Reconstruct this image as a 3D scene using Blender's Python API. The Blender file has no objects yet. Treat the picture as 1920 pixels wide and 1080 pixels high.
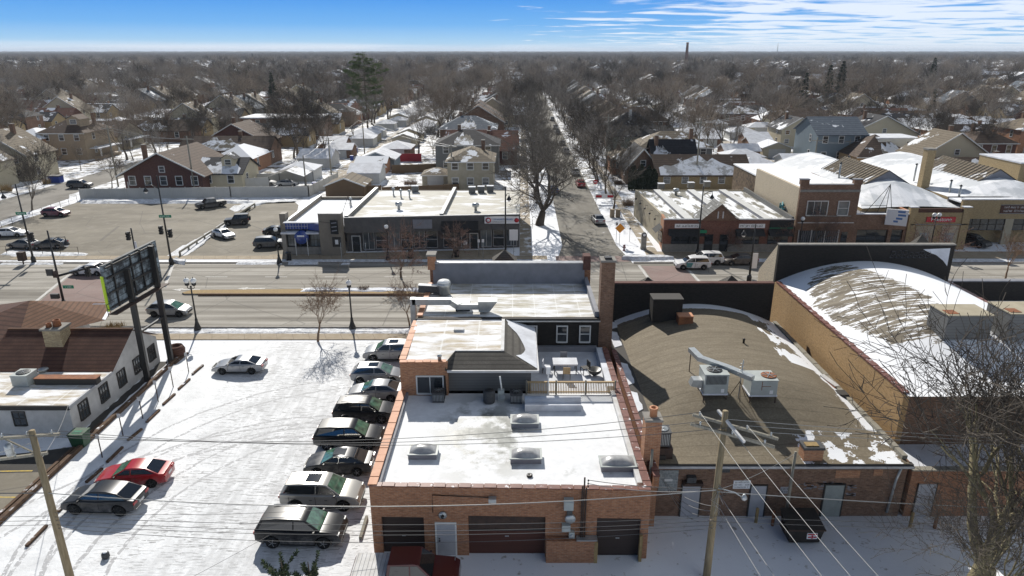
import bpy, bmesh, math, random
from mathutils import Vector, Matrix, Euler
R = math.radians
S = bpy.context.scene
COL = S.collection
# ------------------------------------------------------------------ camera, sky, sun, exposure
CAMH, PITCH = 25.0, R(19.1)
cd = bpy.data.cameras.new('camera'); cam = bpy.data.objects.new('camera', cd); COL.objects.link(cam)
cam.location = (0, 0, CAMH); cam.rotation_euler = (R(90) - PITCH, 0, 0)
cd.sensor_width = 36; cd.lens = 24.0; cd.clip_start = 0.5; cd.clip_end = 60000
S.camera = cam
SUN_AZ = math.atan2(-0.27, 0.96); SUN_EL = R(36)
W = bpy.data.worlds.new("World"); S.world = W; W.use_nodes = True
wt = W.node_tree; wn = wt.nodes; wl = wt.links; wn.clear()
def wnode(t, **k):
    n = wn.new(t)
    for a, b in k.items(): setattr(n, a, b)
    return n
wo = wnode('ShaderNodeOutputWorld'); wb = wnode('ShaderNodeBackground')
sky = wnode('ShaderNodeTexSky', sky_type='NISHITA', sun_disc=False, sun_elevation=SUN_EL, sun_rotation=SUN_AZ, altitude=200, air_density=0.85, dust_density=0.0, ozone_density=2.0)
tc = wnode('ShaderNodeTexCoord'); sx = wnode('ShaderNodeSeparateXYZ'); wl.new(tc.outputs['Generated'], sx.inputs[0])
# clear winter blue that pales towards the horizon
rp = wnode('ShaderNodeValToRGB'); wl.new(sx.outputs['Z'], rp.inputs[0])
e = rp.color_ramp.elements; e[0].position = 0.0; e[0].color = (8.75, 12.08, 15.05, 1); e[1].position = 0.30; e[1].color = (1.75, 5.60, 14.00, 1)
for p_, c_ in ((0.012, (6.6, 11.2, 15.6, 1)), (0.035, (2.9, 8.0, 15.4, 1)), (0.075, (1.0, 5.3, 14.6, 1))):
    q = e.new(p_); q.color = c_
lowm = wnode('ShaderNodeMapRange'); lowm.inputs['From Min'].default_value = 0.085; lowm.inputs['From Max'].default_value = 0.17
lowm.inputs['To Min'].default_value = 1; lowm.inputs['To Max'].default_value = 0; wl.new(sx.outputs['Z'], lowm.inputs['Value'])
mx = wnode('ShaderNodeMix', data_type='RGBA'); wl.new(lowm.outputs[0], mx.inputs['Factor']); wl.new(sky.outputs[0], mx.inputs['A']); wl.new(rp.outputs[0], mx.inputs['B'])
# streaky cirrus, laid on a flat deck overhead
zc = wnode('ShaderNodeMath', operation='MAXIMUM'); wl.new(sx.outputs['Z'], zc.inputs[0]); zc.inputs[1].default_value = 0.004
za = wnode('ShaderNodeMath', operation='ADD'); wl.new(zc.outputs[0], za.inputs[0]); za.inputs[1].default_value = 0.03
dx = wnode('ShaderNodeMath', operation='DIVIDE'); wl.new(sx.outputs['X'], dx.inputs[0]); wl.new(za.outputs[0], dx.inputs[1])
dy = wnode('ShaderNodeMath', operation='DIVIDE'); wl.new(sx.outputs['Y'], dy.inputs[0]); wl.new(za.outputs[0], dy.inputs[1])
cx = wnode('ShaderNodeCombineXYZ'); wl.new(dx.outputs[0], cx.inputs[0]); wl.new(dy.outputs[0], cx.inputs[1])
mp = wnode('ShaderNodeMapping'); mp.inputs['Scale'].default_value = (0.55, 0.75, 1); mp.inputs['Rotation'].default_value = (0, 0, R(28)); wl.new(cx.outputs[0], mp.inputs[0])
cn = wnode('ShaderNodeTexNoise'); cn.inputs['Scale'].default_value = 1.35; cn.inputs['Detail'].default_value = 9; cn.inputs['Roughness'].default_value = 0.55; cn.inputs['Distortion'].default_value = 0.5
wl.new(mp.outputs[0], cn.inputs['Vector'])
side = wnode('ShaderNodeMapRange'); side.inputs['From Min'].default_value = -0.10; side.inputs['From Max'].default_value = 0.35; side.inputs['To Min'].default_value = -0.16; side.inputs['To Max'].default_value = 0.16
wl.new(sx.outputs['X'], side.inputs['Value'])
ad = wnode('ShaderNodeMath', operation='ADD'); wl.new(cn.outputs[0], ad.inputs[0]); wl.new(side.outputs[0], ad.inputs[1])
cr = wnode('ShaderNodeMapRange'); cr.inputs['From Min'].default_value = 0.51; cr.inputs['From Max'].default_value = 0.68; cr.interpolation_type = 'SMOOTHSTEP'; wl.new(ad.outputs[0], cr.inputs['Value'])
# a low white bank along the horizon
lb = wnode('ShaderNodeMapRange'); lb.inputs['From Min'].default_value = 0.015; lb.inputs['From Max'].default_value = 0.004; lb.interpolation_type = 'SMOOTHSTEP'; wl.new(sx.outputs['Z'], lb.inputs['Value'])
bn = wnode('ShaderNodeTexNoise'); bn.inputs['Scale'].default_value = 3.2; bn.inputs['Detail'].default_value = 4; bmap = wnode('ShaderNodeMapping'); bmap.inputs['Scale'].default_value = (1, 1, 22); wl.new(tc.outputs['Generated'], bmap.inputs[0]); wl.new(bmap.outputs[0], bn.inputs['Vector'])
bm_ = wnode('ShaderNodeMapRange'); bm_.inputs['From Min'].default_value = 0.36; bm_.inputs['From Max'].default_value = 0.6; wl.new(bn.outputs[0], bm_.inputs['Value'])
lbm = wnode('ShaderNodeMath', operation='MULTIPLY'); wl.new(lb.outputs[0], lbm.inputs[0]); wl.new(bm_.outputs[0], lbm.inputs[1])
mxa = wnode('ShaderNodeMath', operation='MAXIMUM'); wl.new(lbm.outputs[0], mxa.inputs[0]); wl.new(cr.outputs[0], mxa.inputs[1])
mul = wnode('ShaderNodeMath', operation='MULTIPLY'); wl.new(mxa.outputs[0], mul.inputs[0]); mul.inputs[1].default_value = 0.88
mc = wnode('ShaderNodeMix', data_type='RGBA'); wl.new(mul.outputs[0], mc.inputs['Factor']); wl.new(mx.outputs['Result'], mc.inputs['A']); mc.inputs['B'].default_value = (15.05, 16.28, 17.85, 1)
wl.new(mc.outputs['Result'], wb.inputs[0]); wb.inputs['Strength'].default_value = 0.05; wl.new(wb.outputs[0], wo.inputs[0])
ld = bpy.data.lights.new('sun', 'SUN'); ld.energy = 5.0; ld.angle = R(0.5); ld.color = (1.0, 0.955, 0.88)
sun = bpy.data.objects.new('sun', ld); COL.objects.link(sun)
sd = Vector((math.sin(SUN_AZ) * math.cos(SUN_EL), math.cos(SUN_AZ) * math.cos(SUN_EL), math.sin(SUN_EL)))
sun.rotation_euler = sd.to_track_quat('Z', 'Y').to_euler(); sun.location = (0, 0, 60)
S.view_settings.view_transform = 'Standard'; S.view_settings.look = 'None'; S.view_settings.gamma = 1; S.view_settings.exposure = 0.24
S.render.engine = 'CYCLES'; S.cycles.max_bounces = 6; S.cycles.diffuse_bounces = 3; S.cycles.glossy_bounces = 3; S.cycles.transparent_max_bounces = 8
S.render.resolution_x = 1024; S.render.resolution_y = 576

# ------------------------------------------------------------------ helpers
def P(px, py, z=0.0):
    """Survey helper: where the sight line of a photo point meets the level z (metres)."""
    u = (px - 960) / 1280.; v = (540 - py) / 1280.
    dy = math.cos(PITCH) + v * math.sin(PITCH); dz = -math.sin(PITCH) + v * math.cos(PITCH)
    t = (z - CAMH) / dz
    return Vector((u * t, dy * t, z))
def PY(px, py, Y):
    u = (px - 960) / 1280.; v = (540 - py) / 1280.
    dy = math.cos(PITCH) + v * math.sin(PITCH); dz = -math.sin(PITCH) + v * math.cos(PITCH)
    t = Y / dy
    return Vector((u * t, Y, CAMH + dz * t))

MATS = {}
class NT:
    def __init__(s, name):
        s.m = bpy.data.materials.new(name); s.m.use_nodes = True; s.t = s.m.node_tree; s.t.nodes.clear()
        s.out = s.n('ShaderNodeOutputMaterial'); s.b = s.n('ShaderNodeBsdfPrincipled'); s.l(s.b.outputs[0], s.out.inputs[0])
        s.geo = s.n('ShaderNodeNewGeometry'); s.pos = s.geo.outputs['Position']
        MATS[name] = s.m
    def n(s, t, **k):
        n = s.t.nodes.new(t)
        for a, b in k.items(): setattr(n, a, b)
        return n
    def l(s, a, b): s.t.links.new(a, b)
    def map(s, scale, src=None, rot=0, loc=(0, 0, 0)):
        m = s.n('ShaderNodeMapping'); m.inputs['Scale'].default_value = scale; m.inputs['Rotation'].default_value = (0, 0, rot); m.inputs['Location'].default_value = loc
        s.l(src or s.pos, m.inputs[0]); return m.outputs[0]
    def noise(s, scale, detail=4, rough=.55, vec=None, dist=0.0):
        m = s.n('ShaderNodeTexNoise'); m.inputs['Scale'].default_value = scale; m.inputs['Detail'].default_value = detail; m.inputs['Roughness'].default_value = rough; m.inputs['Distortion'].default_value = dist
        s.l(vec or s.pos, m.inputs['Vector']); return m.outputs[0]
    def ramp(s, fac, a, b, lo=0., hi=1.):
        m = s.n('ShaderNodeMapRange'); m.inputs['From Min'].default_value = a; m.inputs['From Max'].default_value = b; m.inputs['To Min'].default_value = lo; m.inputs['To Max'].default_value = hi
        s.l(fac, m.inputs['Value']); return m.outputs[0]
    def mix(s, fac, a, b, mode='MIX'):
        m = s.n('ShaderNodeMix', data_type='RGBA'); m.blend_type = mode
        if isinstance(fac, (int, float)): m.inputs['Factor'].default_value = fac
        else: s.l(fac, m.inputs['Factor'])
        for nm, c in (('A', a), ('B', b)):
            if isinstance(c, (tuple, list)): m.inputs[nm].default_value = (c[0], c[1], c[2], 1)
            else: s.l(c, m.inputs[nm])
        return m.outputs['Result']
    def math(s, op, a, b=None):
        m = s.n('ShaderNodeMath', operation=op)
        for i, c in ((0, a), (1, b)):
            if c is None: continue
            if isinstance(c, (int, float)): m.inputs[i].default_value = c
            else: s.l(c, m.inputs[i])
        return m.outputs[0]
    def wallvec(s, k=1.0):
        x = s.n('ShaderNodeSeparateXYZ'); s.l(s.pos, x.inputs[0])
        c = s.n('ShaderNodeCombineXYZ'); s.l(s.math('ADD', x.outputs[0], x.outputs[1]), c.inputs[0]); s.l(x.outputs[2], c.inputs[1]); return c.outputs[0]
    def xyz(s, src=None):
        x = s.n('ShaderNodeSeparateXYZ'); s.l(src or s.pos, x.inputs[0]); return x.outputs
    def lines(s, coord, period, width):
        f = s.math('FRACT', s.math('DIVIDE', coord, period)); return s.math('LESS_THAN', f, width)
    def bump(s, h, st=.3, d=.05):
        b = s.n('ShaderNodeBump'); b.inputs['Strength'].default_value = st; b.inputs['Distance'].default_value = d; s.l(h, b.inputs['Height']); s.l(b.outputs[0], s.b.inputs['Normal'])
    def fin(s, col, rough=.8, spec=.3, metal=0., coat=0.):
        if isinstance(col, (tuple, list)): s.b.inputs['Base Color'].default_value = (col[0], col[1], col[2], 1)
        else: s.l(col, s.b.inputs['Base Color'])
        if isinstance(rough, (int, float)): s.b.inputs['Roughness'].default_value = rough
        else: s.l(rough, s.b.inputs['Roughness'])
        s.b.inputs['Specular IOR Level'].default_value = spec; s.b.inputs['Metallic'].default_value = metal; s.b.inputs['Coat Weight'].default_value = coat
        s.b.inputs['Coat Roughness'].default_value = .06
        return s.m
SNOW = (.77, .785, .81)
def snowy(t, col, amt, scale=.35, stretch=(1, 1, 1), soft=.04, detail=6, loc=(0, 0, 0), tint=SNOW, up=True):
    """fallen snow with ragged outlines over a colour; only on faces that look upward"""
    n = t.noise(scale, detail, .6, t.map(stretch, loc=loc))
    f = t.ramp(n, 1 - amt - soft, 1 - amt + soft)
    if up:
        nz = t.xyz(t.geo.outputs['Normal'])[2]; f = t.math('MULTIPLY', f, t.ramp(nz, .3, .5))
    return t.mix(f, col, tint), f
def plain(name, c, c2=None, scale=2., rough=.8, spec=.3, metal=0., coat=0., stretch=(1, 1, 1), bump=0., snow=0., sscale=.6):
    t = NT(name); col = c
    if c2:
        n = t.noise(scale, 5, .6, t.map(stretch)); col = t.mix(t.ramp(n, .35, .65), c, c2)
        if bump: t.bump(n, bump)
    if snow: col, _ = snowy(t, col, snow, sscale)
    return t.fin(col, rough, spec, metal, coat)
def brick(name, c1, c2, mort, dirt=.25, bw=.26, bh=.095):
    t = NT(name); b = t.n('ShaderNodeTexBrick'); b.inputs['Scale'].default_value = 1; b.inputs['Brick Width'].default_value = bw; b.inputs['Row Height'].default_value = bh; b.inputs['Mortar Size'].default_value = .011
    for nm, c in (('Color1', c1), ('Color2', c2), ('Mortar', mort)): b.inputs[nm].default_value = (*c, 1)
    b.inputs['Bias'].default_value = -.1; v = t.wallvec(); t.l(v, b.inputs['Vector'])
    n = t.noise(.8, 6, .65); n2 = t.noise(5, 3, .6, t.map((1, 1, 3)))
    col = t.mix(t.ramp(n, .4, .75, 0, dirt), b.outputs['Color'], (c1[0] * .4, c1[1] * .4, c1[2] * .4))
    v2 = t.noise(1.0, 2, .5, t.map((3.6, 10.5, 1), v)); col = t.mix(t.ramp(v2, .42, .62, 0, .6), col, (c1[0] * .5, c1[1] * .5, c1[2] * .55))
    col = t.mix(t.ramp(n2, .3, .75, 0, .5), col, (min(1, c2[0] * 1.35), min(1, c2[1] * 1.3), min(1, c2[2] * 1.2)))
    t.bump(b.outputs['Fac'], -.4, .01); return t.fin(col, .85, .25)
def shingle(name, c1, c2, snow=0., period=.28, sscale=.45, sstretch=(1, 1, 1), lw=.25, loc=(0, 0, 0)):
    t = NT(name); x = t.xyz(); n = t.noise(1.1, 5, .6); n2 = t.noise(9, 2, .5)
    col = t.mix(t.ramp(n, .35, .65), c1, c2); col = t.mix(t.ramp(n2, .3, .7, 0, .4), col, (c1[0] * .5, c1[1] * .5, c1[2] * .5))
    ln = t.lines(x[2], period, lw); col = t.mix(t.math('MULTIPLY', ln, .55), col, (c1[0] * .4, c1[1] * .4, c1[2] * .4))
    if snow: col, _ = snowy(t, col, snow, sscale, sstretch, .02, 5, loc)
    return t.fin(col, .85, .25)
def siding(name, c, period=.2, lw=.15, vertical=False, rough=.6):
    t = NT(name); x = t.xyz(); n = t.noise(.7, 5, .6)
    co = t.math('ADD', x[0], x[1]) if vertical else x[2]
    ln = t.lines(co, period, lw); col = t.mix(t.ramp(n, .3, .8, 0, .35), c, (c[0] * .6, c[1] * .6, c[2] * .58)); col = t.mix(t.math('MULTIPLY', ln, .5), col, (c[0] * .4, c[1] * .4, c[2] * .4))
    return t.fin(col, rough, .3)

# ---- ground materials
t = NT('snow_field'); n = t.noise(.25, 8, .6); n2 = t.noise(1.6, 6, .65)
col = t.mix(t.ramp(n, .3, .7), SNOW, (.74, .76, .80)); col = t.mix(t.ramp(n2, .60, .68, 0, .75), col, (.22, .19, .14))
far = t.ramp(t.xyz()[1], 95, 150); col2 = t.mix(t.ramp(t.noise(.35, 7, .7), .44, .52), (.13, .112, .08), col); col = t.mix(far, col, col2)
t.bump(n2, .25, .08); t.fin(col, .75, .2)
t = NT('trodden_snow'); n = t.noise(.5, 8, .6); n2 = t.noise(4, 6, .6)
def ring(cx_, cy_, r0, r1, w=.4):
    v = t.n('ShaderNodeVectorMath', operation='DISTANCE'); t.l(t.map((1, 1, 0)), v.inputs[0]); v.inputs[1].default_value = (cx_, cy_, 0); return v.outputs['Value']
wob = t.math('MULTIPLY', t.noise(.6, 3), .5)
col = t.mix(t.ramp(n, .35, .7), (.76, .775, .79), (.58, .59, .60))
col = t.mix(t.ramp(n2, .55, .75, 0, .25), col, (.45, .45, .44))
mask = None
for (cx_, cy_, rr) in ((-10, 33.5, 15.2), (-10, 33.5, 16.9), (-8.0, 30, 13.0), (-8.0, 30, 14.7), (-12, 24, 17.5), (-12, 24, 19.2), (-13, 31, 11.5), (-13, 31, 13.0)):
    d = t.math('ABSOLUTE', t.math('SUBTRACT', t.math('ADD', ring(cx_, cy_, 0, 0), wob), rr)); m_ = t.math('LESS_THAN', d, .11)
    mask = m_ if mask is None else t.math('MAXIMUM', mask, m_)
cleat = t.math('GREATER_THAN', t.noise(3.5, 3, .7), .45)
col = t.mix(t.math('MULTIPLY', t.math('MULTIPLY', mask, cleat), .8), col, (.33, .33, .34))
def crackle(rot, st, salt, thr=.605):
    n_ = t.noise(1.0, 2, .5, t.map(st, rot=rot, loc=(salt, salt * .7, 0))); g = t.math('GREATER_THAN', t.noise(.35, 4, .7, t.map((1, 1, 1), loc=(salt * 3, 0, 0))), .50); return t.math('MULTIPLY', t.ramp(n_, thr, thr + .02), g)
zone = t.math('MULTIPLY', t.ramp(t.xyz()[0], -24, -20), t.ramp(t.xyz()[1], 26.5, 30))
cc = t.math('MAXIMUM', crackle(R(35), (.8, 8, 1), 3), crackle(R(-8), (1.0, 9, 1), 11)); cc = t.math('MAXIMUM', cc, crackle(R(70), (.7, 9, 1), 23)); cc = t.math('MAXIMUM', cc, crackle(R(15), (1.5, 10, 1), 37, .60))
col = t.mix(t.math('MULTIPLY', t.math('MULTIPLY', cc, zone), .85), col, (.26, .26, .26))
lx = t.math('ABSOLUTE', t.math('ADD', t.xyz()[0], t.math('ADD', 15.5, t.math('MULTIPLY', t.math('SUBTRACT', t.xyz()[1], 40), .12)))); lane = t.math('MULTIPLY', t.ramp(lx, 6.5, 2.5), t.ramp(t.noise(1.0, 6, .65, t.map((2.2, .3, 1), rot=R(-7))), .40, .62)); col = t.mix(t.math('MULTIPLY', lane, .6), col, (.42, .425, .43)); edge_ = t.ramp(t.noise(.9, 7, .7), .56, .72, 0, .7); col = t.mix(edge_, col, (.50, .50, .50))
t.bump(n2, .45, .08); t.fin(col, .7, .25)
def asphalt(name, c1, c2, c3, streak, snow=0.0, rot=0.0):
    t = NT(name); n = t.noise(.12, 7, .6, t.map(streak, rot=rot)); n2 = t.noise(.5, 8, .65); n3 = t.noise(8, 4, .6)
    col = t.mix(t.ramp(n, .38, .62), c1, c2); col = t.mix(t.ramp(n2, .5, .72, 0, .7), col, c3); col = t.mix(t.ramp(n3, .3, .7, 0, .22), col, (c1[0] * .5, c1[1] * .5, c1[2] * .5))
    v = t.n('ShaderNodeTexVoronoi', feature='DISTANCE_TO_EDGE'); v.inputs['Scale'].default_value = .12; t.l(t.map((1, 1, 1)), v.inputs['Vector'])
    cr_ = t.math('LESS_THAN', v.outputs['Distance'], .006); col = t.mix(t.math('MULTIPLY', cr_, .45), col, (.08, .075, .07))
    if snow: col, _ = snowy(t, col, snow, .5, (1, 1, 1), .03)
    t.bump(n3, .15, .02); t.fin(col, .85, .25)
asphalt('road_asphalt', (.160, .145, .120), (.40, .375, .33), (.235, .215, .18), (.22, 6.5, 1))
asphalt('lot_asphalt', (.155, .137, .105), (.235, .21, .165), (.29, .265, .22), (.5, 1.6, 1), rot=R(-15))
asphalt('street_asphalt', (.14, .128, .105), (.21, .195, .165), (.27, .26, .24), (3, .5, 1), snow=.27)
asphalt('side_asphalt', (.155, .143, .122), (.22, .205, .18), (.26, .25, .225), (2, 1, 1), snow=.25)
asphalt('shaded_asphalt', (.045, .042, .04), (.07, .065, .055), (.10, .09, .075), (1, 1, 1))
asphalt('crosswalk_brick', (.21, .145, .128), (.26, .19, .17), (.25, .205, .185), (1, 2, 1))
t = NT('sidewalk_concrete'); x = t.xyz(); n = t.noise(1.2, 6, .6); col = t.mix(t.ramp(n, .35, .65), (.29, .235, .165), (.35, .295, .22)); ln = t.lines(t.math('ADD', x[0], t.math('MULTIPLY', x[1], .4)), 1.5, .03); col = t.mix(t.math('MULTIPLY', ln, .7), col, (.15, .12, .09)); t.fin(col, .85, .2)
t = NT('sidewalk_snowy'); x = t.xyz(); n = t.noise(1.2, 6, .6); col = t.mix(t.ramp(n, .35, .65), (.30, .26, .20), (.38, .33, .26)); col, _ = snowy(t, col, .42, .7); t.fin(col, .85, .2)
plain('kerb_stone', (.30, .28, .25), (.22, .20, .18), 3)
t = NT('plowed_snow'); n = t.noise(2.2, 8, .7); col = t.mix(t.ramp(n, .40, .62), SNOW, (.50, .50, .50)); col = t.mix(t.ramp(t.noise(6, 5, .7), .58, .68, 0, .8), col, (.20, .18, .15)); t.bump(n, .7, .15); t.fin(col, .8, .2)
plain('lane_paint', (.62, .61, .58), (.36, .345, .32), 6, .8)
plain('yellow_paint', (.55, .38, .06), (.35, .28, .12), 6, .8)
# ---- roofs
t = NT('roof_snow_deep'); n = t.noise(.35, 6, .6); n2 = t.noise(2.5, 5, .6); base = t.mix(t.ramp(n2, .3, .7), (.15, .155, .14), (.30, .31, .29)); col = t.mix(t.ramp(n2, .35, .7), (.76, .77, .78), (.66, .67, .68))
d = t.n('ShaderNodeVectorMath', operation='DISTANCE'); t.l(t.map((.32, .20, 0)), d.inputs[0]); d.inputs[1].default_value = (-.50, 6.95, 0)
wet = t.math('MULTIPLY', t.ramp(d.outputs['Value'], 1.2, .5), t.ramp(t.noise(.7, 6, .65), .42, .54)); wet = t.math('MAXIMUM', wet, t.ramp(t.noise(.55, 6, .65, t.map((1, 1, 1), loc=(7, 2, 0))), .62, .72, 0, .6)); col = t.mix(wet, col, base); t.bump(n, .3, .1); t.fin(col, t.ramp(wet, 0, 1, .75, .35), .3)
def patchy(name, base1, base2, amt, stretch, scale=.5, seam=None, soft=.05, loc=(0, 0, 0), rough=.8):
    t = NT(name); n = t.noise(1.3, 6, .65, t.map(stretch)); col = t.mix(t.ramp(n, .35, .65), base1, base2)
    if seam:
        x = t.xyz(); s_ = t.math('MAXIMUM', t.lines(x[1], seam[1], .10), t.lines(x[0], seam[0], .05)); col = t.mix(t.math('MULTIPLY', s_, .7), col, (.66, .65, .60))
    col, f = snowy(t, col, amt, scale, stretch, soft, 7, loc, up=False); t.bump(f, .3, .04); t.fin(col, rough, .25)
patchy('roof_white_membrane', (.33, .30, .23), (.52, .49, .42), .49, (.6, 1.9, 1), .9, (1.7, .62), .12)
patchy('roof_melting', (.34, .27, .18), (.52, .47, .38), .51, (.5, 1.6, 1), .8, (2.4, .5), .10)
patchy('roof_strip_left', (.45, .43, .37), (.55, .53, .47), .46, (.5, 1.2, 1), .35, None, .05)
patchy('roof_strip_snow', (.42, .41, .37), (.50, .48, .44), .72, (1, 1, 1), .5, None, .04)
patchy('roof_strip_right', (.17, .16, .13), (.26, .25, .21), .52, (1.6, .45, 1), .5, None, .03)
patchy('roof_snow_thin', (.30, .29, .27), (.42, .41, .39), .68, (1, 1, 1), .4, None, .04)
patchy('roof_garage', (.34, .335, .32), (.48, .48, .47), .70, (1, 1, 1), .35, None, .06)
t = NT('roof_tar'); n = t.noise(.7, 7, .65, t.map((.5, 2, 1))); n2 = t.noise(8, 4, .6)
col = t.mix(t.ramp(n, .3, .7), (.165, .135, .092), (.255, .215, .152)); col = t.mix(t.ramp(n2, .3, .75, 0, .65), col, (.08, .064, .042))
x = t.xyz(); wv = t.math('ADD', x[1], t.math('MULTIPLY', t.noise(.8, 4), .5)); ln = t.lines(wv, .92, .09); col = t.mix(t.math('MULTIPLY', ln, .5), col, (.10, .082, .055))
# snow that stays along the low right side and in a few drifts
nn = t.math('MULTIPLY', t.math('SUBTRACT', t.noise(.8, 6, .65, t.map((1, .35, 1))), .5), 3.2)
edge = t.ramp(t.math('ADD', x[0], nn), 20.9, 21.0)
yg = t.math('MULTIPLY', t.ramp(x[1], 35, 41), t.ramp(x[1], 52.7, 51.5))
dr = t.math('MULTIPLY', t.math('MULTIPLY', t.math('GREATER_THAN', t.math('ADD', x[0], nn), 19.2), t.math('GREATER_THAN', x[1], 43.0)), t.math('GREATER_THAN', t.noise(.45, 4, .6, t.map((1, .5, 1), loc=(3, 1, 0))), .44))
fr = t.math('MULTIPLY', t.math('MULTIPLY', t.math('GREATER_THAN', t.math('ADD', x[0], nn), 16.2), t.math('LESS_THAN', x[1], 35.0)), t.math('GREATER_THAN', t.noise(1.0, 6, .65), .52))
bk = t.math('GREATER_THAN', t.math('ADD', x[1], t.math('MULTIPLY', nn, .25)), 51.7)
f = t.math('MAXIMUM', t.math('MAXIMUM', t.math('MULTIPLY', edge, t.math('GREATER_THAN', x[1], 35.5)), dr), t.math('MAXIMUM', fr, bk)); col = t.mix(f, col, SNOW); t.bump(ln, .3, .03); t.fin(col, .85, .3)
t = NT('roof_bow_snow'); x = t.xyz(); n = t.noise(1.2, 7, .65, t.map((.35, 2.4, 1), rot=R(-8))); bare = t.mix(t.ramp(n, .4, .6), (.11, .09, .065), (.22, .19, .14))
nn = t.math('MULTIPLY', t.math('SUBTRACT', t.noise(.9, 7, .65, t.map((.6, 1.8, 1))), .5), 3.5)
d = t.n('ShaderNodeVectorMath', operation='DISTANCE'); t.l(t.map((.36, .165, 0)), d.inputs[0]); d.inputs[1].default_value = (9.7, 7.9, 0)
bz = t.math('LESS_THAN', t.math('ADD', d.outputs['Value'], t.math('MULTIPLY', nn, .22)), 1.25); bz = t.math('MULTIPLY', bz, t.math('GREATER_THAN', t.noise(1.1, 7, .7, t.map((.35, 2.6, 1))), .45))
col = t.mix(bz, (.80, .81, .83), bare); t.fin(col, .75, .25)
t = NT('roof_metal_snow'); n = t.noise(.25, 5, .6); x = t.xyz(); col = t.mix(t.ramp(n, .45, .55), (.75, .76, .78), (.52, .54, .56)); ln = t.lines(x[0], .6, .08); col = t.mix(t.math('MULTIPLY', ln, .25), col, (.45, .46, .47)); t.fin(col, .6, .3)
plain('membrane_grey', (.235, .24, .265), (.19, .195, .215), 1.2, .7)
plain('membrane_white', (.62, .62, .62), (.48, .47, .45), 1.5, .7)
plain('deck_snow', (.66, .68, .72), (.50, .51, .54), .9, .75, bump=.2)
# ---- walls
brick('brick_red', (.26, .115, .062), (.38, .185, .10), (.30, .235, .18))
brick('brick_brown', (.14, .078, .052), (.25, .15, .10), (.24, .20, .16), .75)
brick('brick_maroon', (.15, .062, .045), (.21, .092, .066), (.20, .15, .12)); brick('brick_dark', (.085, .036, .030), (.13, .06, .048), (.12, .09, .08))
brick('brick_tan', (.40, .255, .115), (.47, .31, .155), (.36, .27, .17), .12)
brick('brick_yellow', (.30, .22, .11), (.38, .29, .16), (.30, .26, .19))
brick('brick_orange', (.33, .15, .085), (.43, .22, .12), (.36, .28, .20))
brick('brick_black', (.022, .020, .018), (.034, .030, .027), (.016, .014, .013), .3)
brick('brick_cream', (.50, .43, .31), (.58, .50, .38), (.45, .39, .30), .2)
brick('stone_ledge', (.33, .25, .15), (.48, .40, .26), (.16, .12, .08), .3, .42, .13)
brick('glass_block', (.20, .22, .23), (.30, .33, .33), (.45, .45, .43), .2, .2, .2)
plain('stucco_white', (.52, .51, .49), (.42, .41, .39), 1.4, .9, bump=.1)
plain('stucco_cream', (.40, .355, .265), (.33, .29, .21), 1.2, .9)
plain('stone_grey', (.27, .255, .23), (.20, .19, .17), 2.5, .9)
plain('panel_taupe', (.235, .205, .165), (.20, .175, .14), 1.5, .7)
plain('panel_charcoal', (.085, .082, .08), (.12, .115, .11), 1.5, .7)
plain('tile_blue', (.03, .055, .22), (.04, .08, .30), 4, .25, .6)
siding('siding_grey', (.17, .17, .165)); siding('siding_blue', (.17, .215, .245), .22); siding('siding_white', (.58, .58, .56)); siding('siding_cream', (.52, .46, .33)); siding('siding_tan', (.36, .28, .19)); siding('siding_green', (.16, .19, .16))
siding('wood_fence', (.16, .105, .060), .14, .12, True, .8); siding('vinyl_fence', (.47, .455, .42), .3, .06, True, .6); siding('deck_fence', (.50, .36, .20), .16, .15, True, .8); siding('grey_fence', (.33, .32, .30), .2, .1, True); siding('red_fence', (.35, .02, .03), .2, .1, True)
siding('garage_door_brown', (.045, .030, .025), .5, .04); siding('garage_door_red', (.085, .030, .020), .5, .04); siding('garage_door_white', (.55, .54, .51), .5, .05)
plain('door_grey', (.40, .40, .42), (.34, .34, .36), 2, .5); plain('door_green_grey', (.30, .32, .30), (.25, .27, .25), 2, .5)
plain('clay_coping', (.46, .20, .10), (.54, .27, .15), 2.5, .6); plain('red_tile', (.13, .05, .038), (.19, .08, .06), 3, .5, snow=.36, sscale=2.6); plain('metal_coping', (.40, .41, .42), (.30, .30, .31), 2, .4, metal=.3)
shingle('shingle_brown', (.085, .058, .042), (.13, .088, .062), .33, period=.34, sscale=.3); shingle('shingle_dark', (.035, .036, .042), (.058, .06, .068), .43, period=.34, sscale=.3); shingle('shingle_charcoal', (.022, .022, .026), (.038, .038, .044), .35, period=.32, sscale=.3)
shingle('shingle_tan', (.155, .125, .085), (.21, .17, .12), .40, period=.36, sscale=.3); shingle('shingle_grey', (.17, .17, .16), (.24, .24, .23), .42); shingle('shingle_slate', (.10, .12, .15), (.14, .17, .20), .38, period=.38, sscale=.3); shingle('shingle_red', (.17, .075, .05), (.23, .11, .075), .41, period=.36, sscale=.3)
shingle('shingle_snowy', (.20, .19, .18), (.28, .27, .26), .70, sscale=.3); shingle('tile_brown', (.13, .062, .032), (.175, .088, .05), 0., .17, lw=.35); shingle('tile_dark', (.085, .040, .028), (.13, .065, .045), 0, .17, lw=.35)
shingle('mansard', (.085, .078, .068), (.12, .11, .095), 0., .14, lw=.35)
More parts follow.
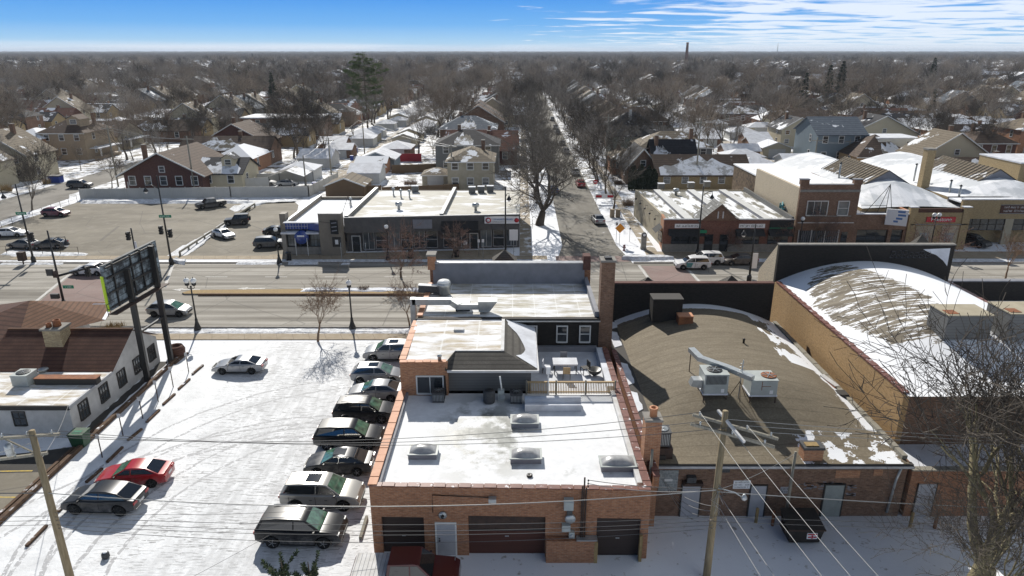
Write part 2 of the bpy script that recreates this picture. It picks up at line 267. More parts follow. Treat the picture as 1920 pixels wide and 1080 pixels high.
# ---- metals, glass, woods
plain('glass_dark', (.022, .026, .030), rough=.06, spec=.9); plain('glass_mid', (.07, .08, .085), (.03, .035, .04), .8, .08, .8); plain('glass_sheen', (.16, .19, .20), (.06, .07, .075), .5, .1, .8)
plain('car_glass', (.012, .014, .016), rough=.04, spec=1.); plain('car_glass_green', (.10, .22, .15), (.035, .07, .055), 2.5, .05, 1.)
plain('frame_white', (.62, .62, .60)); plain('frame_dark', (.05, .045, .04)); plain('black_metal', (.018, .017, .016), rough=.45, spec=.5); plain('rust_steel', (.045, .030, .024), (.075, .045, .032), 4, .7)
plain('galvanised', (.46, .48, .48), (.38, .40, .40), 3, .35, .5, metal=.5); plain('unit_paint', (.42, .45, .43), (.36, .385, .37), 2, .5); plain('unit_dark', (.05, .052, .055), (.08, .08, .08), 8, .6)
plain('rust', (.30, .12, .05), (.18, .07, .035), 3, .8); plain('wood_pole', (.20, .155, .09), (.29, .235, .15), 2.5, .9, stretch=(6, 6, .6), bump=.3); plain('wood_grey', (.30, .28, .23), (.20, .185, .15), 3, .9, stretch=(6, 6, .6), bump=.2)
plain('railroad_tie', (.12, .075, .045), (.075, .045, .03), 3, .9, snow=.38, sscale=1.2); plain('globe_white', (.85, .85, .82), rough=.3); plain('sign_green', (.01, .20, .10), rough=.4); plain('sign_white', (.75, .75, .75), rough=.4); plain('sign_red', (.45, .02, .03), rough=.4); plain('sign_orange', (.75, .28, .02), rough=.4); plain('sign_blue', (.10, .20, .42), rough=.4); plain('lime', (.45, .62, .03), rough=.5)
plain('wire', (.10, .10, .10), rough=.5, metal=.2); plain('wire_pale', (.30, .30, .29), rough=.4, metal=.4); plain('plastic_green', (.02, .07, .03), (.01, .04, .02), 3, .5); plain('plastic_blue', (.02, .05, .25), rough=.5); plain('awning', (.018, .018, .018), (.03, .03, .03), 3, .8); plain('awning_green', (.01, .13, .07), rough=.7); plain('dumpster_black', (.020, .017, .015), (.035, .028, .022), 3, .6)
t = NT('billboard_back'); x = t.xyz(); n = t.noise(1.2, 5, .7); col = t.mix(t.ramp(n, .42, .6), (.035, .04, .045), (.24, .29, .32)); g = t.math('MAXIMUM', t.lines(x[2], .45, .12), t.lines(x[1], .95, .05)); col = t.mix(t.math('MULTIPLY', g, .8), col, (.015, .015, .015)); t.fin(col, .6, .3)
# ---- vegetation
plain('bark', (.10, .08, .06), (.15, .122, .092), 6, .9, stretch=(4, 4, .6), bump=.3); plain('bark_mossy', (.16, .135, .075), (.25, .22, .13), 3, .9, stretch=(3, 3, .5), bump=.4); plain('twig', (.37, .33, .285), (.16, .14, .12), .06, .9); plain('ivy', (.05, .034, .022), (.19, .135, .085), 2.2, .95); plain('twig_dark', (.065, .054, .043), (.10, .083, .066), .3, .9); plain('twig_br', (.33, .27, .21), (.15, .12, .092), .06, .9); plain('twig_elm', (.12, .104, .086), (.155, .135, .112), .3, .9); plain('twig_warm', (.25, .17, .11), (.19, .13, .09), 1.5, .9); plain('twig_red', (.23, .145, .115), (.17, .11, .085), 1.5, .9)
plain('needle', (.018, .032, .020), (.035, .055, .030), 3, .9); plain('needle_light', (.085, .115, .045), (.14, .17, .07), 1, .9); plain('cypress', (.014, .022, .012), (.03, .04, .02), 4, .9); plain('dry_grass', (.34, .24, .11), (.24, .17, .08), 5, .9); plain('shrub_brown', (.12, .075, .045), (.16, .10, .06), 3, .9)
# ---- car things
plain('tyre', (.012, .012, .012), rough=.8); plain('rim', (.42, .42, .42), rough=.3, metal=.7); plain('rim_dark', (.10, .10, .10), rough=.3, metal=.7); plain('headlamp', (.20, .21, .22), rough=.45, spec=.4); plain('tail_red', (.30, .01, .012), rough=.2, spec=.7); plain('trim', (.015, .015, .015), rough=.5); plain('number_plate', (.6, .6, .6), rough=.5)
for nm, c in dict(silver=(.33, .335, .34), grey=(.10, .102, .105), black=(.009, .009, .010), white=(.72, .72, .72), red=(.36, .008, .012), dark_red=(.07, .006, .008), charcoal=(.035, .036, .038), beige=(.40, .39, .36), maroon=(.17, .025, .045), teal=(.02, .22, .24), bronze=(.085, .075, .068), blue=(.03, .06, .16)).items():
    t = NT('paint_' + nm); x = t.xyz(); f = t.math('MULTIPLY', t.ramp(x[2], .95, .25, 0, .75), t.ramp(t.noise(3.0, 5, .65), .35, .65)); t.fin(t.mix(f, c, (.24, .23, .22)), t.ramp(f, 0, 1, .3, .7), .25, .35 if nm in ('silver', 'grey', 'charcoal', 'bronze', 'beige') else 0., .22 if nm in ('black', 'charcoal', 'bronze', 'grey') else .8)

class MB:
    def __init__(s): s.v = []; s.f = []; s.m = []; s.sm = []
    def add(s, vs, fs, mat, smooth=False):
        o = len(s.v); s.v.extend([tuple(q) for q in vs])
        for f in fs: s.f.append(tuple(o + i for i in f)); s.m.append(mat); s.sm.append(smooth)
        return s
    def poly(s, pts, mat): return s.add(pts, [tuple(range(len(pts)))], mat)
    def box(s, x0, y0, z0, x1, y1, z1, mat, top=None):
        if x0 > x1: x0, x1 = x1, x0
        if y0 > y1: y0, y1 = y1, y0
        vs = [(x0, y0, z0), (x1, y0, z0), (x1, y1, z0), (x0, y1, z0), (x0, y0, z1), (x1, y0, z1), (x1, y1, z1), (x0, y1, z1)]
        s.add(vs, [(0, 3, 2, 1), (0, 1, 5, 4), (1, 2, 6, 5), (2, 3, 7, 6), (3, 0, 4, 7)], mat); return s.add(vs[4:], [(0, 1, 2, 3)], top or mat)
    def cbox(s, c, sz, mat, rz=0., top=None):
        hx, hy = sz[0] / 2, sz[1] / 2; ca, sa = math.cos(rz), math.sin(rz)
        pl = [(c[0] + a * ca - b * sa, c[1] + a * sa + b * ca) for a, b in ((-hx, -hy), (hx, -hy), (hx, hy), (-hx, hy))]
        return s.prism(pl, c[2], c[2] + sz[2], mat, top)
    def prism(s, pl, z0, z1, mat, top=None, bottom=True):
        a = sum(pl[i][0] * pl[(i + 1) % len(pl)][1] - pl[(i + 1) % len(pl)][0] * pl[i][1] for i in range(len(pl)))
        if a < 0: pl = pl[::-1]
        n = len(pl); vs = [(p[0], p[1], z0) for p in pl] + [(p[0], p[1], z1) for p in pl]
        s.add(vs, [(i, (i + 1) % n, n + (i + 1) % n, n + i) for i in range(n)] + ([tuple(range(n))[::-1]] if bottom else []), mat); return s.add(vs[n:], [tuple(range(n))], top or mat)
    def tube(s, pts, rs, n, mat, cap=True, smooth=True):
        pts = [Vector(p) for p in pts]
        if isinstance(rs, (int, float)): rs = [rs] * len(pts)
        vs = []; fs = []
        for i, p in enumerate(pts):
            d = (pts[min(i + 1, len(pts) - 1)] - pts[max(i - 1, 0)])
            if d.length < 1e-6: d = Vector((0, 0, 1))
            d.normalize(); u = d.cross(Vector((0, 0, 1)) if abs(d.z) < .9 else Vector((1, 0, 0))).normalized(); w = d.cross(u)
            for k in range(n):
                a = 2 * math.pi * k / n; vs.append(p + (u * math.cos(a) + w * math.sin(a)) * rs[i])
        for i in range(len(pts) - 1):
            for k in range(n): k2 = (k + 1) % n; fs.append((i * n + k, i * n + k2, (i + 1) * n + k2, (i + 1) * n + k))
        if cap: fs.append(tuple(range(n))[::-1]); fs.append(tuple((len(pts) - 1) * n + k for k in range(n)))
        return s.add(vs, fs, mat, smooth)
    def lathe(s, prof, c, n, mat, axis='z', smooth=True):
        vs = []; fs = []
        for r, z in prof:
            for k in range(n):
                a = 2 * math.pi * k / n; p = (r * math.cos(a), r * math.sin(a), z)
                if axis == 'y': p = (p[0], z, p[1])
                if axis == 'x': p = (z, p[0], p[1])
                vs.append((c[0] + p[0], c[1] + p[1], c[2] + p[2]))
        for i in range(len(prof) - 1):
            for k in range(n): k2 = (k + 1) % n; fs.append((i * n + k, i * n + k2, (i + 1) * n + k2, (i + 1) * n + k))
        fs.append(tuple(range(n))[::-1]); fs.append(tuple((len(prof) - 1) * n + k for k in range(n)))
        return s.add(vs, fs, mat, smooth)
    def sph(s, c, r, mat, n=10, sc=(1, 1, 1)):
        pr = [(max(.001, math.sin(math.pi * i / (n // 2 + 1))) * r, -math.cos(math.pi * i / (n // 2 + 1)) * r * sc[2]) for i in range(n // 2 + 2)]; return s.lathe(pr, c, n, mat)
    def bar(s, a, b, w, h, mat):
        a = Vector(a); b = Vector(b); d = (b - a).normalized(); u = d.cross(Vector((0, 0, 1)) if abs(d.z) < .95 else Vector((0, 1, 0))).normalized(); v = u.cross(d)
        vs = [q + u * (i * w / 2) + v * (j * h / 2) for q in (a, b) for i, j in ((-1, -1), (1, -1), (1, 1), (-1, 1))]
        return s.add(vs, [(0, 1, 2, 3), (7, 6, 5, 4), (0, 4, 5, 1), (1, 5, 6, 2), (2, 6, 7, 3), (3, 7, 4, 0)], mat)
    def build(s, name, parent=None, top=False):
        mats = []; idx = []
        for m in s.m:
            if m not in mats: mats.append(m)
            idx.append(mats.index(m))
        o = Vector((0, 0, 0))
        if parent is not None: o = Vector(parent.get('_o', (0, 0, 0)))
        elif not top and s.v:
            xs = [q[0] for q in s.v]; ys = [q[1] for q in s.v]; o = Vector(((min(xs) + max(xs)) / 2, (min(ys) + max(ys)) / 2, min(q[2] for q in s.v)))
        me = bpy.data.meshes.new(name); me.from_pydata([(q[0] - o.x, q[1] - o.y, q[2] - o.z) for q in s.v], [], s.f)
        for m in mats: me.materials.append(MATS[m])
        me.polygons.foreach_set('material_index', idx); me.polygons.foreach_set('use_smooth', s.sm); me.update()
        ob = bpy.data.objects.new(name, me); COL.objects.link(ob)
        ob['_o'] = tuple(o)
        if parent is not None: ob.parent = parent
        else: ob.location = o
        return ob
def tag(o, label, cat, group=None, kind=None):
    if label: o['label'] = label
    if cat: o['category'] = cat
    if group: o['group'] = group
    if kind: o['kind'] = kind
    return o
def thing(name, label, cat, o=(0, 0, 0), group=None, rz=0., local=False):
    """an Empty at the base; parts given in scene metres unless local"""
    e_ = bpy.data.objects.new(name, None); COL.objects.link(e_); e_.location = o; e_.rotation_euler = (0, 0, rz); e_.empty_display_size = .3
    if not local and rz == 0: e_['_o'] = tuple(float(q) for q in o)
    return tag(e_, label, cat, group)
def struct(name, mb): return tag(mb.build(name, top=True), None, None, None, 'structure')
KIDS = {}
def kids(o):
    return [c for c in o.children]
def dup(o, loc, rz=0., sc=1., label=None, group=None, cat=None):
    def cp(a, par):
        c = a.copy(); COL.objects.link(c)
        if par is not None: c.parent = par
        for k in KIDS.get(a.name, ()): cp(k, c)
        return c
    c = cp(o, None); c.location = loc; c.rotation_euler = (0, 0, rz); c.scale = (sc if isinstance(sc, tuple) else (sc, sc, sc))
    if label: c['label'] = label
    if group: c['group'] = group
    if cat: c['category'] = cat
    return c
def remember(o):
    KIDS[o.name] = list(o.children)
    for c in o.children: remember(c)
def text(body, size, loc, rot, mat, name, parent, depth=.01, align='CENTER'):
    cu = bpy.data.curves.new('lettering', 'FONT'); cu.body = body; cu.size = size; cu.extrude = depth; cu.align_x = align; cu.align_y = 'CENTER'
    tmp = bpy.data.objects.new('lettering_source', cu); me = bpy.data.meshes.new_from_object(tmp); bpy.data.objects.remove(tmp); me.materials.clear(); me.materials.append(MATS[mat])
    o = bpy.data.objects.new(name, me); COL.objects.link(o); o.rotation_euler = rot
    pp = Vector(parent.get('_o', (0, 0, 0))); o.parent = parent; o.location = Vector(loc) - pp; return o
# ------------------------------------------------------------------ the ground and roads
def gp(pts, z=0.0): return [P(a, b, 0) + Vector((0, 0, z)) for a, b in pts]
def sheet(name, polys, mat, z):
    m = MB()
    for pl in polys: m.poly([(p[0], p[1], z) for p in pl], mat)
    return struct(name, m)
def rect(x0, y0, x1, y1): return [(x0, y0), (x1, y0), (x1, y1), (x0, y1)]
def smooth_poly(pts, seed, amp, step=1.2):
    """ragged outline, the way a snow edge melts"""
    rd = random.Random(seed); out = []
    for i, a in enumerate(pts):
        b = pts[(i + 1) % len(pts)]; L = math.hypot(b[0] - a[0], b[1] - a[1]); n = max(1, int(L / step))
        for k in range(n):
            t_ = k / n; j = amp if k else amp * .3; out.append((a[0] + (b[0] - a[0]) * t_ + rd.uniform(-j, j), a[1] + (b[1] - a[1]) * t_ + rd.uniform(-j, j)))
    return out
m = MB(); m.poly([(-9000, -200, 0), (9000, -200, 0), (9000, 14000, 0), (-9000, 14000, 0)], 'snow_field'); struct('ground', m)
NSX = .015   # the side streets run very slightly to the right
def nsx(x, y): return x + NSX * (y - 86)
road = sheet('road', [rect(-400, 60.7, 400, 81.6)], 'road_asphalt', .004)
sheet('car_park_snow', [[P(-60, 1130)[:2], (-29.6, 30), (-29.3, 41), (-28.6, 57.2), (-7.4, 57.2), (-7.4, 24), (-7.4, 14), (-22, 14)]], 'trodden_snow', .004)
lotA = [P(150, 378)[:2], P(470, 377)[:2], P(470, 392)[:2], P(338, 487)[:2], P(0, 488)[:2], P(-60, 440)[:2], P(0, 425)[:2]]
lotB = [P(478, 379)[:2], P(552, 378)[:2], P(560, 385)[:2], P(535, 480)[:2], P(535, 484)[:2], P(342, 484)[:2]]
sheet('parking_lot_paving', [lotA, lotB], 'lot_asphalt', .008)
stw = [(5.9, 16.0)]
sheet('side_street', [[(nsx(5.6, 81.6), 81.6), (nsx(15.2, 81.6), 81.6), (nsx(14.2, 90), 90), (nsx(13.8, 900), 900), (nsx(7.2, 900), 900), (nsx(6.8, 90), 90)]], 'street_asphalt', .006)
for x_ in (-87, 109, -185, 207, -283, 305):
    sheet('side_street', [[(nsx(x_ - 4.5, 100 if x_ == -87 else 110), 100 if x_ == -87 else 110), (nsx(x_ + 4.5, 110), 100 if x_ == -87 else 110), (nsx(x_ + 4.2, 900), 900), (nsx(x_ - 4.2, 900), 900)]], 'side_asphalt', .006)
for x_ in (-37.5, 60, -136, 158):
    sheet('alley', [[(nsx(x_ - 2.4, 125), 128), (nsx(x_ + 2.4, 125), 128), (nsx(x_ + 2.2, 330), 330), (nsx(x_ - 2.2, 330), 330)]], 'sidewalk_snowy', .006)
sheet('pavement', [rect(-60, 57.6, -7.4, 59.0), rect(7.4, 57.6, 60, 59.0)], 'sidewalk_concrete', .06)
m = MB(); m.box(-300, 60.45, 0, 300, 60.7, .13, 'kerb_stone'); m.box(-300, 81.6, 0, 5.6, 81.85, .13, 'kerb_stone'); m.box(15.2, 81.6, 0, 300, 81.85, .13, 'kerb_stone'); struct('kerb', m)
sheet('pavement', [rect(-64, 83.3, 4.5, 84.9), rect(17.5, 83.6, 80, 86.9)], 'sidewalk_concrete', .03)
sheet('pavement', [[(nsx(17.6, 87), 87), (nsx(19.2, 87), 87), (nsx(19.2, 300), 300), (nsx(17.6, 300), 300)], [(nsx(1.0, 85), 85), (nsx(2.6, 85), 85), (nsx(2.2, 300), 300), (nsx(.6, 300), 300)]], 'sidewalk_snowy', .02)
# dark shaded concrete strip in front of the shops is simply pavement
sheet('pavement', [[(-31.5, 84.9), (-1.0, 84.9), (-1, 87.9), (-20, 86.3), (-31.5, 85.4)]], 'sidewalk_concrete', .034)
# crosswalks and paint
cw = [P(150, 500)[:2], P(222, 500)[:2], P(186, 585)[:2], P(110, 640)[:2], P(30, 640)[:2]]
sheet('crosswalk', [[(-48.5, 61.5), (-41.5, 61.5), (-46.5, 80.5), (-53, 80.5)], [(16.8, 61.5), (21.8, 61.5), (21.0, 80.5), (16.0, 80.5)], [(5.6, 82.3), (14.8, 82.3), (14.6, 84.8), (5.6, 84.8)]], 'crosswalk_brick', .012)
m = MB()
for a, b in (((-48.9, 61.2), (-53.4, 80.8)), ((-41.0, 61.2), (-46.0, 80.8)), ((16.5, 61.2), (15.7, 80.8)), ((22.1, 61.2), (21.3, 80.8)), ((-39.0, 72.5), (-42.0, 80.8))):
    m.poly([(a[0] - .17, a[1], .014), (a[0] + .17, a[1], .014), (b[0] + .17, b[1], .014), (b[0] - .17, b[1], .014)], 'lane_paint')
for k in range(22):
    x_ = -36 + k * 7; 
    if x_ < -6 or x_ > 26: m.poly([(x_, 76.1, .012), (x_ + 2.6, 76.1, .012), (x_ + 2.6, 76.25, .012), (x_, 76.25, .012)], 'lane_paint')
for (px, py) in ((348, 543), (470, 541)):
    q = P(px, py); m.poly([(q.x - 1.5, q.y, .012), (q.x - .4, q.y + .5, .012), (q.x - .4, q.y + .15, .012), (q.x + 1.6, q.y + .15, .012), (q.x + 1.6, q.y - .15, .012), (q.x - .4, q.y - .15, .012), (q.x - .4, q.y - .5, .012)], 'lane_paint')
struct('road_marking', m)
# median
m = MB(); m.prism([(-36, 70.2), (-35.6, 69.9), (-3, 69.9), (-3, 71.6), (-20, 71.5), (-35.4, 71.1)], 0, .16, 'kerb_stone', 'dry_grass'); struct('median', m)
m = MB(); m.box(-34, 69.6, 0.0, -8, 69.85, .22, 'shrub_brown'); struct('median_edge', m)
def bank(name, pl, z, h, seed, mat='plowed_snow'):
    """a low heap of shovelled snow with a ragged rim"""
    rim = smooth_poly(pl, seed, .16, .7); cx_ = sum(p[0] for p in rim) / len(rim); cy_ = sum(p[1] for p in rim) / len(rim); rd = random.Random(seed + 5)
    m = MB(); n = len(rim); inner = []
    for p in rim:
        # pull in towards the long axis
        inner.append((p[0] + (cx_ - p[0]) * .04, p[1] + (cy_ - p[1]) * .45, z + h * rd.uniform(.5, 1.1)))
    vs = [(p[0], p[1], z) for p in rim] + inner; fs = [(i, (i + 1) % n, n + (i + 1) % n, n + i) for i in range(n)]; m.add(vs, fs, mat, True); m.add(inner, [tuple(range(n))], mat, False); return m
m = bank('', rect(-23.5, 70.3, -5, 71.9), .02, .28, 3, 'snow_field'); struct('median_snow', m)
def banks(name, lst, mat='plowed_snow'):
    m = MB()
    for i, (pl, h) in enumerate(lst):
        b = bank('', pl, .01, h, 17 * i + 3, mat); m.add(b.v, b.f, mat, False)
    return tag(m.build(name, top=True), None, None, None, 'structure')
def B(pts): return [P(a, b)[:2] for a, b in pts]
banks('snow_bank', [(rect(-38, 59.1, -7.6, 60.3), .10), (rect(8, 59.1, 40, 60.3), .10), (B([(0, 497), (0, 489), (125, 489), (118, 496)]), .12), (B([(0, 478), (20, 469), (165, 476), (160, 480), (40, 482)]), .15), (B([(442, 496), (452, 488), (530, 488), (528, 496)]), .15),
    (B([(310, 482), (325, 476), (350, 460), (420, 420), (436, 408), (445, 412), (412, 432), (352, 478), (340, 481)]), .2), (B([(320, 493), (334, 487), (350, 490), (346, 497)]), .5), (B([(540, 497), (541, 490), (600, 490), (596, 496)]), .2), (B([(640, 497), (648, 489), (660, 489), (655, 496)]), .1),
    (B([(1165, 487), (1172, 480), (1262, 483), (1266, 488), (1200, 490)]), .45), (B([(150, 382), (152, 374), (465, 377), (478, 382), (330, 382)]), .35),
    (B([(430, 392), (520, 373), (560, 372), (556, 378), (500, 381), (440, 397)]), .25), (B([(560, 430), (561, 420), (540, 420), (536, 432)]), .2)])
banks('snow_bank', [(rect(-5.5, 82.2, 4.6, 83.2), .1), (rect(-30, 82.0, -6.5, 83.2), .08), ([(17.4, 81.9), (70, 81.9), (70, 83.4), (17.4, 83.4)], .08)])
# left street and verge
sheet('side_street', [[P(-200, 470)[:2], P(0, 378)[:2], P(40, 372)[:2], P(130, 355)[:2], (nsx(-83, 135), 135), (nsx(-82.5, 125), 125), P(130, 372)[:2], P(0, 415)[:2], P(-200, 500)[:2]]], 'side_asphalt', .0075)
# asphalt beside the restaurant, its shade laid in as a darker sheet
sheet('alley_paving', [[P(-80, 1010)[:2], P(-80, 862)[:2], P(60, 848)[:2], P(150, 836)[:2], P(0, 985)[:2]]], 'shaded_asphalt', .006)
sheet('alley_paving', [[P(-80, 935)[:2], P(-80, 890)[:2], P(92, 885)[:2], P(45, 935)[:2], P(0, 985)[:2]]], 'lot_asphalt', .010)
sheet('shaded_gravel_strip', [smooth_poly(rect(-29.98, 41.2, -29.35, 53), 4, .12, .6)], 'shaded_asphalt', .012)  # dark gravel by the wall, with the wall's shade painted into its colour
m = MB()
for (a, b) in (((0, 932), (32, 934)), ((0, 886), (60, 884))):
    p0, p1 = P(*a), P(*b); m.poly([(p0.x - 3, p0.y, .014), (p1.x, p1.y, .014), (p1.x, p1.y + .12, .014), (p0.x - 3, p0.y + .12, .014)], 'yellow_paint')
struct('bay_marking', m)
# far rolling rim of land on the horizon
m = MB(); rd = random.Random(8)
for (y_, h0, h1) in ((9000, 12, 34),):
    n = 160; vs = []
    for i in range(n + 1):
        x_ = -9000 + 18000 * i / n; h_ = h0 + (h1 - h0) * (.5 + .5 * math.sin(i * .23) * math.sin(i * .061 + 1)) + rd.uniform(-1.5, 1.5)
        vs += [(x_, y_, -1), (x_, y_ + 250, h_), (x_, y_ + 900, -1)]
    m.add(vs, [(3 * i + a, 3 * i + 3 + a, 3 * i + 4 + a, 3 * i + 1 + a) for i in range(n) for a in (0, 1)], 'twig', False)
struct('hills', m)
plain('skylight_dome', (.46, .46, .45), (.30, .30, .30), 3, .25, .6)
# ------------------------------------------------------------------ foreground buildings
def win(m, x, z, w, h, y, frame='frame_white', glass='glass_dark', fr=.09, dep=.1, mull=0, sash=True, face='-y'):
    """a sash window set just proud of a wall; face -y looks to the camera, +x / -x to the sides (then x is the wall plane and y the centre)"""
    def bx(u0, u1, z0, z1, d0, d1, mat):
        if face == '-y': m.box(x + u0, y - d1, z0, x + u1, y - d0, z1, mat)
        elif face == '+x': m.box(x + d0, y + u0, z0, x + d1, y + u1, z1, mat)
        else: m.box(x - d1, y + u0, z0, x - d0, y + u1, z1, mat)
    bx(-w / 2, w / 2, z, z + h, -.02, .015, glass)
    for u in (-w / 2 - fr, w / 2): bx(u, u + fr, z - fr, z + h + fr, -.02, dep, frame)
    bx(-w / 2, w / 2, z - fr, z, -.02, dep + .05, frame); bx(-w / 2, w / 2, z + h, z + h + fr, -.02, dep, frame)
    if sash: bx(-w / 2, w / 2, z + h / 2 - .03, z + h / 2 + .03, -.02, dep * .6, frame)
    for k in range(mull): u = -w / 2 + w * (k + 1) / (mull + 1); bx(u - .025, u + .025, z, z + h, -.02, dep * .55, frame)
def window(parent, *a, **k):
    nm = k.pop('name', 'window'); lb = k.pop('label', None); m = MB(); win(m, *a, **k); o = m.build(nm, parent)
    if lb: o['label'] = lb
    return o
def part(parent, name, *calls, label=None):
    m = MB()
    for c in calls: getattr(m, c[0])(*c[1:])
    o = m.build(name, parent)
    if label: o['label'] = label
    return o
def coping(m, a, b, w, z, mat, step=.62, h=.14):
    a = Vector(a); b = Vector(b); L = (b - a).length; n = max(1, int(L / step)); d = (b - a) / n
    for i in range(n):
        p = a + d * i + d * .03; q = a + d * (i + 1) - d * .03; lift = .02 * (i % 2)
        m.bar((p.x, p.y, z + h / 2 + lift), (q.x, q.y, z + h / 2 + lift), w, h, mat)

# A: the red brick garage in front
gA = thing('brick_garage', 'low red brick garage with a snow covered flat roof and four domed skylights', 'building', (0, 29.3, 0))
zt, zr = 4.16, 3.85
A = dict(fl=(-7.25, 29.4), fr=(7.0, 29.05), br=(7.0, 46.8), bl=(-7.25, 46.8))
fy = lambda x: 29.4 + (x + 7.25) * (29.05 - 29.4) / 14.25
m = MB()
# front wall with openings: piers and lintels
ops = [(-7.25 + .5, -4.55, 2.35), (-2.25, 1.72, 2.5), (4.35, 6.6, 2.48)]
xs = [-7.25, ops[0][0], ops[0][1], ops[1][0], ops[1][1], ops[2][0], ops[2][1], 7.0]
def wallseg(x0, x1, z0, z1, mat='brick_red', off=0., th=.35): m.prism([(x0, fy(x0) + off), (x1, fy(x1) + off), (x1, fy(x1) + off + th), (x0, fy(x0) + off + th)], z0, z1, mat)
for i in (0, 2, 4, 6): wallseg(xs[i], xs[i + 1], 0, zt)
for (a, b, h) in ops: wallseg(a, b, h, zt)
m.prism([(-7.25, fy(-7.25) + .35), (-6.95, fy(-7) + .35), (-6.95, 46.8), (-7.25, 46.8)], 0, zt, 'brick_orange'); m.prism([(6.7, fy(6.7) + .35), (7.0, fy(7) + .35), (7.0, 46.8), (6.7, 46.8)], 0, zt, 'brick_red')
wallA = m.build('wall', gA)
m = MB(); m.prism([(-6.95, fy(-7) + .35), (6.7, fy(6.7) + .35), (6.7, 39.98), (-6.95, 39.98)], zr - .3, zr, 'roof_snow_deep'); roofA = m.build('roof', gA)
m = MB(); m.box(-6.95, 29.8, zr, -6.72, 39.6, zt - .02, 'membrane_grey'); m.build('membrane', roofA); m = MB(); m.box(6.42, 29.8, zr, 6.70, 39.9, zt - .03, 'membrane_white'); m.build('membrane', roofA)
m = MB(); coping(m, (-7.1, 29.45, 0), (-7.1, 39.6, 0), .46, zt, 'clay_coping', .66, .10); m.build('coping', gA)['label'] = 'orange clay tile coping along the left parapet'
m = MB(); coping(m, (-7.25, fy(-7.25) + .17, 0), (7.0, fy(7) + .17, 0), .34, zt, 'red_tile', .62, .05); m.build('coping', gA)['label'] = 'thin dark red tile coping along the front'; m = MB(); coping(m, (6.87, 29.3, 0), (6.87, 46.3, 0), .40, zt, 'red_tile', .45, .10); m.build('coping', gA)['label'] = 'dark red tile coping dusted with snow'
for (a, b, h), mt, lb in zip(ops, ('garage_door_brown', 'garage_door_red', 'garage_door_brown'), ('narrow dark brown garage door', 'wide reddish brown garage door', 'tall dark brown garage door at the right')):
    m = MB(); y0 = (fy(a) + fy(b)) / 2 + .2; m.box(a, y0, 0.02, b, y0 + .08, h, mt)
    if b - a > 3: m.box(a + .02, y0 - .03, h - .12 - .85, b - .02, y0 - .002, h - .1, 'rust_steel'); m.box(a, y0 - .06, h - 1.0, b, y0 - .032, h - .94, 'frame_dark')
    o = m.build('garage_door', gA); o['label'] = lb
    h_ = MB(); h_.box((a + b) / 2 - .1, y0 - .06, h * .45, (a + b) / 2 + .1, y0 - .035, h * .45 + .05, 'galvanised'); h_.build('handle', o)
m = MB(); m.box(-3.9, 29.28, 0, -2.95, 29.34, 2.0, 'door_grey'); m.box(-3.98, 29.26, 0, -3.90, 29.36, 2.08, 'frame_white'); m.box(-2.95, 29.26, 0, -2.87, 29.36, 2.08, 'frame_white'); m.box(-3.90, 29.26, 2.0, -2.95, 29.36, 2.08, 'frame_white'); d_ = m.build('door', gA); m = MB(); m.sph((-3.76, 29.24, .95), .05, 'black_metal', 8); m.sph((-3.76, 29.24, 1.1), .04, 'black_metal', 8); m.build('handle', d_)
m = MB(); m.lathe([(.02, 0), (.2, 0), (.22, -.06), (.12, -.1), (.02, -.1)], (-3.55, 29.28, 2.55), 14, 'galvanised', 'y'); m.lathe([(.02, 0), (.09, 0), (.07, -.16), (.02, -.17)], (-3.55, 29.2, 2.55), 10, 'black_metal', 'y'); m.build('wall_lamp', gA)['label'] = 'round bulkhead lamp over the grey door'
m = MB(); m.box(-1.18, 28.9, 3.52, -.8, 29.2, 3.75, 'galvanised'); m.build('floodlight', gA)
m = MB(); m.tube([(-4.05, 29.27, 2.7), (-4.05, 29.27, 3.75), (-1.0, 29.18, 3.66)], .022, 6, 'black_metal'); m.build('conduit', gA)
# skylights
for i, (px, py, w) in enumerate(((984, 803, 1.35), (792, 862, 1.3), (986, 870, 1.4), (1160, 885, 1.55))):
    w *= 1.2; q = P(px, py, zr); m = MB(); x_, y_ = q.x, q.y; m.box(x_ - w / 2, y_, zr, x_ + w / 2, y_ + 1.0, zr + .30, 'membrane_grey'); m.box(x_ - w / 2 - .05, y_ - .05, zr + .30, x_ + w / 2 + .05, y_ + 1.05, zr + .35, 'unit_paint')
    s_ = m.build('skylight', roofA); nseg = 8; d = MB(); vs = []; 
    for a in range(nseg + 1):
        for b in range(nseg + 1):
            u = a / nseg * 2 - 1; v = b / nseg * 2 - 1; vs.append((x_ + u * (w / 2 - .06), y_ + .5 + v * .44, zr + .352 + .26 * (1 - abs(u) ** 3.2) * (1 - abs(v) ** 3.2)))
    d.add(vs, [(a * (nseg + 1) + b, a * (nseg + 1) + b + 1, (a + 1) * (nseg + 1) + b + 1, (a + 1) * (nseg + 1) + b) for a in range(nseg) for b in range(nseg)], 'skylight_dome', True); d.build('dome', s_)
m = MB(); q = P(993, 893, zr); m.lathe([(.001, 0), (.16, 0), (.16, .1), (.1, .12), (.001, .05)], q, 12, 'black_metal'); m.build('vent', roofA)
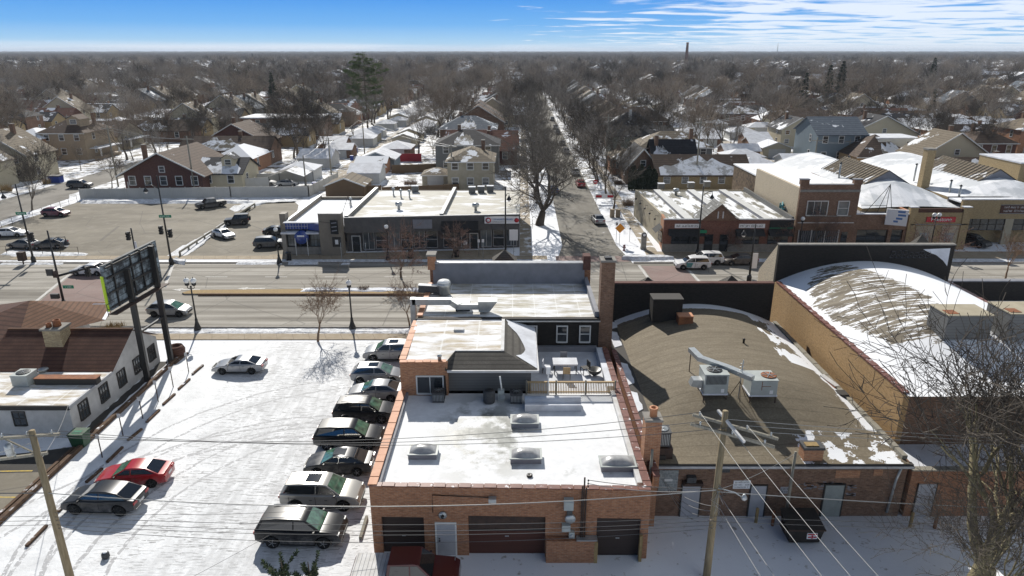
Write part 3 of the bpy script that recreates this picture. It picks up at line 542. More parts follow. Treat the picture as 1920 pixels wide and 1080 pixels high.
# electrical service on the wall
m = MB(); yy = 28.85
m.box(2.62, yy, 3.12, 3.1, yy + .3, 3.72, 'unit_paint'); m.box(2.6, yy - .03, 3.6, 3.12, yy, 3.62, 'galvanised'); m.build('meter_box', gA)
m = MB(); m.box(2.8, yy + .1, 2.75, 3.06, yy + .28, 3.08, 'unit_dark'); m.lathe([(.02, 0), (.26, 0), (.28, -.1), (.24, -.16), (.02, -.17)], (2.97, yy + .26, 2.5), 18, 'galvanised', 'y'); m.build('electric_meter', gA)
m = MB(); m.box(2.55, yy, 1.82, 2.98, yy + .25, 2.2, 'unit_paint'); m.build('switch_box', gA); m = MB(); m.box(2.92, yy, 1.42, 3.2, yy + .25, 1.78, 'unit_paint'); m.lathe([(.02, 0), (.08, 0), (.08, -.06), (.02, -.07)], (3.06, yy, 1.6), 10, 'galvanised', 'y'); m.build('switch_box', gA)
m = MB()
for dx_, z1 in ((0, 5.0), (.1, 4.4), (-.09, 4.5)): m.tube([(3.62 + dx_, yy + .12, 1.35), (3.62 + dx_, yy + .12, z1)], .045, 6, 'rust_steel')
for k in range(3): m.lathe([(.03, 0), (.05, .05), (.03, .1)], (3.8, yy + .1, 4.45 + k * .17), 6, 'black_metal')
m.build('service_mast', gA)
m = MB(); m.box(1.75, 28.72, 0, 4.3, 29.12, 1.35, 'brick_red'); m.box(3.3, 28.70, 1.37, 4.36, 29.1, 1.43, 'galvanised'); m.build('wall_thickening', gA)
m = MB(); m.box(4.22, 28.7, 0, 4.4, 29.0, 1.3, 'dry_grass'); m.box(6.55, 28.8, 0, 6.7, 29.04, 1.6, 'dry_grass'); m.build('post', gA)

# B: upper room with mansard on the garage
zb = 6.2
gB = thing('rooftop_annex', 'small upper storey of brick and grey siding with a melting snow roof and shingled edge', 'building', (-3, 43, zr))
m = MB(); m.box(-7.18, 39.7, zr - .3, -4.15, 40.2, zb, 'brick_orange'); m.box(-7.18, 40.2, zr - .3, -6.9, 46.7, zb, 'brick_orange'); m.box(-6.9, 40.2, zr, -4.15, 46.7, zb - .1, 'brick_orange'); m.build('wall', gB)
m = MB(); m.box(-4.15, 40.35, zr + .002, 1.25, 46.6, 5.72, 'siding_grey'); m.build('wall', gB)['label'] = 'grey lap siding wall under the shingles'
m = MB(); m.poly([(-7.0, 39.9, zb + .02), (-4.2, 39.9, zb + .02), (-3.75, 41.2, 6.36), (-.57, 41.2, 6.36), (-.57, 46.75, 6.36), (-7.0, 46.75, 6.36)], 'roof_melting')
m.box(-.75, 41.2, 6.2, -.52, 46.7, 6.42, 'membrane_white'); m.box(-3.75, 41.12, 6.2, -.52, 41.25, 6.40, 'membrane_white'); rb = m.build('roof', gB)
m = MB(); m.poly([(-4.3, 39.55, 5.70), (1.68, 39.55, 5.70), (-.52, 41.12, 6.36), (-3.7, 41.12, 6.36)], 'mansard'); m.poly([(-4.3, 39.55, 5.70), (-3.7, 41.12, 6.36), (-4.2, 39.9, 6.2)], 'mansard'); m.poly([(1.68, 39.55, 5.70), (1.68, 46.75, 5.70), (-.52, 46.75, 6.36), (-.52, 41.12, 6.36)], 'mansard')
m.box(-4.15, 39.5, 5.58, 1.72, 39.6, 5.72, 'membrane_white'); m.box(1.62, 39.6, 5.58, 1.74, 46.75, 5.72, 'membrane_white'); m.box(-4.1, 39.6, 5.6, 1.6, 40.3, 5.68, 'membrane_grey'); m.build('mansard', rb)
m = MB(); rd = random.Random(4)   # snow lying on the right-hand slope
def mans(u, v): # u across slope 0..1 (top..eave), v along 0..1
    return (-.52 + 2.2 * u, 41.12 - 1.57 * u * (1 - v) + 5.6 * v, 6.36 - .66 * u + .05)
pts = [mans(.97, 0.02), mans(1.0, .5), mans(1.0, 1.0), mans(.03, 1.0), mans(.1, .92)] + [mans(.12 + .5 * math.sin(k / 9 * 2.6) + rd.uniform(-.04, .04), .85 - .8 * k / 9) for k in range(10)]
m.poly(pts, 'deck_snow'); m.build('snow_patch', rb)
m = MB(); coping(m, (-7.05, 39.95, 0), (-7.05, 46.7, 0), .42, zb + .02, 'clay_coping', .6, .1); m.build('coping', gB); m = MB(); coping(m, (-7.2, 39.75, 0), (-4.2, 39.75, 0), .36, zb + .02, 'clay_coping', .5, .08); m.build('coping', gB)
o = window(gB, -5.3, 4.05, 1.62, 1.15, 39.7, frame='frame_white', glass='glass_dark', mull=1, sash=False, dep=.06)
m = MB(); q = P(860, 622, 6.36); m.box(q.x - .35, q.y, 6.37, q.x + .35, q.y + .5, 6.52, 'membrane_white'); m.build('hatch', rb)
m = MB(); m.tube([(-4.35, 39.62, 5.3), (-4.28, 39.6, 3.95), (-4.5, 39.4, 3.9)], .06, 6, 'black_metal'); m.build('downpipe', gB)
m = MB(); m.lathe([(.12, 0), (.12, .35), (.16, .36), (.16, .42), (.02, .5)], (-4.65, 39.9, zb), 10, 'galvanised'); m.build('vent', gB)
# terrace
gT = thing('roof_terrace', 'snowy roof terrace with a wooden picket railing behind the upper room', 'terrace', (4.2, 43, zr))
m = MB(); m.box(1.26, 40.0, zr - .3, 6.72, 46.75, zr + .004, 'deck_snow'); m.box(1.3, 46.5, zr, 6.3, 46.78, zr + .42, 'membrane_grey'); m.box(6.25, 40.3, zr, 6.7, 46.5, zr + .38, 'deck_snow'); m.build('deck', gT)
m = MB(); y_ = 39.86; m.box(.9, y_ - .03, zr + .82, 6.75, y_ + .09, zr + .92, 'deck_fence'); m.box(.9, y_, zr + .12, 6.75, y_ + .06, zr + .2, 'deck_fence')
for k in range(54): m.box(.95 + k * .108, y_ - .03, zr + .05, 1.0 + k * .108, y_, zr + .84, 'deck_fence')
for k in range(4): m.box(.9 + k * 1.92, y_ - .04, zr, 1.0 + k * 1.92, y_ + .08, zr + 1.0, 'wood_grey')
m.build('railing', gT)
m = MB(); m.box(.8, 37.6, zr + .003, 4.3, 38.8, zr + .45, 'deck_snow'); m.tube([(.8, 38.2, zr + .45), (4.3, 38.2, zr + .45)], .3, 8, 'deck_snow'); o = m.build('covered_bench', None); tag(o, 'long low box buried in snow below the wooden railing', 'box')
# C: tall hall behind
gC = thing('shop_building', 'two storey building with patchy white membrane roof, tall front parapet and dark rear wall', 'building', (0, 51, 0))
m = MB(); m.box(-7.0, 46.9, 0, 6.45, 47.2, 6.36, 'brick_black'); m.box(-7.0, 47.2, 0, -6.7, 56.0, 6.38, 'brick_orange'); m.box(6.15, 47.2, 0, 6.45, 56.0, 6.8, 'membrane_grey'); m.box(-6.7, 55.1, 0, 6.15, 55.5, 8.1, 'membrane_grey'); m.box(-7.0, 55.5, 0, 6.7, 56.0, 7.9, 'brick_red'); m.build('wall', gC)  # rear wall in black brick, its shade painted into the colour
m = MB(); m.box(-6.7, 47.2, 6.0, 6.15, 55.1, 6.3, 'roof_white_membrane'); m.box(-7.1, 46.72, 6.24, 6.5, 46.9, 6.42, 'frame_dark'); m.box(-7.1, 46.62, 6.2, 6.5, 46.70, 6.3, 'galvanised'); m.box(-6.7, 46.9, 6.28, 6.15, 47.3, 6.34, 'rust_steel'); rC = m.build('roof', gC)
m = MB(); m.box(-6.75, 55.0, 8.1, 6.2, 55.6, 8.2, 'metal_coping'); m.box(-7.1, 54.9, 7.6, -6.5, 55.9, 8.8, 'brick_orange'); m.box(-7.2, 54.8, 8.8, -6.4, 56, 8.95, 'stone_grey'); m.box(6.0, 54.9, 7.6, 6.6, 55.9, 8.8, 'brick_dark'); m.build('parapet', gC)
m = MB(); coping(m, (-6.85, 47.2, 0), (-6.85, 54.8, 0), .4, 6.4, 'clay_coping', .6, .12); m.build('coping', gC)
for x_ in (1.45, 3.72, 5.42): window(gC, x_, 4.55, .68, 1.2, 46.9)
m = MB(); m.box(6.46, 46.95, 0, 7.45, 47.95, 10.7, 'brick_brown'); m.box(6.4, 46.88, 10.7, 7.51, 48.02, 10.85, 'stone_grey'); m.box(6.7, 47.1, 10.85, 7.2, 47.6, 11.0, 'black_metal'); m.build('chimney', gC)['label'] = 'tall square brick chimney at the right rear corner'
# roof plant of C
t_ = thing('exhaust_duct', 'boxy sheet metal duct and exhaust cowl lying across the white roof corner', 'duct', (-5, 48.5, 6.3))
m = MB(); m.bar((-7.6, 48.9, 7.0), (-4.6, 48.9, 7.0), .5, .45, 'galvanised'); m.bar((-4.7, 49, 7.0), (-3.9, 48.1, 6.85), .5, .45, 'galvanised'); m.bar((-4.1, 48.2, 6.85), (-2.4, 48.2, 6.85), .42, .4, 'galvanised'); m.box(-7.75, 48.65, 3.5, -7.35, 49.15, 7.25, 'galvanised'); m.build('duct', t_)
m = MB(); m.add([(-2.5, 47.9, 6.5), (-1.7, 47.9, 6.5), (-1.7, 48.7, 6.5), (-2.5, 48.7, 6.5), (-2.55, 47.8, 7.35), (-1.1, 47.8, 7.35), (-1.1, 48.8, 7.35), (-2.55, 48.8, 7.35)], [(0, 1, 5, 4), (1, 2, 6, 5), (2, 3, 7, 6), (3, 0, 4, 7), (4, 5, 6, 7)], 'galvanised'); m.build('cowl', t_)
m = MB(); m.box(-4.3, 48.6, 6.31, -3.2, 49.4, 6.9, 'unit_dark'); m.box(-4.3, 48.6, 6.9, -3.2, 49.4, 6.98, 'galvanised'); m.build('fan_box', t_)
t_ = thing('mushroom_vent', 'round capped exhaust fan on the corner of the white roof', 'vent', P(833, 548, 6.3))
m = MB(); q = P(833, 552, 6.3); m.lathe([(.5, 0), (.5, .7), (.58, .72), (.58, 1.0), (.4, 1.15), (.02, 1.2)], (q.x, q.y, 6.3), 16, 'galvanised'); m.lathe([(.55, 1.05), (.42, 1.2), (.02, 1.28)], (q.x, q.y, 6.31), 16, 'globe_white'); m.build('fan_housing', t_); m = MB(); m.bar((-7.6, q.y + .1, 6.8), (q.x - .2, q.y + .1, 6.7), .5, .6, 'unit_dark'); m.bar((-7.6, q.y + .1, 7.12), (q.x - .2, q.y + .1, 7.02), .5, .05, 'globe_white'); m.build('duct', t_)
# AC units on roof A
def condenser(x, y, z, s=.75, h=.8, label='', mat='unit_dark', fan='black_metal', group=None, base=None):
    e_ = thing('air_conditioner', label, 'air conditioner', (x, y, z), group); m = MB(); m.box(x - s / 2, y - s / 2, z + .05, x + s / 2, y + s / 2, z + h, mat); m.box(x - s / 2 - .03, y - s / 2 - .03, z + h, x + s / 2 + .03, y + s / 2 + .03, z + h + .05, 'unit_paint' if mat != 'unit_dark' else 'unit_dark')
    for k in range(int(s / .09)): m.box(x - s / 2 + .05 + k * .09, y - s / 2 - .012, z + .15, x - s / 2 + .08 + k * .09, y - s / 2 - .002, z + h - .08, 'galvanised')
    m.build('casing', e_); m = MB(); m.lathe([(.02, 0), (s * .38, 0), (s * .40, .03), (s * .36, .045), (.02, .03)], (x, y, z + h + .052), 16, fan); 
    for k in range(4): a = k * math.pi / 4; m.bar((x - math.cos(a) * s * .38, y - math.sin(a) * s * .38, z + h + .11), (x + math.cos(a) * s * .38, y + math.sin(a) * s * .38, z + h + .11), .015, .015, 'galvanised')
    m.build('fan_grille', e_); return e_
q = P(822, 755, zr); condenser(q.x, q.y + .3, zr, .75, .65, 'small dark air conditioner beneath the brick room window')
q = P(917, 758, zr); e_ = thing('air_conditioner', 'round black air conditioner on the snow below the grey siding', 'air conditioner', q); m = MB(); m.lathe([(.36, 0.02), (.38, .1), (.38, .75), (.34, .82), (.02, .84)], (q.x, q.y + .3, zr), 18, 'unit_dark'); m.build('casing', e_); m = MB(); m.lathe([(.02, 0), (.28, 0), (.26, .03), (.02, .03)], (q.x, q.y + .3, zr + .845), 14, 'black_metal'); m.build('fan_grille', e_)
q = P(968, 757, zr); condenser(q.x, q.y + .3, zr, .75, .65, 'squat dark air conditioner beside the snow buried box')
m = MB(); q = P(941, 752, zr); m.box(q.x - .25, q.y, zr, q.x + .15, q.y + .3, zr + .75, 'unit_paint'); m.box(q.x - .1, q.y - .1, zr + .2, q.x + .2, q.y, zr + .5, 'galvanised'); m.tube([(q.x, q.y + .1, zr + .7), (q.x - .12, q.y + .1, zr + 1.7)], .05, 8, 'globe_white'); tag(m.build('vent_stack'), 'grey box with a slanting white pipe between two air conditioners', 'vent')
m = MB(); q = P(1027, 737, zr); m.tube([(q.x, q.y - .2, zr), (q.x, q.y - .2, zr + 1.9)], .05, 8, 'globe_white'); m.box(q.x - .14, q.y - .28, zr + 1.5, q.x + .14, q.y - .12, zr + 2.0, 'sign_white'); tag(m.build('vent_pipe'), 'thin white pipe with a square cap in front of the wooden railing', 'pipe')
# patio furniture
def patio_chair(x, y, z, rz, mat, label, back=True):
    e_ = thing('patio_chair', label, 'chair', (x, y, z), 'chairs around the terrace table', rz, True); m = MB(); m.box(-.25, -.25, .40, .25, .25, .45, mat); m.build('seat', e_); m = MB(); m.box(-.25, .22, .45, .25, .27, .9, mat); m.build('backrest', e_)
    for a, b in ((-1, -1), (1, -1), (-1, 1), (1, 1)): m = MB(); m.box(a * .24 - .02, b * .24 - .02, 0, a * .24 + .02, b * .24 + .02, .42, 'frame_dark'); m.build('leg', e_)
    return e_
tz = zr + .02; q = P(1060, 703, tz); tb = thing('patio_table', 'snow topped square table on the roof terrace', 'table', (q.x, q.y + .55, tz), None, 0, True)
m = MB(); m.box(-.85, -.55, .68, .85, .55, .80, 'deck_snow'); m.build('tabletop', tb)
for a, b in ((-1, -1), (1, -1), (-1, 1), (1, 1)): m = MB(); m.box(a * .75 - .03, b * .45 - .03, 0, a * .75 + .03, b * .45 + .03, .7, 'frame_dark'); m.build('leg', tb)
patio_chair(q.x - 1.3, q.y + .45, tz, R(80), 'deck_snow', 'snow covered chair at the left side of the terrace table'); patio_chair(q.x + .05, q.y - .45, tz, R(175), 'deck_fence', 'wooden chair with orange seat in front of the terrace table'); patio_chair(q.x, q.y + 1.6, tz, 0, 'membrane_grey', 'grey chair behind the terrace table'); patio_chair(q.x + 1.4, q.y + .3, tz, R(-70), 'black_metal', 'black wire chair at the right side of the terrace table')
m = MB(); m.lathe([(.1, 0), (.45, .3), (.5, .5), (.44, .5), (.1, .2)], (q.x + 2.0, q.y - .1, tz), 14, 'black_metal'); tag(m.build('fire_bowl'), 'dark round fire bowl on the terrace snow right of the table', 'fire pit')

# D: bow truss hall
gD = thing('bow_roof_hall', 'low brick hall with a bare brown barrel roof between the garage and the tan wall', 'building', (15, 42, 0))
X0, X1, Y0, Y1, ZE = 8.05, 21.85, 32.5, 52.7, 3.62
def bow(x0, x1, y0, y1, ze, rise, ramp, mat, nx=28, ny=24, over=.25):
    vs = []; fs = []
    for j in range(ny + 1):
        y = y0 - over + (y1 - y0 + over) * j / ny; s_ = min(1, max(0, (y - y0 + over) / ramp)); s_ = s_ * s_ * (3 - 2 * s_) * .85 + s_ * .15
        for i in range(nx + 1):
            u = i / nx * 2 - 1; vs.append((x0 + (x1 - x0) * i / nx, y, ze + rise * (1 - u * u) * s_))
    for j in range(ny):
        for i in range(nx): a = j * (nx + 1) + i; fs.append((a, a + 1, a + nx + 2, a + nx + 1))
    m = MB(); m.add(vs, fs, mat, True); return m
def bowz(x, y, x0=X0, x1=X1, y0=Y0, ze=ZE, rise=1.75, ramp=7.5, over=.25):
    u = (x - x0) / (x1 - x0) * 2 - 1; s_ = min(1, max(0, (y - y0 + over) / ramp)); s_ = s_ * s_ * (3 - 2 * s_) * .85 + s_ * .15; return ze + rise * (1 - u * u) * s_
rD = bow(X0 - .05, X1, Y0, Y1, ZE, 1.75, 7.5, 'roof_tar').build('roof', gD)
m = MB(); m.box(X0, Y0, 0, X1 + .1, Y0 + .3, ZE - .13, 'brick_brown'); m.box(X0, Y0 + .3, 0, X0 + .3, Y1, ZE - .02, 'brick_red'); m.box(X1 - .2, Y0 + .3, 0, X1 + .1, Y1, ZE - .01, 'brick_brown'); m.build('wall', gD)
m = MB(); m.box(X0 - .1, Y0 - .3, ZE - .16, X1 + .2, Y0 - .02, ZE - .02, 'frame_dark'); m.box(X0 - .1, Y0 - .42, ZE - .22, X1 + .2, Y0 - .3, ZE - .1, 'metal_coping'); m.tube([(X1 - .5, Y0 - .35, ZE - .2), (X1 - .55, Y0 - .2, 2.5), (X1 - .6, Y0 - .08, .3)], .07, 8, 'galvanised'); m.build('gutter', gD)
m = MB(); m.box(X0 - .6, Y1, 0, 21.4, Y1 + .4, 7.1, 'brick_black'); m.box(X0 - .6, Y1 - .04, 7.1, 21.4, Y1 + .44, 7.2, 'brick_dark'); m.build('parapet', gD)['label'] = 'black painted rear face of the front parapet'
m = MB(); coping(m, (X1 - .05, Y0 + .2, 0), (X1 - .05, Y1, 0), .3, ZE, 'wood_grey', .9, .22); m.build('coping', gD)
m = MB(); coping(m, (7.5, 30.2, 0), (7.5, 46.0, 0), .34, ZE + .55, 'red_tile', .42, .10); m.box(7.36, 30.2, 3.5, 7.64, 46, ZE + .55, 'brick_red'); o = m.build('party_wall'); tag(o, 'long low party wall with dark red tile coping between garage and barrel roof', 'wall')
z_ = bowz(11.6, 34.6); m = MB(); q = P(1212, 860, 3.6); m.box(7.05, 31.6, 0, 7.9, 32.45, 6.6, 'brick_orange'); m.box(7.0, 31.55, 6.6, 7.95, 32.5, 6.72, 'stone_grey'); m.lathe([(.2, 0), (.2, .45), (.24, .46), (.24, .52), (.15, .52), (.15, .1)], (7.5, 32.0, 6.72), 14, 'clay_coping'); tag(m.build('chimney_stack'), 'orange brick chimney with a clay pot beside the garage front right corner', 'chimney')
m = MB(); m.box(7.66, 32.6, 3.4, 8.5, 52.6, ZE + .26, 'frame_dark'); o = m.build('valley_flashing', gD); m = MB(); rd = random.Random(5)
for (a, b, w_) in ((34, 36.5, .3), (37.4, 40.2, .42), (41, 44.6, .5), (47.2, 50.4, .6), (50.8, 52.5, .8)):
    m.prism([(p[0], p[1]) for p in smooth_poly([(7.75, a), (7.75 + w_, a + .4), (7.75 + w_, b - .3), (7.75, b)], int(a * 3), .07, .5)], ZE + .26, ZE + .31, 'deck_snow')
m.build('snow_patch', o)
# doors and windows of D front
def at_wall(px, py, Y): return PY(px, py, Y)
for (x0_, x1_, zt_, mt, lb) in ((9.55, 10.55, 2.1, 'door_grey', 'grey door under a dark hood at the left of the wall'), (13.4, 14.25, 2.05, 'door_grey', 'grey door beside the bollard'), (17.55, 18.6, 2.1, 'door_green_grey', 'pale green grey door near the right end')):
    m = MB(); m.box(x0_, Y0 - .06, .02, x1_, Y0 - .004, zt_, mt); m.box(x0_ - .07, Y0 - .08, .02, x0_, Y0 - .003, zt_ + .07, 'frame_dark'); m.box(x1_, Y0 - .08, .02, x1_ + .07, Y0 - .003, zt_ + .07, 'frame_dark'); m.box(x0_, Y0 - .08, zt_, x1_, Y0 - .003, zt_ + .07, 'frame_dark'); d_ = m.build('door', gD); d_['label'] = lb; m = MB(); m.sph((x1_ - .12, Y0 - .1, 1.0), .04, 'galvanised', 8); m.build('handle', d_)
m = MB(); m.box(9.5, Y0 - .35, 2.22, 10.6, Y0 - .003, 2.4, 'rust_steel'); m.box(9.7, Y0 - .3, 2.4, 10.2, Y0 - .003, 2.75, 'unit_dark'); m.build('hood', gD)
m = MB(); m.box(8.2, Y0 - .03, 1.7, 9.25, Y0 - .003, 3.05, 'glass_block'); m.box(8.5, Y0 - .05, 2.35, 8.95, Y0 - .031, 2.5, 'frame_white'); m.build('window', gD)['label'] = 'glass block window'
for (a, b, c, d) in ((18.0, 2.55, 19.35, 3.05), (20.1, 2.7, 20.6, 3.1), (11.6, 2.9, 12.1, 3.3)): 
    m = MB(); m.box(a, Y0 - .02, b, c, Y0 - .003, d, 'brick_orange' if a > 15 else 'unit_dark'); m.build('bricked_opening', gD)
def strokes(parent, x, z, w, h, Y, mat, seed=1, rows=1, face_rot=0.):
    """lettering too small to be read in the photo: rows of short uneven strokes"""
    rd = random.Random(seed); m = MB()
    for r_ in range(rows):
        zc = z + h / 2 - h * (r_ + .5) / rows; hh = h / rows * .55; u = x - w / 2
        while u < x + w / 2 - hh * .4:
            cw_ = hh * rd.uniform(.4, .75)
            if rd.random() < .14: u += cw_; continue
            m.box(u, Y - .004, zc - hh / 2, u + cw_ * .25, Y, zc + hh / 2, mat)
            if rd.random() < .7: zz = zc + rd.choice((-.5, 0, .42)) * hh; m.box(u + cw_ * .25, Y - .004, zz, u + cw_ * .8, Y, zz + hh * .18, mat)
            if rd.random() < .5: m.box(u + cw_ * .6, Y - .004, zc - hh / 2, u + cw_ * .8, Y, zc + hh * rd.uniform(0, .5), mat)
            u += cw_ + hh * .12
    return m.build('lettering', parent)
def wall_sign(parent, x, z, w, h, Y, lines, bg='sign_white', fg='black_metal', size=.14, name='sign', seed=1):
    m = MB(); m.box(x - w / 2, Y - .04, z - h / 2, x + w / 2, Y - .005, z + h / 2, bg); s_ = m.build(name, parent); s_['_o'] = parent['_o'] if '_o' in parent else (0, 0, 0)
    strokes(s_, x, z, w * .88, h * .9, Y - .043, fg, seed + int(x * 7), len(lines)); return s_
wall_sign(gD, 12.85, 2.12, .95, .52, Y0, ['ALL TENANTS', 'NO PARKING', 'TOW ZONE'], size=.13)
wall_sign(gD, 15.3, 1.75, .5, .42, Y0, ['NO', 'PARKING'], bg='door_grey', size=.12)
m = MB(); rd = random.Random(2)
for (xa, xb, za, zb_) in ((15.9, 17.3, 1.7, 2.2), (18.75, 19.1, 1.3, 2.1), (17.0, 18.3, 2.15, 2.22)):
    for k in range(26): a = rd.uniform(xa, xb); z = round(rd.uniform(za, zb_) / .075) * .075; w_ = rd.uniform(.12, .32); m.box(a, Y0 - .006, z, a + w_, Y0 - .001, z + .055, 'membrane_grey')
m.build('paint_scrap', gD)['label'] = 'bricks whitened by old paint'
# roof plant of D
def ducted_unit(px, py, w, d, h, label, rust_fan=False, fanx=.5):
    q = P(px, py, 5.5); z0 = bowz(q.x + w / 2, q.y + .3) + .42; x_, y_ = q.x, q.y; e_ = thing('rooftop_unit', label, 'air conditioner', (x_ + w / 2, y_ + d / 2, z0 - .45), 'ducted units on the barrel roof')
    m = MB(); m.box(x_, y_, z0, x_ + w, y_ + d, z0 + h, 'unit_paint'); m.box(x_ - .03, y_ - .03, z0 + h, x_ + w + .03, y_ + d + .03, z0 + h + .04, 'unit_paint'); m.box(x_ + .05, y_ - .015, z0 + .05, x_ + w * .48, y_ - .003, z0 + h * .45, 'unit_paint'); m.box(x_ + w * .72, y_ - .02, z0 + .08, x_ + w * .85, y_ - .004, z0 + .32, 'sign_white'); m.build('casing', e_)
    m = MB()
    if not rust_fan:
        for k in range(17): m.box(x_ + .1 + k * (w - .2) / 17, y_ - .02, z0 + h * .5, x_ + .14 + k * (w - .2) / 17, y_ - .004, z0 + h * .95, 'unit_dark')
    else: m.box(x_ + w * .4, y_ - .02, z0 + h * .35, x_ + w * .42, y_ - .004, z0 + h * .95, 'rust'); m.box(x_ + w * .4, y_ - .02, z0 + h * .6, x_ + w * .75, y_ - .004, z0 + h * .63, 'rust')
    m.build('grille', e_)
    m = MB(); fx = x_ + w * fanx; fy_ = y_ + d * .5; r_ = d * .32; m.lathe([(.02, 0), (r_, 0), (r_ + .04, .03), (r_, .05), (.02, .02)], (fx, fy_, z0 + h + .042), 20, 'rust' if rust_fan else 'black_metal')
    for k in range(3): a = k * math.pi / 3; m.bar((fx - math.cos(a) * r_, fy_ - math.sin(a) * r_, z0 + h + .11), (fx + math.cos(a) * r_, fy_ + math.sin(a) * r_, z0 + h + .11), .03, .02, 'galvanised')
    m.build('fan', e_)
    m = MB()
    for (a, b) in ((.03, .03), (w - .03, .03), (.03, d - .03), (w - .03, d - .03)): m.box(x_ + a - .03, y_ + b - .03, bowz(x_ + a, y_ + b) - .02, x_ + a + .03, y_ + b + .03, z0, 'rust_steel')
    m.box(x_ - .05, y_ - .02, z0 - .1, x_ + w + .05, y_ + d, z0 - .004, 'deck_snow'); m.build('stand', e_); return e_, x_, y_, z0
u1, ax, ay, az = ducted_unit(1320, 731, 1.45, 1.35, 1.25, 'pale green rooftop unit with black fan grille, left of the two on the barrel roof')
m = MB(); m.add([(ax - .75, ay + .3, az + .35), (ax - .02, ay + .3, az + .2), (ax - .02, ay + .9, az + .2), (ax - .75, ay + .9, az + .35), (ax - .6, ay + .3, az + .75), (ax - .02, ay + .3, az + .75), (ax - .02, ay + .9, az + .75), (ax - .6, ay + .9, az + .75)], [(0, 3, 2, 1), (0, 1, 5, 4), (2, 3, 7, 6), (3, 0, 4, 7), (4, 5, 6, 7)], 'galvanised'); m.build('intake_hood', u1)
u2, bx_, by_, bz_ = ducted_unit(1407, 736, 1.6, 1.35, .95, 'pale rooftop unit with a rusty fan, right of the two on the barrel roof', True, .78)
m = MB(); pts = [P(1296, 655, 6.6), P(1313, 672, 6.6), P(1365, 690, 6.55), P(1408, 708, 6.5)]
for a, b in zip(pts[:-1], pts[1:]): m.bar(a, b + (b - a).normalized() * .12, .42, .28, 'galvanised')
for p in (pts[0], pts[2]): m.bar((p.x, p.y, bowz(p.x, p.y)), (p.x, p.y, p.z), .05, .05, 'rust_steel')
tag(m.build('roof_duct'), 'long bent sheet metal duct on legs crossing the barrel roof to the rooftop units', 'duct')
q = P(1396, 730, 5.6); q = Vector((q.x - .25, q.y + .2, bowz(q.x, q.y))); t_ = thing('antenna_mast', 'thin lattice antenna on a tripod between the two rooftop units', 'antenna', q)
m = MB(); m.tube([(q.x, q.y, q.z), (q.x + .05, q.y, q.z + 2.6)], .03, 6, 'galvanised')
for k in range(3): a = k * 2.1 + .4; m.tube([(q.x + math.cos(a) * .55, q.y + math.sin(a) * .55, q.z), (q.x, q.y, q.z + 1.2)], .022, 5, 'rust_steel')
m.build('mast', t_); m = MB()
for k in range(4): z = q.z + 1.7 + k * .22; m.tube([(q.x - .25 + .04 * k, q.y, z), (q.x + .25 - .04 * k, q.y, z + .05)], .018, 4, 'galvanised')
m.build('element', t_)
m = MB(); m.box(10.95, 49.6, 5.0, 13.25, 50.9, 6.85, 'brick_black'); m.box(10.9, 49.55, 6.85, 13.3, 50.95, 6.92, 'frame_dark'); tag(m.build('stair_head'), 'black box shaped penthouse near the top of the barrel roof', 'penthouse')
m = MB(); m.box(12.75, 48.5, 4.95, 13.85, 49.3, 5.85, 'rust'); m.box(12.72, 48.47, 5.85, 13.88, 49.33, 5.92, 'clay_coping'); tag(m.build('roof_vent_box'), 'small rust orange vent box in front of the black penthouse', 'vent')
q = P(1394, 645, 5.2); m = MB(); m.lathe([(.08, 0), (.08, .3), (.12, .32), (.02, .4)], (q.x, q.y, bowz(q.x, q.y) - .02), 8, 'black_metal'); tag(m.build('vent_pipe'), 'stubby black vent pipe alone on the barrel roof', 'pipe')
q = P(1528, 865, 3.7); m = MB(); m.box(q.x - .6, q.y + .1, 3.5, q.x + .45, q.y + .8, 4.35, 'brick_orange'); m.box(q.x - .65, q.y + .05, 4.35, q.x + .5, q.y + .85, 4.5, 'unit_dark'); m.box(q.x - .5, q.y + .2, 4.5, q.x + .2, q.y + .6, 4.56, 'dry_grass'); tag(m.build('stub_chimney'), 'broken low brick chimney with a dark cap at the front edge of the barrel roof', 'chimney')
q = P(1535, 715, 3.8); m = MB(); m.bar((21.2, 42.3, 3.85), (21.6, 40.9, 3.7), .7, .2, 'rust'); m.bar((21.3, 42.4, 4.0), (21.75, 41.0, 3.85), .35, .06, 'membrane_white'); m.box(21.3, 39.6, 3.55, 21.9, 40.3, 3.95, 'frame_dark'); tag(m.build('scrap_sheet'), 'rusty metal sheet and dark crate lying in the gutter beside the tan wall', 'scrap')
condenser(7.95 + .4, 33.2, 4.3, .8, .9, 'grey air conditioner on a frame beside the orange chimney', 'unit_dark', 'galvanised')
m = MB(); m.box(7.9, 32.7, 2.5, 8.9, 33.8, 4.28, 'rust_steel'); tag(m.build('unit_frame'), 'rusty steel frame carrying the air conditioner beside the orange chimney', 'frame')
# F: taller bow truss hall with the tan wall
gF = thing('tan_wall_hall', 'large hall with a smooth tan brick side wall and a snowy barrel roof', 'building', (30, 45, 0))
FX0, FX1, FY0, FY1, FZ = 22.75, 37.7, 35.4, 56.0, 6.2
m = MB(); m.box(FX0, FY0, 0, FX0 + .35, FY1, FZ - .01, 'brick_tan'); m.box(FX0 + .35, FY0, 0, FX1, FY0 + .35, FZ - .12, 'brick_brown'); m.box(FX1 - .3, FY0 + .35, 0, FX1, FY1, FZ - .01, 'brick_orange'); m.build('wall', gF)
rF = bow(FX0 + .1, FX1 - .1, FY0, FY1, FZ, 1.85, 8, 'roof_bow_snow').build('roof', gF)
m = MB(); coping(m, (FX0 + .17, FY0 + .1, 0), (FX0 + .17, FY1 - .3, 0), .4, FZ, 'red_tile', .5, .11); m.build('coping', gF); m = MB(); coping(m, (FX1 - .17, FY0 + .1, 0), (FX1 - .17, FY1 - .3, 0), .4, FZ, 'red_tile', .5, .11); m.build('coping', gF)
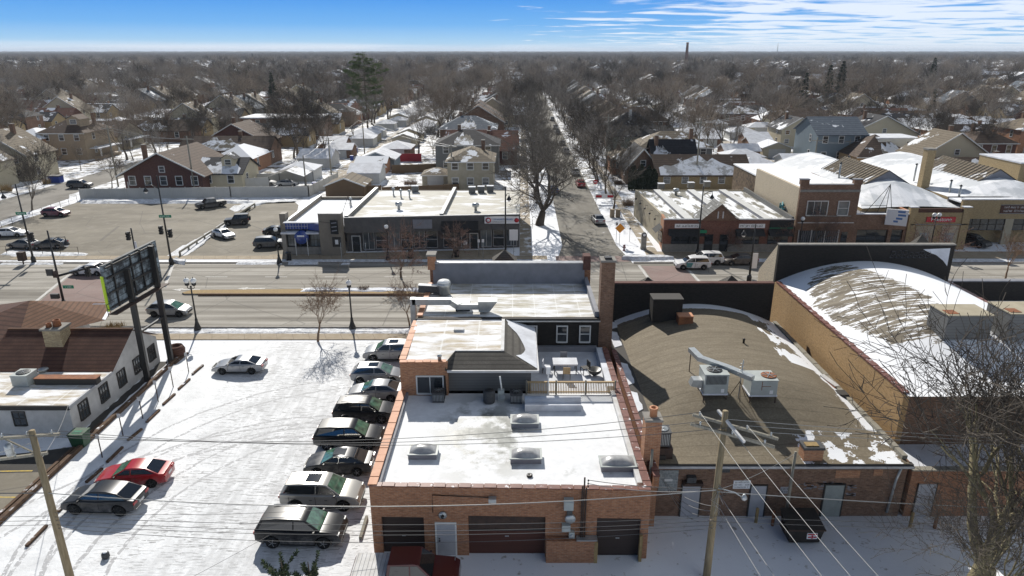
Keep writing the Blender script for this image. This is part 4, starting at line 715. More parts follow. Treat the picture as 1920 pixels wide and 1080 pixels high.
m = MB(); m.box(FX0, FY1, 0, FX1, FY1 + .4, 9.45, 'brick_black'); m.box(FX0 - .03, FY1 - .05, 9.45, FX1 + .03, FY1 + .45, 9.55, 'stone_grey')
m.build('parapet_head', gF)
m = MB()
for x_, c_ in ((FX0, 'brick_cream'), (FX1 - .35, 'brick_black')): m.add([(x_, FY1 + .4, 0), (x_, FY1 + 4, 0), (x_, FY1 + 4, 6.05), (x_, FY1 + .4, 9.4), (x_ + .35, FY1 + .4, 0), (x_ + .35, FY1 + 4, 0), (x_ + .35, FY1 + 4, 6.05), (x_ + .35, FY1 + .4, 9.4)], [(0, 3, 2, 1), (4, 5, 6, 7), (2, 3, 7, 6), (1, 2, 6, 5)], c_)
m.add([(FX0 + .35, FY1 + 3.9, 6.0), (FX1 - .35, FY1 + 3.9, 6.0), (FX1 - .35, FY1 + .4, 9.3), (FX0 + .35, FY1 + .4, 9.3)], [(0, 1, 2, 3)], 'shingle_dark'); m.box(FX0 + .35, FY1 + 3.5, 0, FX1 - .35, FY1 + 3.9, 6.0, 'brick_tan'); pf = m.build('parapet', gF)
m = MB(); rd = random.Random(12); gx, gz = 32.3, 8.35   # spray painted outline lettering on the parapet
for k in range(7):
    x_ = gx + k * .5; h_ = rd.uniform(.45, .75); p_ = [(x_, gz), (x_ + .05, gz + h_), (x_ + .4, gz + h_ * .95), (x_ + .42, gz + h_ * .5), (x_ + .15, gz + h_ * .45), (x_ + .45, gz + .02), (x_, gz)]
    m.tube([(a, FY1 - .02, b) for a, b in p_], .022, 4, 'membrane_grey')
m.build('graffiti', pf)['label'] = 'white outline scrawl sprayed on the black brick'
m = MB(); m.poly([(35.0, FY1 - .012, 9.1), (37.3, FY1 - .012, 9.2), (37.35, FY1 - .012, 7.6), (36.9, FY1 - .012, 8.1), (36.2, FY1 - .012, 8.6), (35.6, FY1 - .012, 8.8)], 'deck_snow'); m.build('snow_patch', pf)
# covered pipes along the roof
a0, b0 = P(1640, 497, 8.0), P(1762, 574, 7.6)
m = MB()
for dx_ in (0, .18): m.tube([(29.6 + dx_, 54.8, 7.85), (30.3 + dx_, 50, 7.95), (31.0 + dx_, 45, 7.9)], .05, 6, 'rust_steel')
for k in range(5): m.box(29.5 + k * .34, 54.2 - k * 2.1, 7.7, 29.95 + k * .34, 54.4 - k * 2.1, 7.9, 'unit_dark')
tag(m.build('roof_pipe'), 'pair of thin pipes running down the snowy barrel roof', 'pipe')
def big_box(px, py, w, d, h, lb):
    q = P(px, py, 7.4); u = (q.x - FX0) / (FX1 - FX0) * 2 - 1; z0 = FZ + 1.85 * (1 - min(1, u * u)) - .3; e_ = thing('roof_housing', lb, 'roof housing', (q.x + w / 2, q.y + d / 2, z0)); m = MB(); m.box(q.x, q.y, z0, q.x + w, q.y + d, z0 + h, 'siding_grey'); m.build('casing', e_); m = MB(); m.box(q.x - .04, q.y - .04, z0 + h, q.x + w + .04, q.y + d + .04, z0 + h + .06, 'stucco_cream'); m.build('cover', e_); m = MB(); m.box(q.x + .1, q.y + .2, z0 + h + .062, q.x + .8, q.y + .9, z0 + h + .09, 'rust'); m.build('rust_stain', e_)
big_box(1768, 640, 2.9, 2.0, 1.6, 'large grey box with beige lid and rust stain on the snowy barrel roof'); big_box(1882, 645, 3.6, 2.2, 1.7, 'second large grey box on the snowy barrel roof, cut by the photo edge')
# F2: lean-to in front
gG = thing('rear_extension', 'low brick extension with flat snow roof and grey door before the tan wall hall', 'building', (31, 34, 0))
m = MB(); m.box(22.25, 32.5, 0, 45, 32.8, 3.0, 'brick_red'); m.box(22.25, 32.8, 0, 22.6, 35.38, 3.0, 'brick_brown'); m.build('wall', gG); m = MB(); m.box(22.61, 32.81, 2.6, 45, 35.38, 2.9, 'deck_snow'); m.build('roof', gG); m = MB(); m.box(22.2, 32.45, 3.0, 45, 32.85, 3.07, 'wood_grey'); m.build('coping', gG)
m = MB(); m.box(22.75, 32.44, .02, 23.75, 32.496, 2.15, 'door_grey'); m.box(22.69, 32.43, .02, 22.75, 32.497, 2.2, 'frame_dark'); m.box(23.75, 32.43, .02, 23.81, 32.497, 2.2, 'frame_dark'); m.build('door', gG)
m = MB(); m.box(29.3, 32.46, 1.2, 30.3, 32.496, 2.2, 'glass_mid'); m.build('window', gG)
gH = thing('flat_roof_shop', 'dark parapet and roof of a low shop right of the snowy barrel roof', 'building', (42, 52, 0)); m = MB(); m.box(37.9, 50.0, 0, 60, 57, 4.2, 'brick_orange', 'roof_strip_snow'); m.box(37.9, 56.6, 4.2, 60, 57, 6.0, 'brick_black'); m.build('wall', gH); m = MB(); m.box(37.9, 56.5, 6.0, 60, 57.1, 6.1, 'membrane_grey'); m.build('coping', gH)
gH = thing('flat_roof_shop', 'low shop with snowy roof against the right edge, nearer than the dark parapet', 'building', (42, 42, 0)); m = MB(); m.box(37.9, 35.6, 0, 60, 49.8, 3.4, 'brick_brown', 'deck_snow'); m.build('wall', gH)
# little shingled turrets in front of the shop fronts
for px, py, lb in ((1215, 519, 'leftmost small shingle turret tip peeping over the black parapet'), (1372, 516, 'small shingle turret tip peeping over the black parapet near the tan wall'), (946, 468, 'pointed shingle turret tip behind the grey membrane parapet')):
    q = PY(px, py, 58.2); m = MB(); m.add([(q.x - 1.1, 57.3, q.z - .95), (q.x + 1.1, 57.3, q.z - .95), (q.x + 1.1, 59.1, q.z - .95), (q.x - 1.1, 59.1, q.z - .95), (q.x, 58.2, q.z)], [(0, 1, 4), (1, 2, 4), (2, 3, 4), (3, 0, 4)], 'mansard'); m.box(q.x - .9, 57.5, 0, q.x + .9, 58.9, q.z - .96, 'brick_dark'); tag(m.build('entrance_turret'), lb, 'turret')
t_ = MB(); q = P(1690, 465, 7); t_.add([(q.x - 1.6, 60.1, 7.2), (q.x + 1.6, 60.1, 7.2), (q.x + 1.6, 61.9, 7.2), (q.x - 1.6, 61.9, 7.2), (q.x, 61, 9.1)], [(0, 1, 4), (1, 2, 4), (2, 3, 4), (3, 0, 4)], 'mansard'); t_.box(q.x - 1.5, 60.2, 0, q.x + 1.5, 61.8, 7.18, 'brick_dark'); tag(t_.build('entrance_turret'), 'pale shingle turret above the right black parapet, below the red shop sign', 'turret')

# G: restaurant on the left
gR = thing('restaurant', 'white walled restaurant with brown tiled gables, stone chimney and patchy flat roof', 'building', (-36, 48, 0))
m = MB(); m.box(-52, 41.0, 0, -30, 41.3, 2.3, 'stucco_white'); m.box(-30.3, 41.3, 0, -30, 46.3, 2.3, 'stucco_white'); m.box(-30.3, 46.3, 0, -30, 53.0, 2.35, 'stucco_white'); m.add([(-30, 46.3, 2.35), (-30, 53.0, 2.35), (-30, 49.65, 4.3)], [(0, 1, 2)], 'stucco_white'); m.box(-41.2, 49.5, 0, -39.6, 51.4, 2.4, 'stucco_white'); m.build('wall', gR)
m = MB(); m.box(-52, 41.0, 2.301, -29.95, 46.2, 2.38, 'roof_melting'); m.box(-52, 40.86, 2.1, -29.9, 40.99, 2.42, 'frame_dark'); m.box(-29.98, 40.86, 2.2, -29.85, 46.3, 2.42, 'metal_coping'); m.build('roof', gR)['label'] = 'flat roof section with melting snow'
m = MB(); zr_ = 4.4
m.add([(-39.6, 46.1, 2.42), (-29.8, 46.1, 2.42), (-29.8, 49.65, zr_), (-39.6, 49.65, zr_)], [(0, 1, 2, 3)], 'tile_dark'); m.add([(-39.6, 53.2, 2.42), (-29.8, 53.2, 2.42), (-29.8, 49.65, zr_), (-39.6, 49.65, zr_)], [(3, 2, 1, 0)], 'tile_dark'); m.bar((-39.6, 49.65, zr_ + .03), (-29.8, 49.65, zr_ + .03), .2, .08, 'tile_brown'); m.build('roof', gR)['label'] = 'dark brown tiled gable'
m = MB(); pk = (-41.0, 54.5, 5.0); ex = P(203, 597, 2.45); m.add([(-48.5, 49.0, 2.45), (-39.0, 49.4, 3.4), (ex.x, ex.y - .4, 2.45), (ex.x - 1.5, 61, 2.45), (-49, 60, 2.45), pk], [(1, 2, 5), (2, 3, 5), (3, 4, 5)], 'tile_brown'); m.add([(-48.5, 49.0, 2.45), (-39.0, 49.4, 3.4), (-49, 60, 2.45), pk], [(0, 1, 3), (2, 0, 3)], 'tile_dark'); m.box(-47.8, 49.8, 0, -39.7, 59.5, 2.5, 'stucco_white'); m.build('roof', gR)['label'] = 'brown tiled hip roof'  # front and left faces take darker tile, painting their shade into the colour
m = MB(); m.add([(ex.x - 2.6, 56.4, 3.05), (ex.x + .05, ex.y - .5, 2.52), (ex.x - 1.4, 60.4, 2.56), (ex.x - 2.2, 58.6, 3.2)], [(0, 1, 2, 3)], 'snow_field'); m.add([(-44.6, 48.6, 2.62), (-42.2, 48.9, 2.75), (-41.5, 51.2, 3.6), (-42.5, 51.0, 3.5)], [(0, 1, 2, 3)], 'snow_field'); m.build('snow_patch', gR)
m = MB(); m.box(-35.85, 48.1, 2.8, -34.5, 49.3, 4.9, 'stone_ledge'); m.box(-35.97, 47.98, 4.9, -34.38, 49.42, 5.05, 'stone_grey'); m.lathe([(.3, 0), (.26, .5), (.2, .5), (.2, .1)], (-35.0, 48.7, 5.05), 12, 'rust'); m.lathe([(.22, 0), (.2, .3), (.15, .3), (.15, .1)], (-35.5, 48.5, 5.05), 12, 'rust'); m.build('chimney', gR)['label'] = 'square ledge stone chimney with two clay pots'
for y_ in (42.4, 44.9, 47.3, 49.6, 51.9): window(gR, -30, .75, .95, 1.15, y_, 'frame_dark', 'glass_mid', .08, .08, 2, True, '+x')
for x_ in (-33.5, -37.5): window(gR, x_, .9, .8, 1.0, 41.0, 'frame_dark', 'glass_mid', .06, .06, 1)
q = P(42, 724, 2.38); condenser(q.x, q.y + .4, 2.38, 1.15, .85, 'green grey air conditioner with round fan on the restaurant roof', 'unit_paint')
m = MB(); a_, b_ = P(66, 722, 2.38), P(182, 722, 2.38); m.box(a_.x, a_.y, 2.39, b_.x, a_.y + .55, 2.85, 'frame_dark'); m.box(a_.x - .03, a_.y - .03, 2.85, b_.x + .03, a_.y + .65, 2.9, 'rust'); tag(m.build('long_skylight'), 'long low dark box with rusty lid on the restaurant roof', 'skylight')
m = MB(); q = P(82, 697, 2.38); m.lathe([(.28, 0), (.28, .15), (.36, .17), (.34, .26), (.02, .3)], (q.x, q.y, 2.38), 12, 'galvanised'); tag(m.build('roof_vent'), 'low round metal vent behind the long rusty box', 'vent')
# billboard
bb = thing('billboard', 'tall two post billboard seen from behind with a lime green edge', 'billboard', (-29.1, 51, 0))
for (x_, y_) in ((-29.2, 49.3), (-28.95, 52.75)): m = MB(); m.box(x_ - .2, y_ - .14, 0, x_ + .2, y_ + .14, 9.4 if y_ < 50 else 10.3, 'black_metal'); m.build('post', bb)
m = MB(); m.prism([(-29.75, 47.0), (-29.5, 47.0), (-29.2, 54.1), (-29.45, 54.1)], 6.95, 10.4, 'billboard_back'); m.build('panel', bb)
m = MB()
for z in (7.2, 8.3, 9.4, 10.2): m.bar((-29.42, 47.1, z), (-29.12, 53.5, z), .1, .12, 'black_metal')
for y_ in (47.9, 50.2, 51.5, 53.2): m.bar((-29.42 + (y_ - 47) * .045, y_, 7.0), (-29.42 + (y_ - 47) * .045, y_, 10.35), .1, .1, 'black_metal')
m.bar((-29.2, 49.3, 4.2), (-28.95, 52.75, 4.2), .15, .15, 'black_metal'); m.build('frame', bb)
m = MB(); m.bar((-29.2, 46.6, 6.8), (-28.75, 53.7, 6.8), .6, .06, 'rust_steel')
for z in (7.3, 7.7): m.bar((-29.3, 46.2, z), (-29.2, 47.0, z), .04, .04, 'black_metal')
m.bar((-29.3, 46.2, 6.8), (-29.3, 46.2, 7.7), .04, .04, 'black_metal'); m.build('catwalk', bb)
m = MB(); m.box(-29.80, 46.9, 6.9, -29.62, 46.995, 9.6, 'lime'); m.build('trim', bb)
# ------------------------------------------------------------------ shops across the road
# M1 diner with blue tiles
g = thing('blue_tile_diner', 'small corner diner with blue tile band, arched door canopy and snowy roof', 'building', (-27, 90, 0))
m = MB(); m.box(-29.6, 85.5, 0, -24.7, 85.8, 1.0, 'stone_grey'); m.box(-29.6, 85.8, 0, -29.3, 104, 4.1, 'panel_taupe'); m.box(-29.3, 86.4, 0, -24.7, 86.7, 3.4, 'panel_charcoal'); m.box(-29.7, 85.4, 0, -29.2, 86.4, 3.2, 'stone_grey'); m.box(-29.2, 103.6, 0, -19, 104, 3.9, 'panel_taupe'); m.build('wall', g)
m = MB(); m.poly([(-29.3, 86.6, 3.5), (-21.9, 86.6, 3.5), (-19.2, 103.6, 3.5), (-29.3, 103.6, 3.5)], 'roof_strip_snow'); m.box(-29.7, 85.0, 2.85, -24.8, 86.4, 3.05, 'deck_snow'); m.box(-29.6, 86.8, 4.1, -29.25, 104, 4.2, 'metal_coping'); m.build('roof', g)
m = MB(); m.box(-29.4, 85.9, 3.3, -26.4, 86.38, 4.1, 'tile_blue')
m.prism([(-26.4, 85.9), (-24.7, 85.4), (-24.7, 86.38), (-26.4, 86.38)], 3.2, 4.1, 'tile_blue')
for k in range(9): m.box(-29.4 + k * .37, 85.88, 3.3, -29.37 + k * .37, 85.9, 4.1, 'membrane_white')
m.box(-29.4, 85.87, 3.68, -26.4, 85.9, 3.71, 'membrane_white'); m.box(-29.5, 85.8, 4.1, -24.7, 86.5, 4.2, 'deck_snow'); m.build('tile_band', g)
m = MB(); m.lathe([(.02, 0), (.85, 0), (.85, 1.1), (.02, 1.1)], (-27.1, 84.9, 2.4), 20, 'tile_blue', 'y'); m.box(-27.9, 84.85, 0, -27.83, 84.92, 2.4, 'frame_white'); m.box(-26.37, 84.85, 0, -26.3, 84.92, 2.4, 'frame_white'); m.box(-27.55, 84.84, 2.55, -26.65, 84.89, 2.75, 'sign_white'); m.build('canopy', g)
m = MB(); m.box(-27.6, 86.36, 0, -26.6, 86.4, 2.1, 'glass_dark'); m.build('door', g)
window(g, -28.6, 1.05, 1.1, 1.7, 85.9, 'frame_dark', 'glass_sheen', .06, .05, 2); window(g, -25.5, 1.05, 1.3, 1.7, 85.9, 'frame_dark', 'glass_sheen', .06, .05, 2)
m = MB(); m.box(-30.4, 87.3, 0, -29.62, 88.6, 5.0, 'panel_taupe'); m.build('pier', g)
g = thing('sign_tower', 'plain taupe wall slab with a hanging vertical sign beside the blue diner', 'tower', (-23.2, 86, 0))
m = MB(); m.box(-24.7, 85.0, 0, -21.8, 86.3, 5.5, 'panel_taupe'); m.box(-24.75, 84.95, 5.5, -21.75, 86.35, 5.58, 'membrane_white'); m.build('wall', g)
m = MB(); m.prism([(-23.0, 84.2), (-22.0, 84.0), (-22.0, 84.15), (-23.0, 84.35)], 3.1, 4.9, 'awning'); m.bar((-24.6, 84.9, 4.55), (-23, 84.3, 4.5), .05, .05, 'frame_dark'); m.bar((-22.5, 84.95, 4.8), (-22.5, 84.2, 4.8), .06, .06, 'frame_dark'); s_ = m.build('hanging_sign', g)
m = MB()
for k in range(3): m.bar((-22.85, 84.14, 4.5 - k * .5), (-22.15, 84.0, 4.62 - k * .5), .02, .12, 'membrane_grey')
m.build('sign_stroke', s_)
m = MB(); m.box(-23.1, 84.93, 1.2, -22.0, 84.99, 2.5, 'frame_dark'); m.box(-22.75, 84.9, 1.55, -22.35, 84.93, 2.15, 'sign_white'); m.build('notice_case', g)
t_ = MB()
for (a, b) in (((-23.6, 92.5), (-22.6, 93)), ((-21.6, 92.5), (-22.6, 93)), ((-22.6, 94.2), (-22.6, 93))): t_.tube([(a[0], a[1], 3.5), (b[0], b[1], 6.2)], .03, 5, 'rust_steel')
for z in (4.3, 5.2): t_.bar((-23.2, 92.7, z), (-22.0, 92.7, z), .03, .03, 'rust_steel')
tag(t_.build('roof_antenna'), 'three legged lattice antenna on the snowy diner roof', 'antenna')
# M2+M3 strip
def strip_unit(name, label, xa, xb, ya, yb, zt, back, roofmat, wallmat='panel_charcoal', skew=NSX):
    g = thing(name, label, 'shop', ((xa + xb) / 2, ya, 0)); m = MB(); m.prism([(xa, ya), (xb, yb), (xb, yb + .35), (xa, ya + .35)], 2.75, zt, wallmat); m.prism([(xa, ya + 1), (xb, yb + 1), (xb, yb + 1.2), (xa, ya + 1.2)], 0, 2.75, 'panel_charcoal'); m.build('wall', g)
    d = back - ya; m = MB(); m.poly([(xa, ya + .35, zt - .35), (xb, yb + .35, zt - .35), (nsx(xb, back), back, zt - .35), (nsx(xa, back), back, zt - .35)], roofmat); m.prism([(nsx(xa, back), back), (nsx(xb, back), back), (nsx(xb, back), back + .3), (nsx(xa, back), back + .3)], 0, zt - .3, 'panel_taupe'); m.prism([(xa, ya - .02), (xb, yb - .02), (xb, yb + .4), (xa, ya + .4)], zt, zt + .07, 'membrane_white'); r = m.build('roof', g)
    m = MB(); m.prism([(xa + .02, ya + .4), (xa + .5, ya + .4), (nsx(xa + .5, back), back), (nsx(xa + .02, back), back)], zt - .4, zt + .25, 'siding_grey', 'metal_coping'); m.build('parapet', g); return g, r
g2, r2 = strip_unit('strip_shop', 'wide dark fronted shop with glass front left of the middle parapet', -21.7, -9.5, 86.0, 87.1, 4.75, 106, 'roof_strip_left')
g3, r3 = strip_unit('strip_shop', 'end shop of the strip with the round logo sign, nearest the street trees', -9.5, 1.0, 87.1, 88.0, 4.75, 106, 'roof_strip_left')
for (gg, a, b, ya, yb) in ((g2, -21.3, -9.8, 86.0, 87.1), (g3, -9.2, .7, 87.1, 88.0)):
    n = int((b - a) / 1.55)
    for k in range(n):
        x_ = a + (b - a) * (k + .5) / n; yy = ya + (yb - ya) * (x_ - a) / (b - a) + .72; 
        if (gg is g2 and k == 0) or (gg is g3 and k == 2):
            m = MB(); m.box(x_ - .5, yy, 0, x_ + .5, yy + .05, 2.1, 'glass_dark'); m.box(x_ - .58, yy - .02, 0, x_ - .5, yy + .06, 2.2, 'frame_white'); m.box(x_ + .5, yy - .02, 0, x_ + .58, yy + .06, 2.2, 'frame_white'); m.box(x_ - .5, yy - .02, 2.1, x_ + .5, yy + .06, 2.2, 'frame_white'); m.build('door', gg)
        else: window(gg, x_, .35, 1.4, 2.25, yy, 'membrane_white', ('glass_dark', 'glass_mid', 'glass_dark', 'glass_sheen')[k % 4], .035, .05, 1 if k % 2 else 0, k % 2 == 0, name='shop_window')
m = MB(); m.box(-9.2, 86.2, 3.0, -4.4, 87.1, 3.1, 'awning'); m.add([(-9.2, 86.1, 2.7), (-4.4, 86.3, 2.7), (-4.4, 87.2, 4.1), (-9.2, 87.0, 4.1)], [(0, 1, 2, 3)], 'awning'); m.build('awning', g3)['label'] = 'black sloping awning'
m = MB(); m.box(-3.6, 87.3, 3.7, .9, 87.4, 4.6, 'sign_white'); m.lathe([(.02, 0), (.36, 0), (.36, -.03), (.02, -.04)], (-3.1, 87.28, 4.15), 18, 'sign_red', 'y'); m.lathe([(.02, 0), (.22, 0), (.22, -.02), (.02, -.03)], (-3.1, 87.24, 4.15), 18, 'sign_white', 'y'); m.lathe([(.02, 0), (.3, 0), (.3, -.03), (.02, -.04)], (.6, 87.28, 4.15), 18, 'sign_red', 'y'); sg = m.build('sign', g3); sg['_o'] = g3['_o']
text('LIVE AND BELIEVE WELLNESS', .27, (-1.15, 87.26, 4.27), (R(90), 0, 0), 'sign_blue', 'lettering', sg); strokes(sg, -1.15, 3.92, 2.9, .24, 87.29, 'black_metal', 5)
for o in list(sg.children):
    if len(o.data.vertices) > 800: o.scale = (.72, 1, 1)
    
m = MB(); m.box(-12.9, 86.6, 3.2, -10.4, 86.7, 4.4, 'membrane_grey'); m.build('sign_blank', g2)['label'] = 'blank pale grey sign panel'
m = MB(); m.box(-6.4, 86.9, .9, -5.9, 86.96, 1.5, 'sign_white'); m.build('poster', g3)
# small things on the strip roofs
def roof_vent(px, py, z, kind, lb):
    q = P(px, py, z); m = MB(); x_, y_ = q.x, q.y
    if kind == 0: m.lathe([(.2, 0), (.2, .5), (.45, .55), (.5, .85), (.4, 1.05), (.02, 1.1)], (x_, y_, z), 10, 'galvanised')
    elif kind == 1: m.box(x_ - .5, y_, z + .1, x_ + .5, y_ + .8, z + .95, 'siding_grey'); m.box(x_ - .55, y_ - .05, z + .95, x_ + .55, y_ + .85, z + 1.02, 'deck_snow'); m.box(x_ - .4, y_ - .01, z, x_ - .3, y_ + .7, z + .1, 'black_metal'); m.box(x_ + .3, y_ - .01, z, x_ + .4, y_ + .7, z + .1, 'black_metal')
    else: m.tube([(x_, y_, z), (x_, y_, z + .9)], .12, 8, 'galvanised'); m.lathe([(.05, 0), (.28, .05), (.2, .3), (.02, .35)], (x_, y_, z + .9), 8, 'galvanised')
    tag(m.build('roof_vent'), lb, 'vent', 'vents on the flat shop roofs')
for a in ((748, 393, 4.4, 0, 'round grey turbine vent in the middle of the strip roof'), (752, 370, 4.4, 2, 'capped vent pipe toward the back of the strip roof'), (768, 371, 4.4, 2, 'second capped pipe behind the round turbine vent'), (778, 361, 4.4, 1, 'boxy rooftop unit at the back edge of the strip roof'), (738, 366, 4.4, 2, 'dark low vent at the back left of the strip roof'),
          (892, 395, 4.4, 0, 'round vent on the right strip roof beside the tall light pole'), (885, 363, 4.4, 1, 'pale boxy unit at the back of the right strip roof'), (902, 362, 4.4, 1, 'boxy unit next to the yellow house wall'), (919, 361, 4.4, 1, 'rightmost boxy unit at the back of the strip'), (658, 385, 3.5, 2, 'vent pipe on the diner roof near the middle parapet'),
          (1240, 356, 3.9, 1, 'dark square unit at the back left of the red brick shops'), (1267, 366, 3.9, 0, 'round vent between the two sloping ridges of the shops'), (1296, 354, 3.9, 1, 'blue grey unit at the back of the red brick shops'), (1326, 352, 3.9, 1, 'dark unit at the back right of the red brick shops')): roof_vent(*a)
# R: red brick shops with tan side
g = thing('red_brick_shops', 'row of red brick shops with a central gable, black awnings and tan painted side wall', 'shops', (28, 90, 0))
m = MB(); m.box(19.9, 87.1, 1.0, 36.9, 87.4, 4.25, 'brick_maroon'); m.box(19.88, 87.05, 0, 36.9, 87.4, 1.0, 'stone_grey'); m.prism([(19.9, 87.4), (20.2, 87.4), (20.5, 90.5), (20.2, 90.5)], 0, 4.25, 'brick_orange'); m.prism([(20.2, 90.5), (20.5, 90.5), (nsx(20.2, 108) - .6, 108), (nsx(19.9, 108) - .6, 108)], 0, 4.2, 'stucco_cream'); m.prism([(36.6, 87.4), (36.9, 87.4), (37.2, 108), (36.9, 108)], 0, 4.6, 'siding_grey'); m.box(19.7, 108, 0, 37.2, 108.3, 4.1, 'stucco_cream'); m.build('wall', g)
m = MB(); m.poly([(20.2, 87.4, 3.95), (36.7, 87.4, 3.95), (37, 108, 3.95), (19.9, 108, 3.95)], 'roof_strip_right'); m.box(19.85, 87.0, 4.25, 36.95, 87.45, 4.36, 'metal_coping'); r = m.build('roof', g)
for x_ in (23.2, 28.6, 33.6): m = MB(); m.prism([(x_ - .55, 87.5), (x_ + .55, 87.5), (x_ + .3, 107.5), (x_ - .8, 107.5)], 3.96, 4.34, 'membrane_grey', 'siding_white'); m.build('roof_ridge', r)
m = MB(); m.add([(24.6, 86.9, 4.2), (29.6, 86.9, 4.2), (27.1, 86.9, 6.3), (24.6, 88.9, 4.2), (29.6, 88.9, 4.2), (27.1, 88.9, 6.3)], [(0, 1, 2), (3, 5, 4)], 'brick_brown'); m.add([(24.3, 86.6, 4.1), (27.1, 86.6, 6.45), (27.1, 90.2, 6.45), (24.3, 90.2, 4.1), (29.9, 86.6, 4.1), (29.9, 90.2, 4.1)], [(0, 1, 2, 3), (1, 4, 5, 2)], 'shingle_grey'); m.box(26.7, 86.85, 4.5, 26.85, 86.9, 5.4, 'membrane_white'); m.box(27.35, 86.85, 4.5, 27.5, 86.9, 5.4, 'membrane_white'); m.build('gable', g)
for (a, b, mt) in ((20.5, 25.2, 'awning'), (29.3, 33.0, 'awning'), (33.6, 36.6, 'awning')):
    m = MB(); m.add([(a, 86.0, 2.3), (b, 86.0, 2.3), (b, 87.08, 3.05), (a, 87.08, 3.05), (a, 87.08, 2.3), (b, 87.08, 2.3)], [(0, 1, 2, 3), (0, 3, 4), (1, 5, 2)], mt); m.build('awning', g)
m = MB(); m.add([(19.0, 87.7, 2.3), (19.85, 87.7, 3.1), (19.95, 90.2, 3.1), (19.0, 90.2, 2.3)], [(0, 1, 2, 3)], 'awning'); m.build('awning', g)['label'] = 'small black awning round the corner'
for (a, w) in ((22.8, 3.6), (31.0, 3.0), (35.0, 2.6)): window(g, a, 1.05, w, 1.5, 87.1, 'frame_dark', 'glass_dark', .06, .04, 2, a > 34, name='shop_window')
for a in (25.9, 27.9): m = MB(); m.box(a - .5, 87.0, 0, a + .5, 87.045, 2.3, 'glass_dark'); m.box(a - .56, 86.98, 0, a - .5, 87.05, 2.36, 'frame_dark'); m.box(a + .5, 86.98, 0, a + .56, 87.05, 2.36, 'frame_dark'); m.build('door', g)
window(g, 19.9, 1.0, 2.2, 1.3, 89, 'frame_dark', 'glass_mid', .05, .04, 2, face='-x')
for x_, w in ((23.0, 3.4), (31.4, 3.4)): wall_sign(g, x_, 3.45, w, .55, 87.08, ['PT SOLUTIONS'], size=.36, fg='black_metal')
m = MB(); m.box(33.7, 87.0, 3.15, 36.8, 87.06, 4.2, 'awning'); m.box(33.7, 86.96, 3.1, 36.8, 87.0, 3.25, 'awning_green'); m.build('sign', g)['label'] = 'dark sign board with green strip'
for k in range(5): m = MB(); y_ = 92 + k * 3.4; m.tube([(nsx(20.2, y_) - (y_ - 90) * .034, y_, 3.6), (nsx(19.7, y_) - (y_ - 90) * .034, y_, 3.7), (nsx(19.65, y_) - (y_ - 90) * .034, y_, 3.3)], .04, 5, 'black_metal'); m.sph((nsx(19.65, y_) - (y_ - 90) * .034, y_, 3.2), .16, 'black_metal', 8); m.build('wall_lamp', g)
# rear ivy clad building
g = thing('ivy_brick_building', 'tall brick wall covered in bare brown ivy behind the red brick shops', 'building', (42, 108, 0)); m = MB(); m.box(37.6, 104.5, 0, 40.2, 116, 6.9, 'ivy'); m.box(40.2, 105.5, 0, 41.6, 115, 7.0, 'brick_black'); m.box(41.6, 104.5, 0, 44.6, 116, 6.9, 'ivy'); m.build('wall', g); m = MB(); m.box(37.5, 104.4, 6.9, 44.7, 116.1, 7.1, 'roof_snow_thin'); m.build('roof', g)
# S two storey brick
g = thing('two_storey_brick_shop', 'dark brick two storey shop with tan side wall, raised corners and steel shop grille', 'shop', (41.3, 88, 0))
m = MB(); m.box(37.5, 88.0, 0, 45.3, 88.4, 8.7, 'brick_brown'); m.prism([(37.5, 88.4), (37.9, 88.4), (37.6, 104), (37.2, 104)], 0, 8.2, 'brick_cream'); m.prism([(45.0, 88.4), (45.3, 88.4), (45.7, 104), (45.4, 104)], 0, 7.6, 'brick_brown'); m.build('wall', g)
m = MB(); m.poly([(37.9, 88.4, 7.9), (45.0, 88.4, 7.9), (45.4, 104, 7.6), (37.6, 104, 7.6)], 'roof_snow_thin'); m.build('roof', g)
m = MB(); m.box(37.4, 87.9, 8.7, 38.5, 88.5, 9.35, 'brick_brown'); m.box(44.3, 87.9, 8.7, 45.4, 88.5, 9.35, 'brick_brown'); m.box(37.35, 87.85, 9.35, 38.55, 88.55, 9.45, 'membrane_grey'); m.box(44.25, 87.85, 9.35, 45.45, 88.55, 9.45, 'membrane_grey'); m.box(37.5, 87.9, 7.75, 45.3, 87.99, 8.05, 'stone_grey'); m.box(37.5, 87.92, 8.7, 45.3, 88.45, 8.82, 'membrane_white'); m.box(37.7, 87.93, 3.6, 45.1, 87.99, 3.72, 'membrane_white'); m.box(38.7, 87.9, 4.5, 44.6, 87.99, 4.62, 'stone_grey'); m.build('trim', g)
window(g, 40.0, 4.7, 2.6, 1.8, 88.0, 'frame_white', 'glass_mid', .1, .08, 2, False); window(g, 43.4, 4.7, 1.3, 1.8, 88.0, 'frame_white', 'glass_sheen')
m = MB(); m.box(38.0, 87.93, .2, 43.3, 87.99, 2.6, 'glass_mid'); m.box(43.7, 87.93, 0, 44.5, 87.98, 2.4, 'glass_dark'); o = m.build('shop_window', g); m = MB()
for k in range(18): m.bar((38.0 + k * .3, 87.9, .2), (38.3 + k * .3, 87.9, 2.6), .03, .03, 'membrane_grey'); m.bar((38.3 + k * .3, 87.9, .2), (38.0 + k * .3, 87.9, 2.6), .03, .03, 'membrane_grey')
for x_ in (38, 39.7, 41.5, 43.3): m.box(x_ - .05, 87.88, .1, x_ + .05, 87.92, 2.7, 'membrane_white')
m.build('grille', o)
m = MB()
for k in range(16): a = random.Random(k).uniform(0, 6.28); r_ = random.Random(k + 50).uniform(.1, .9); m.tube([(37.28 - .04, 92.6 + math.cos(a) * r_, 4.6 + math.sin(a) * r_), (37.26 - .04, 92.6 + math.cos(a + 1) * r_, 4.6 + math.sin(a + 1) * r_)], .1, 4, 'paint_teal')
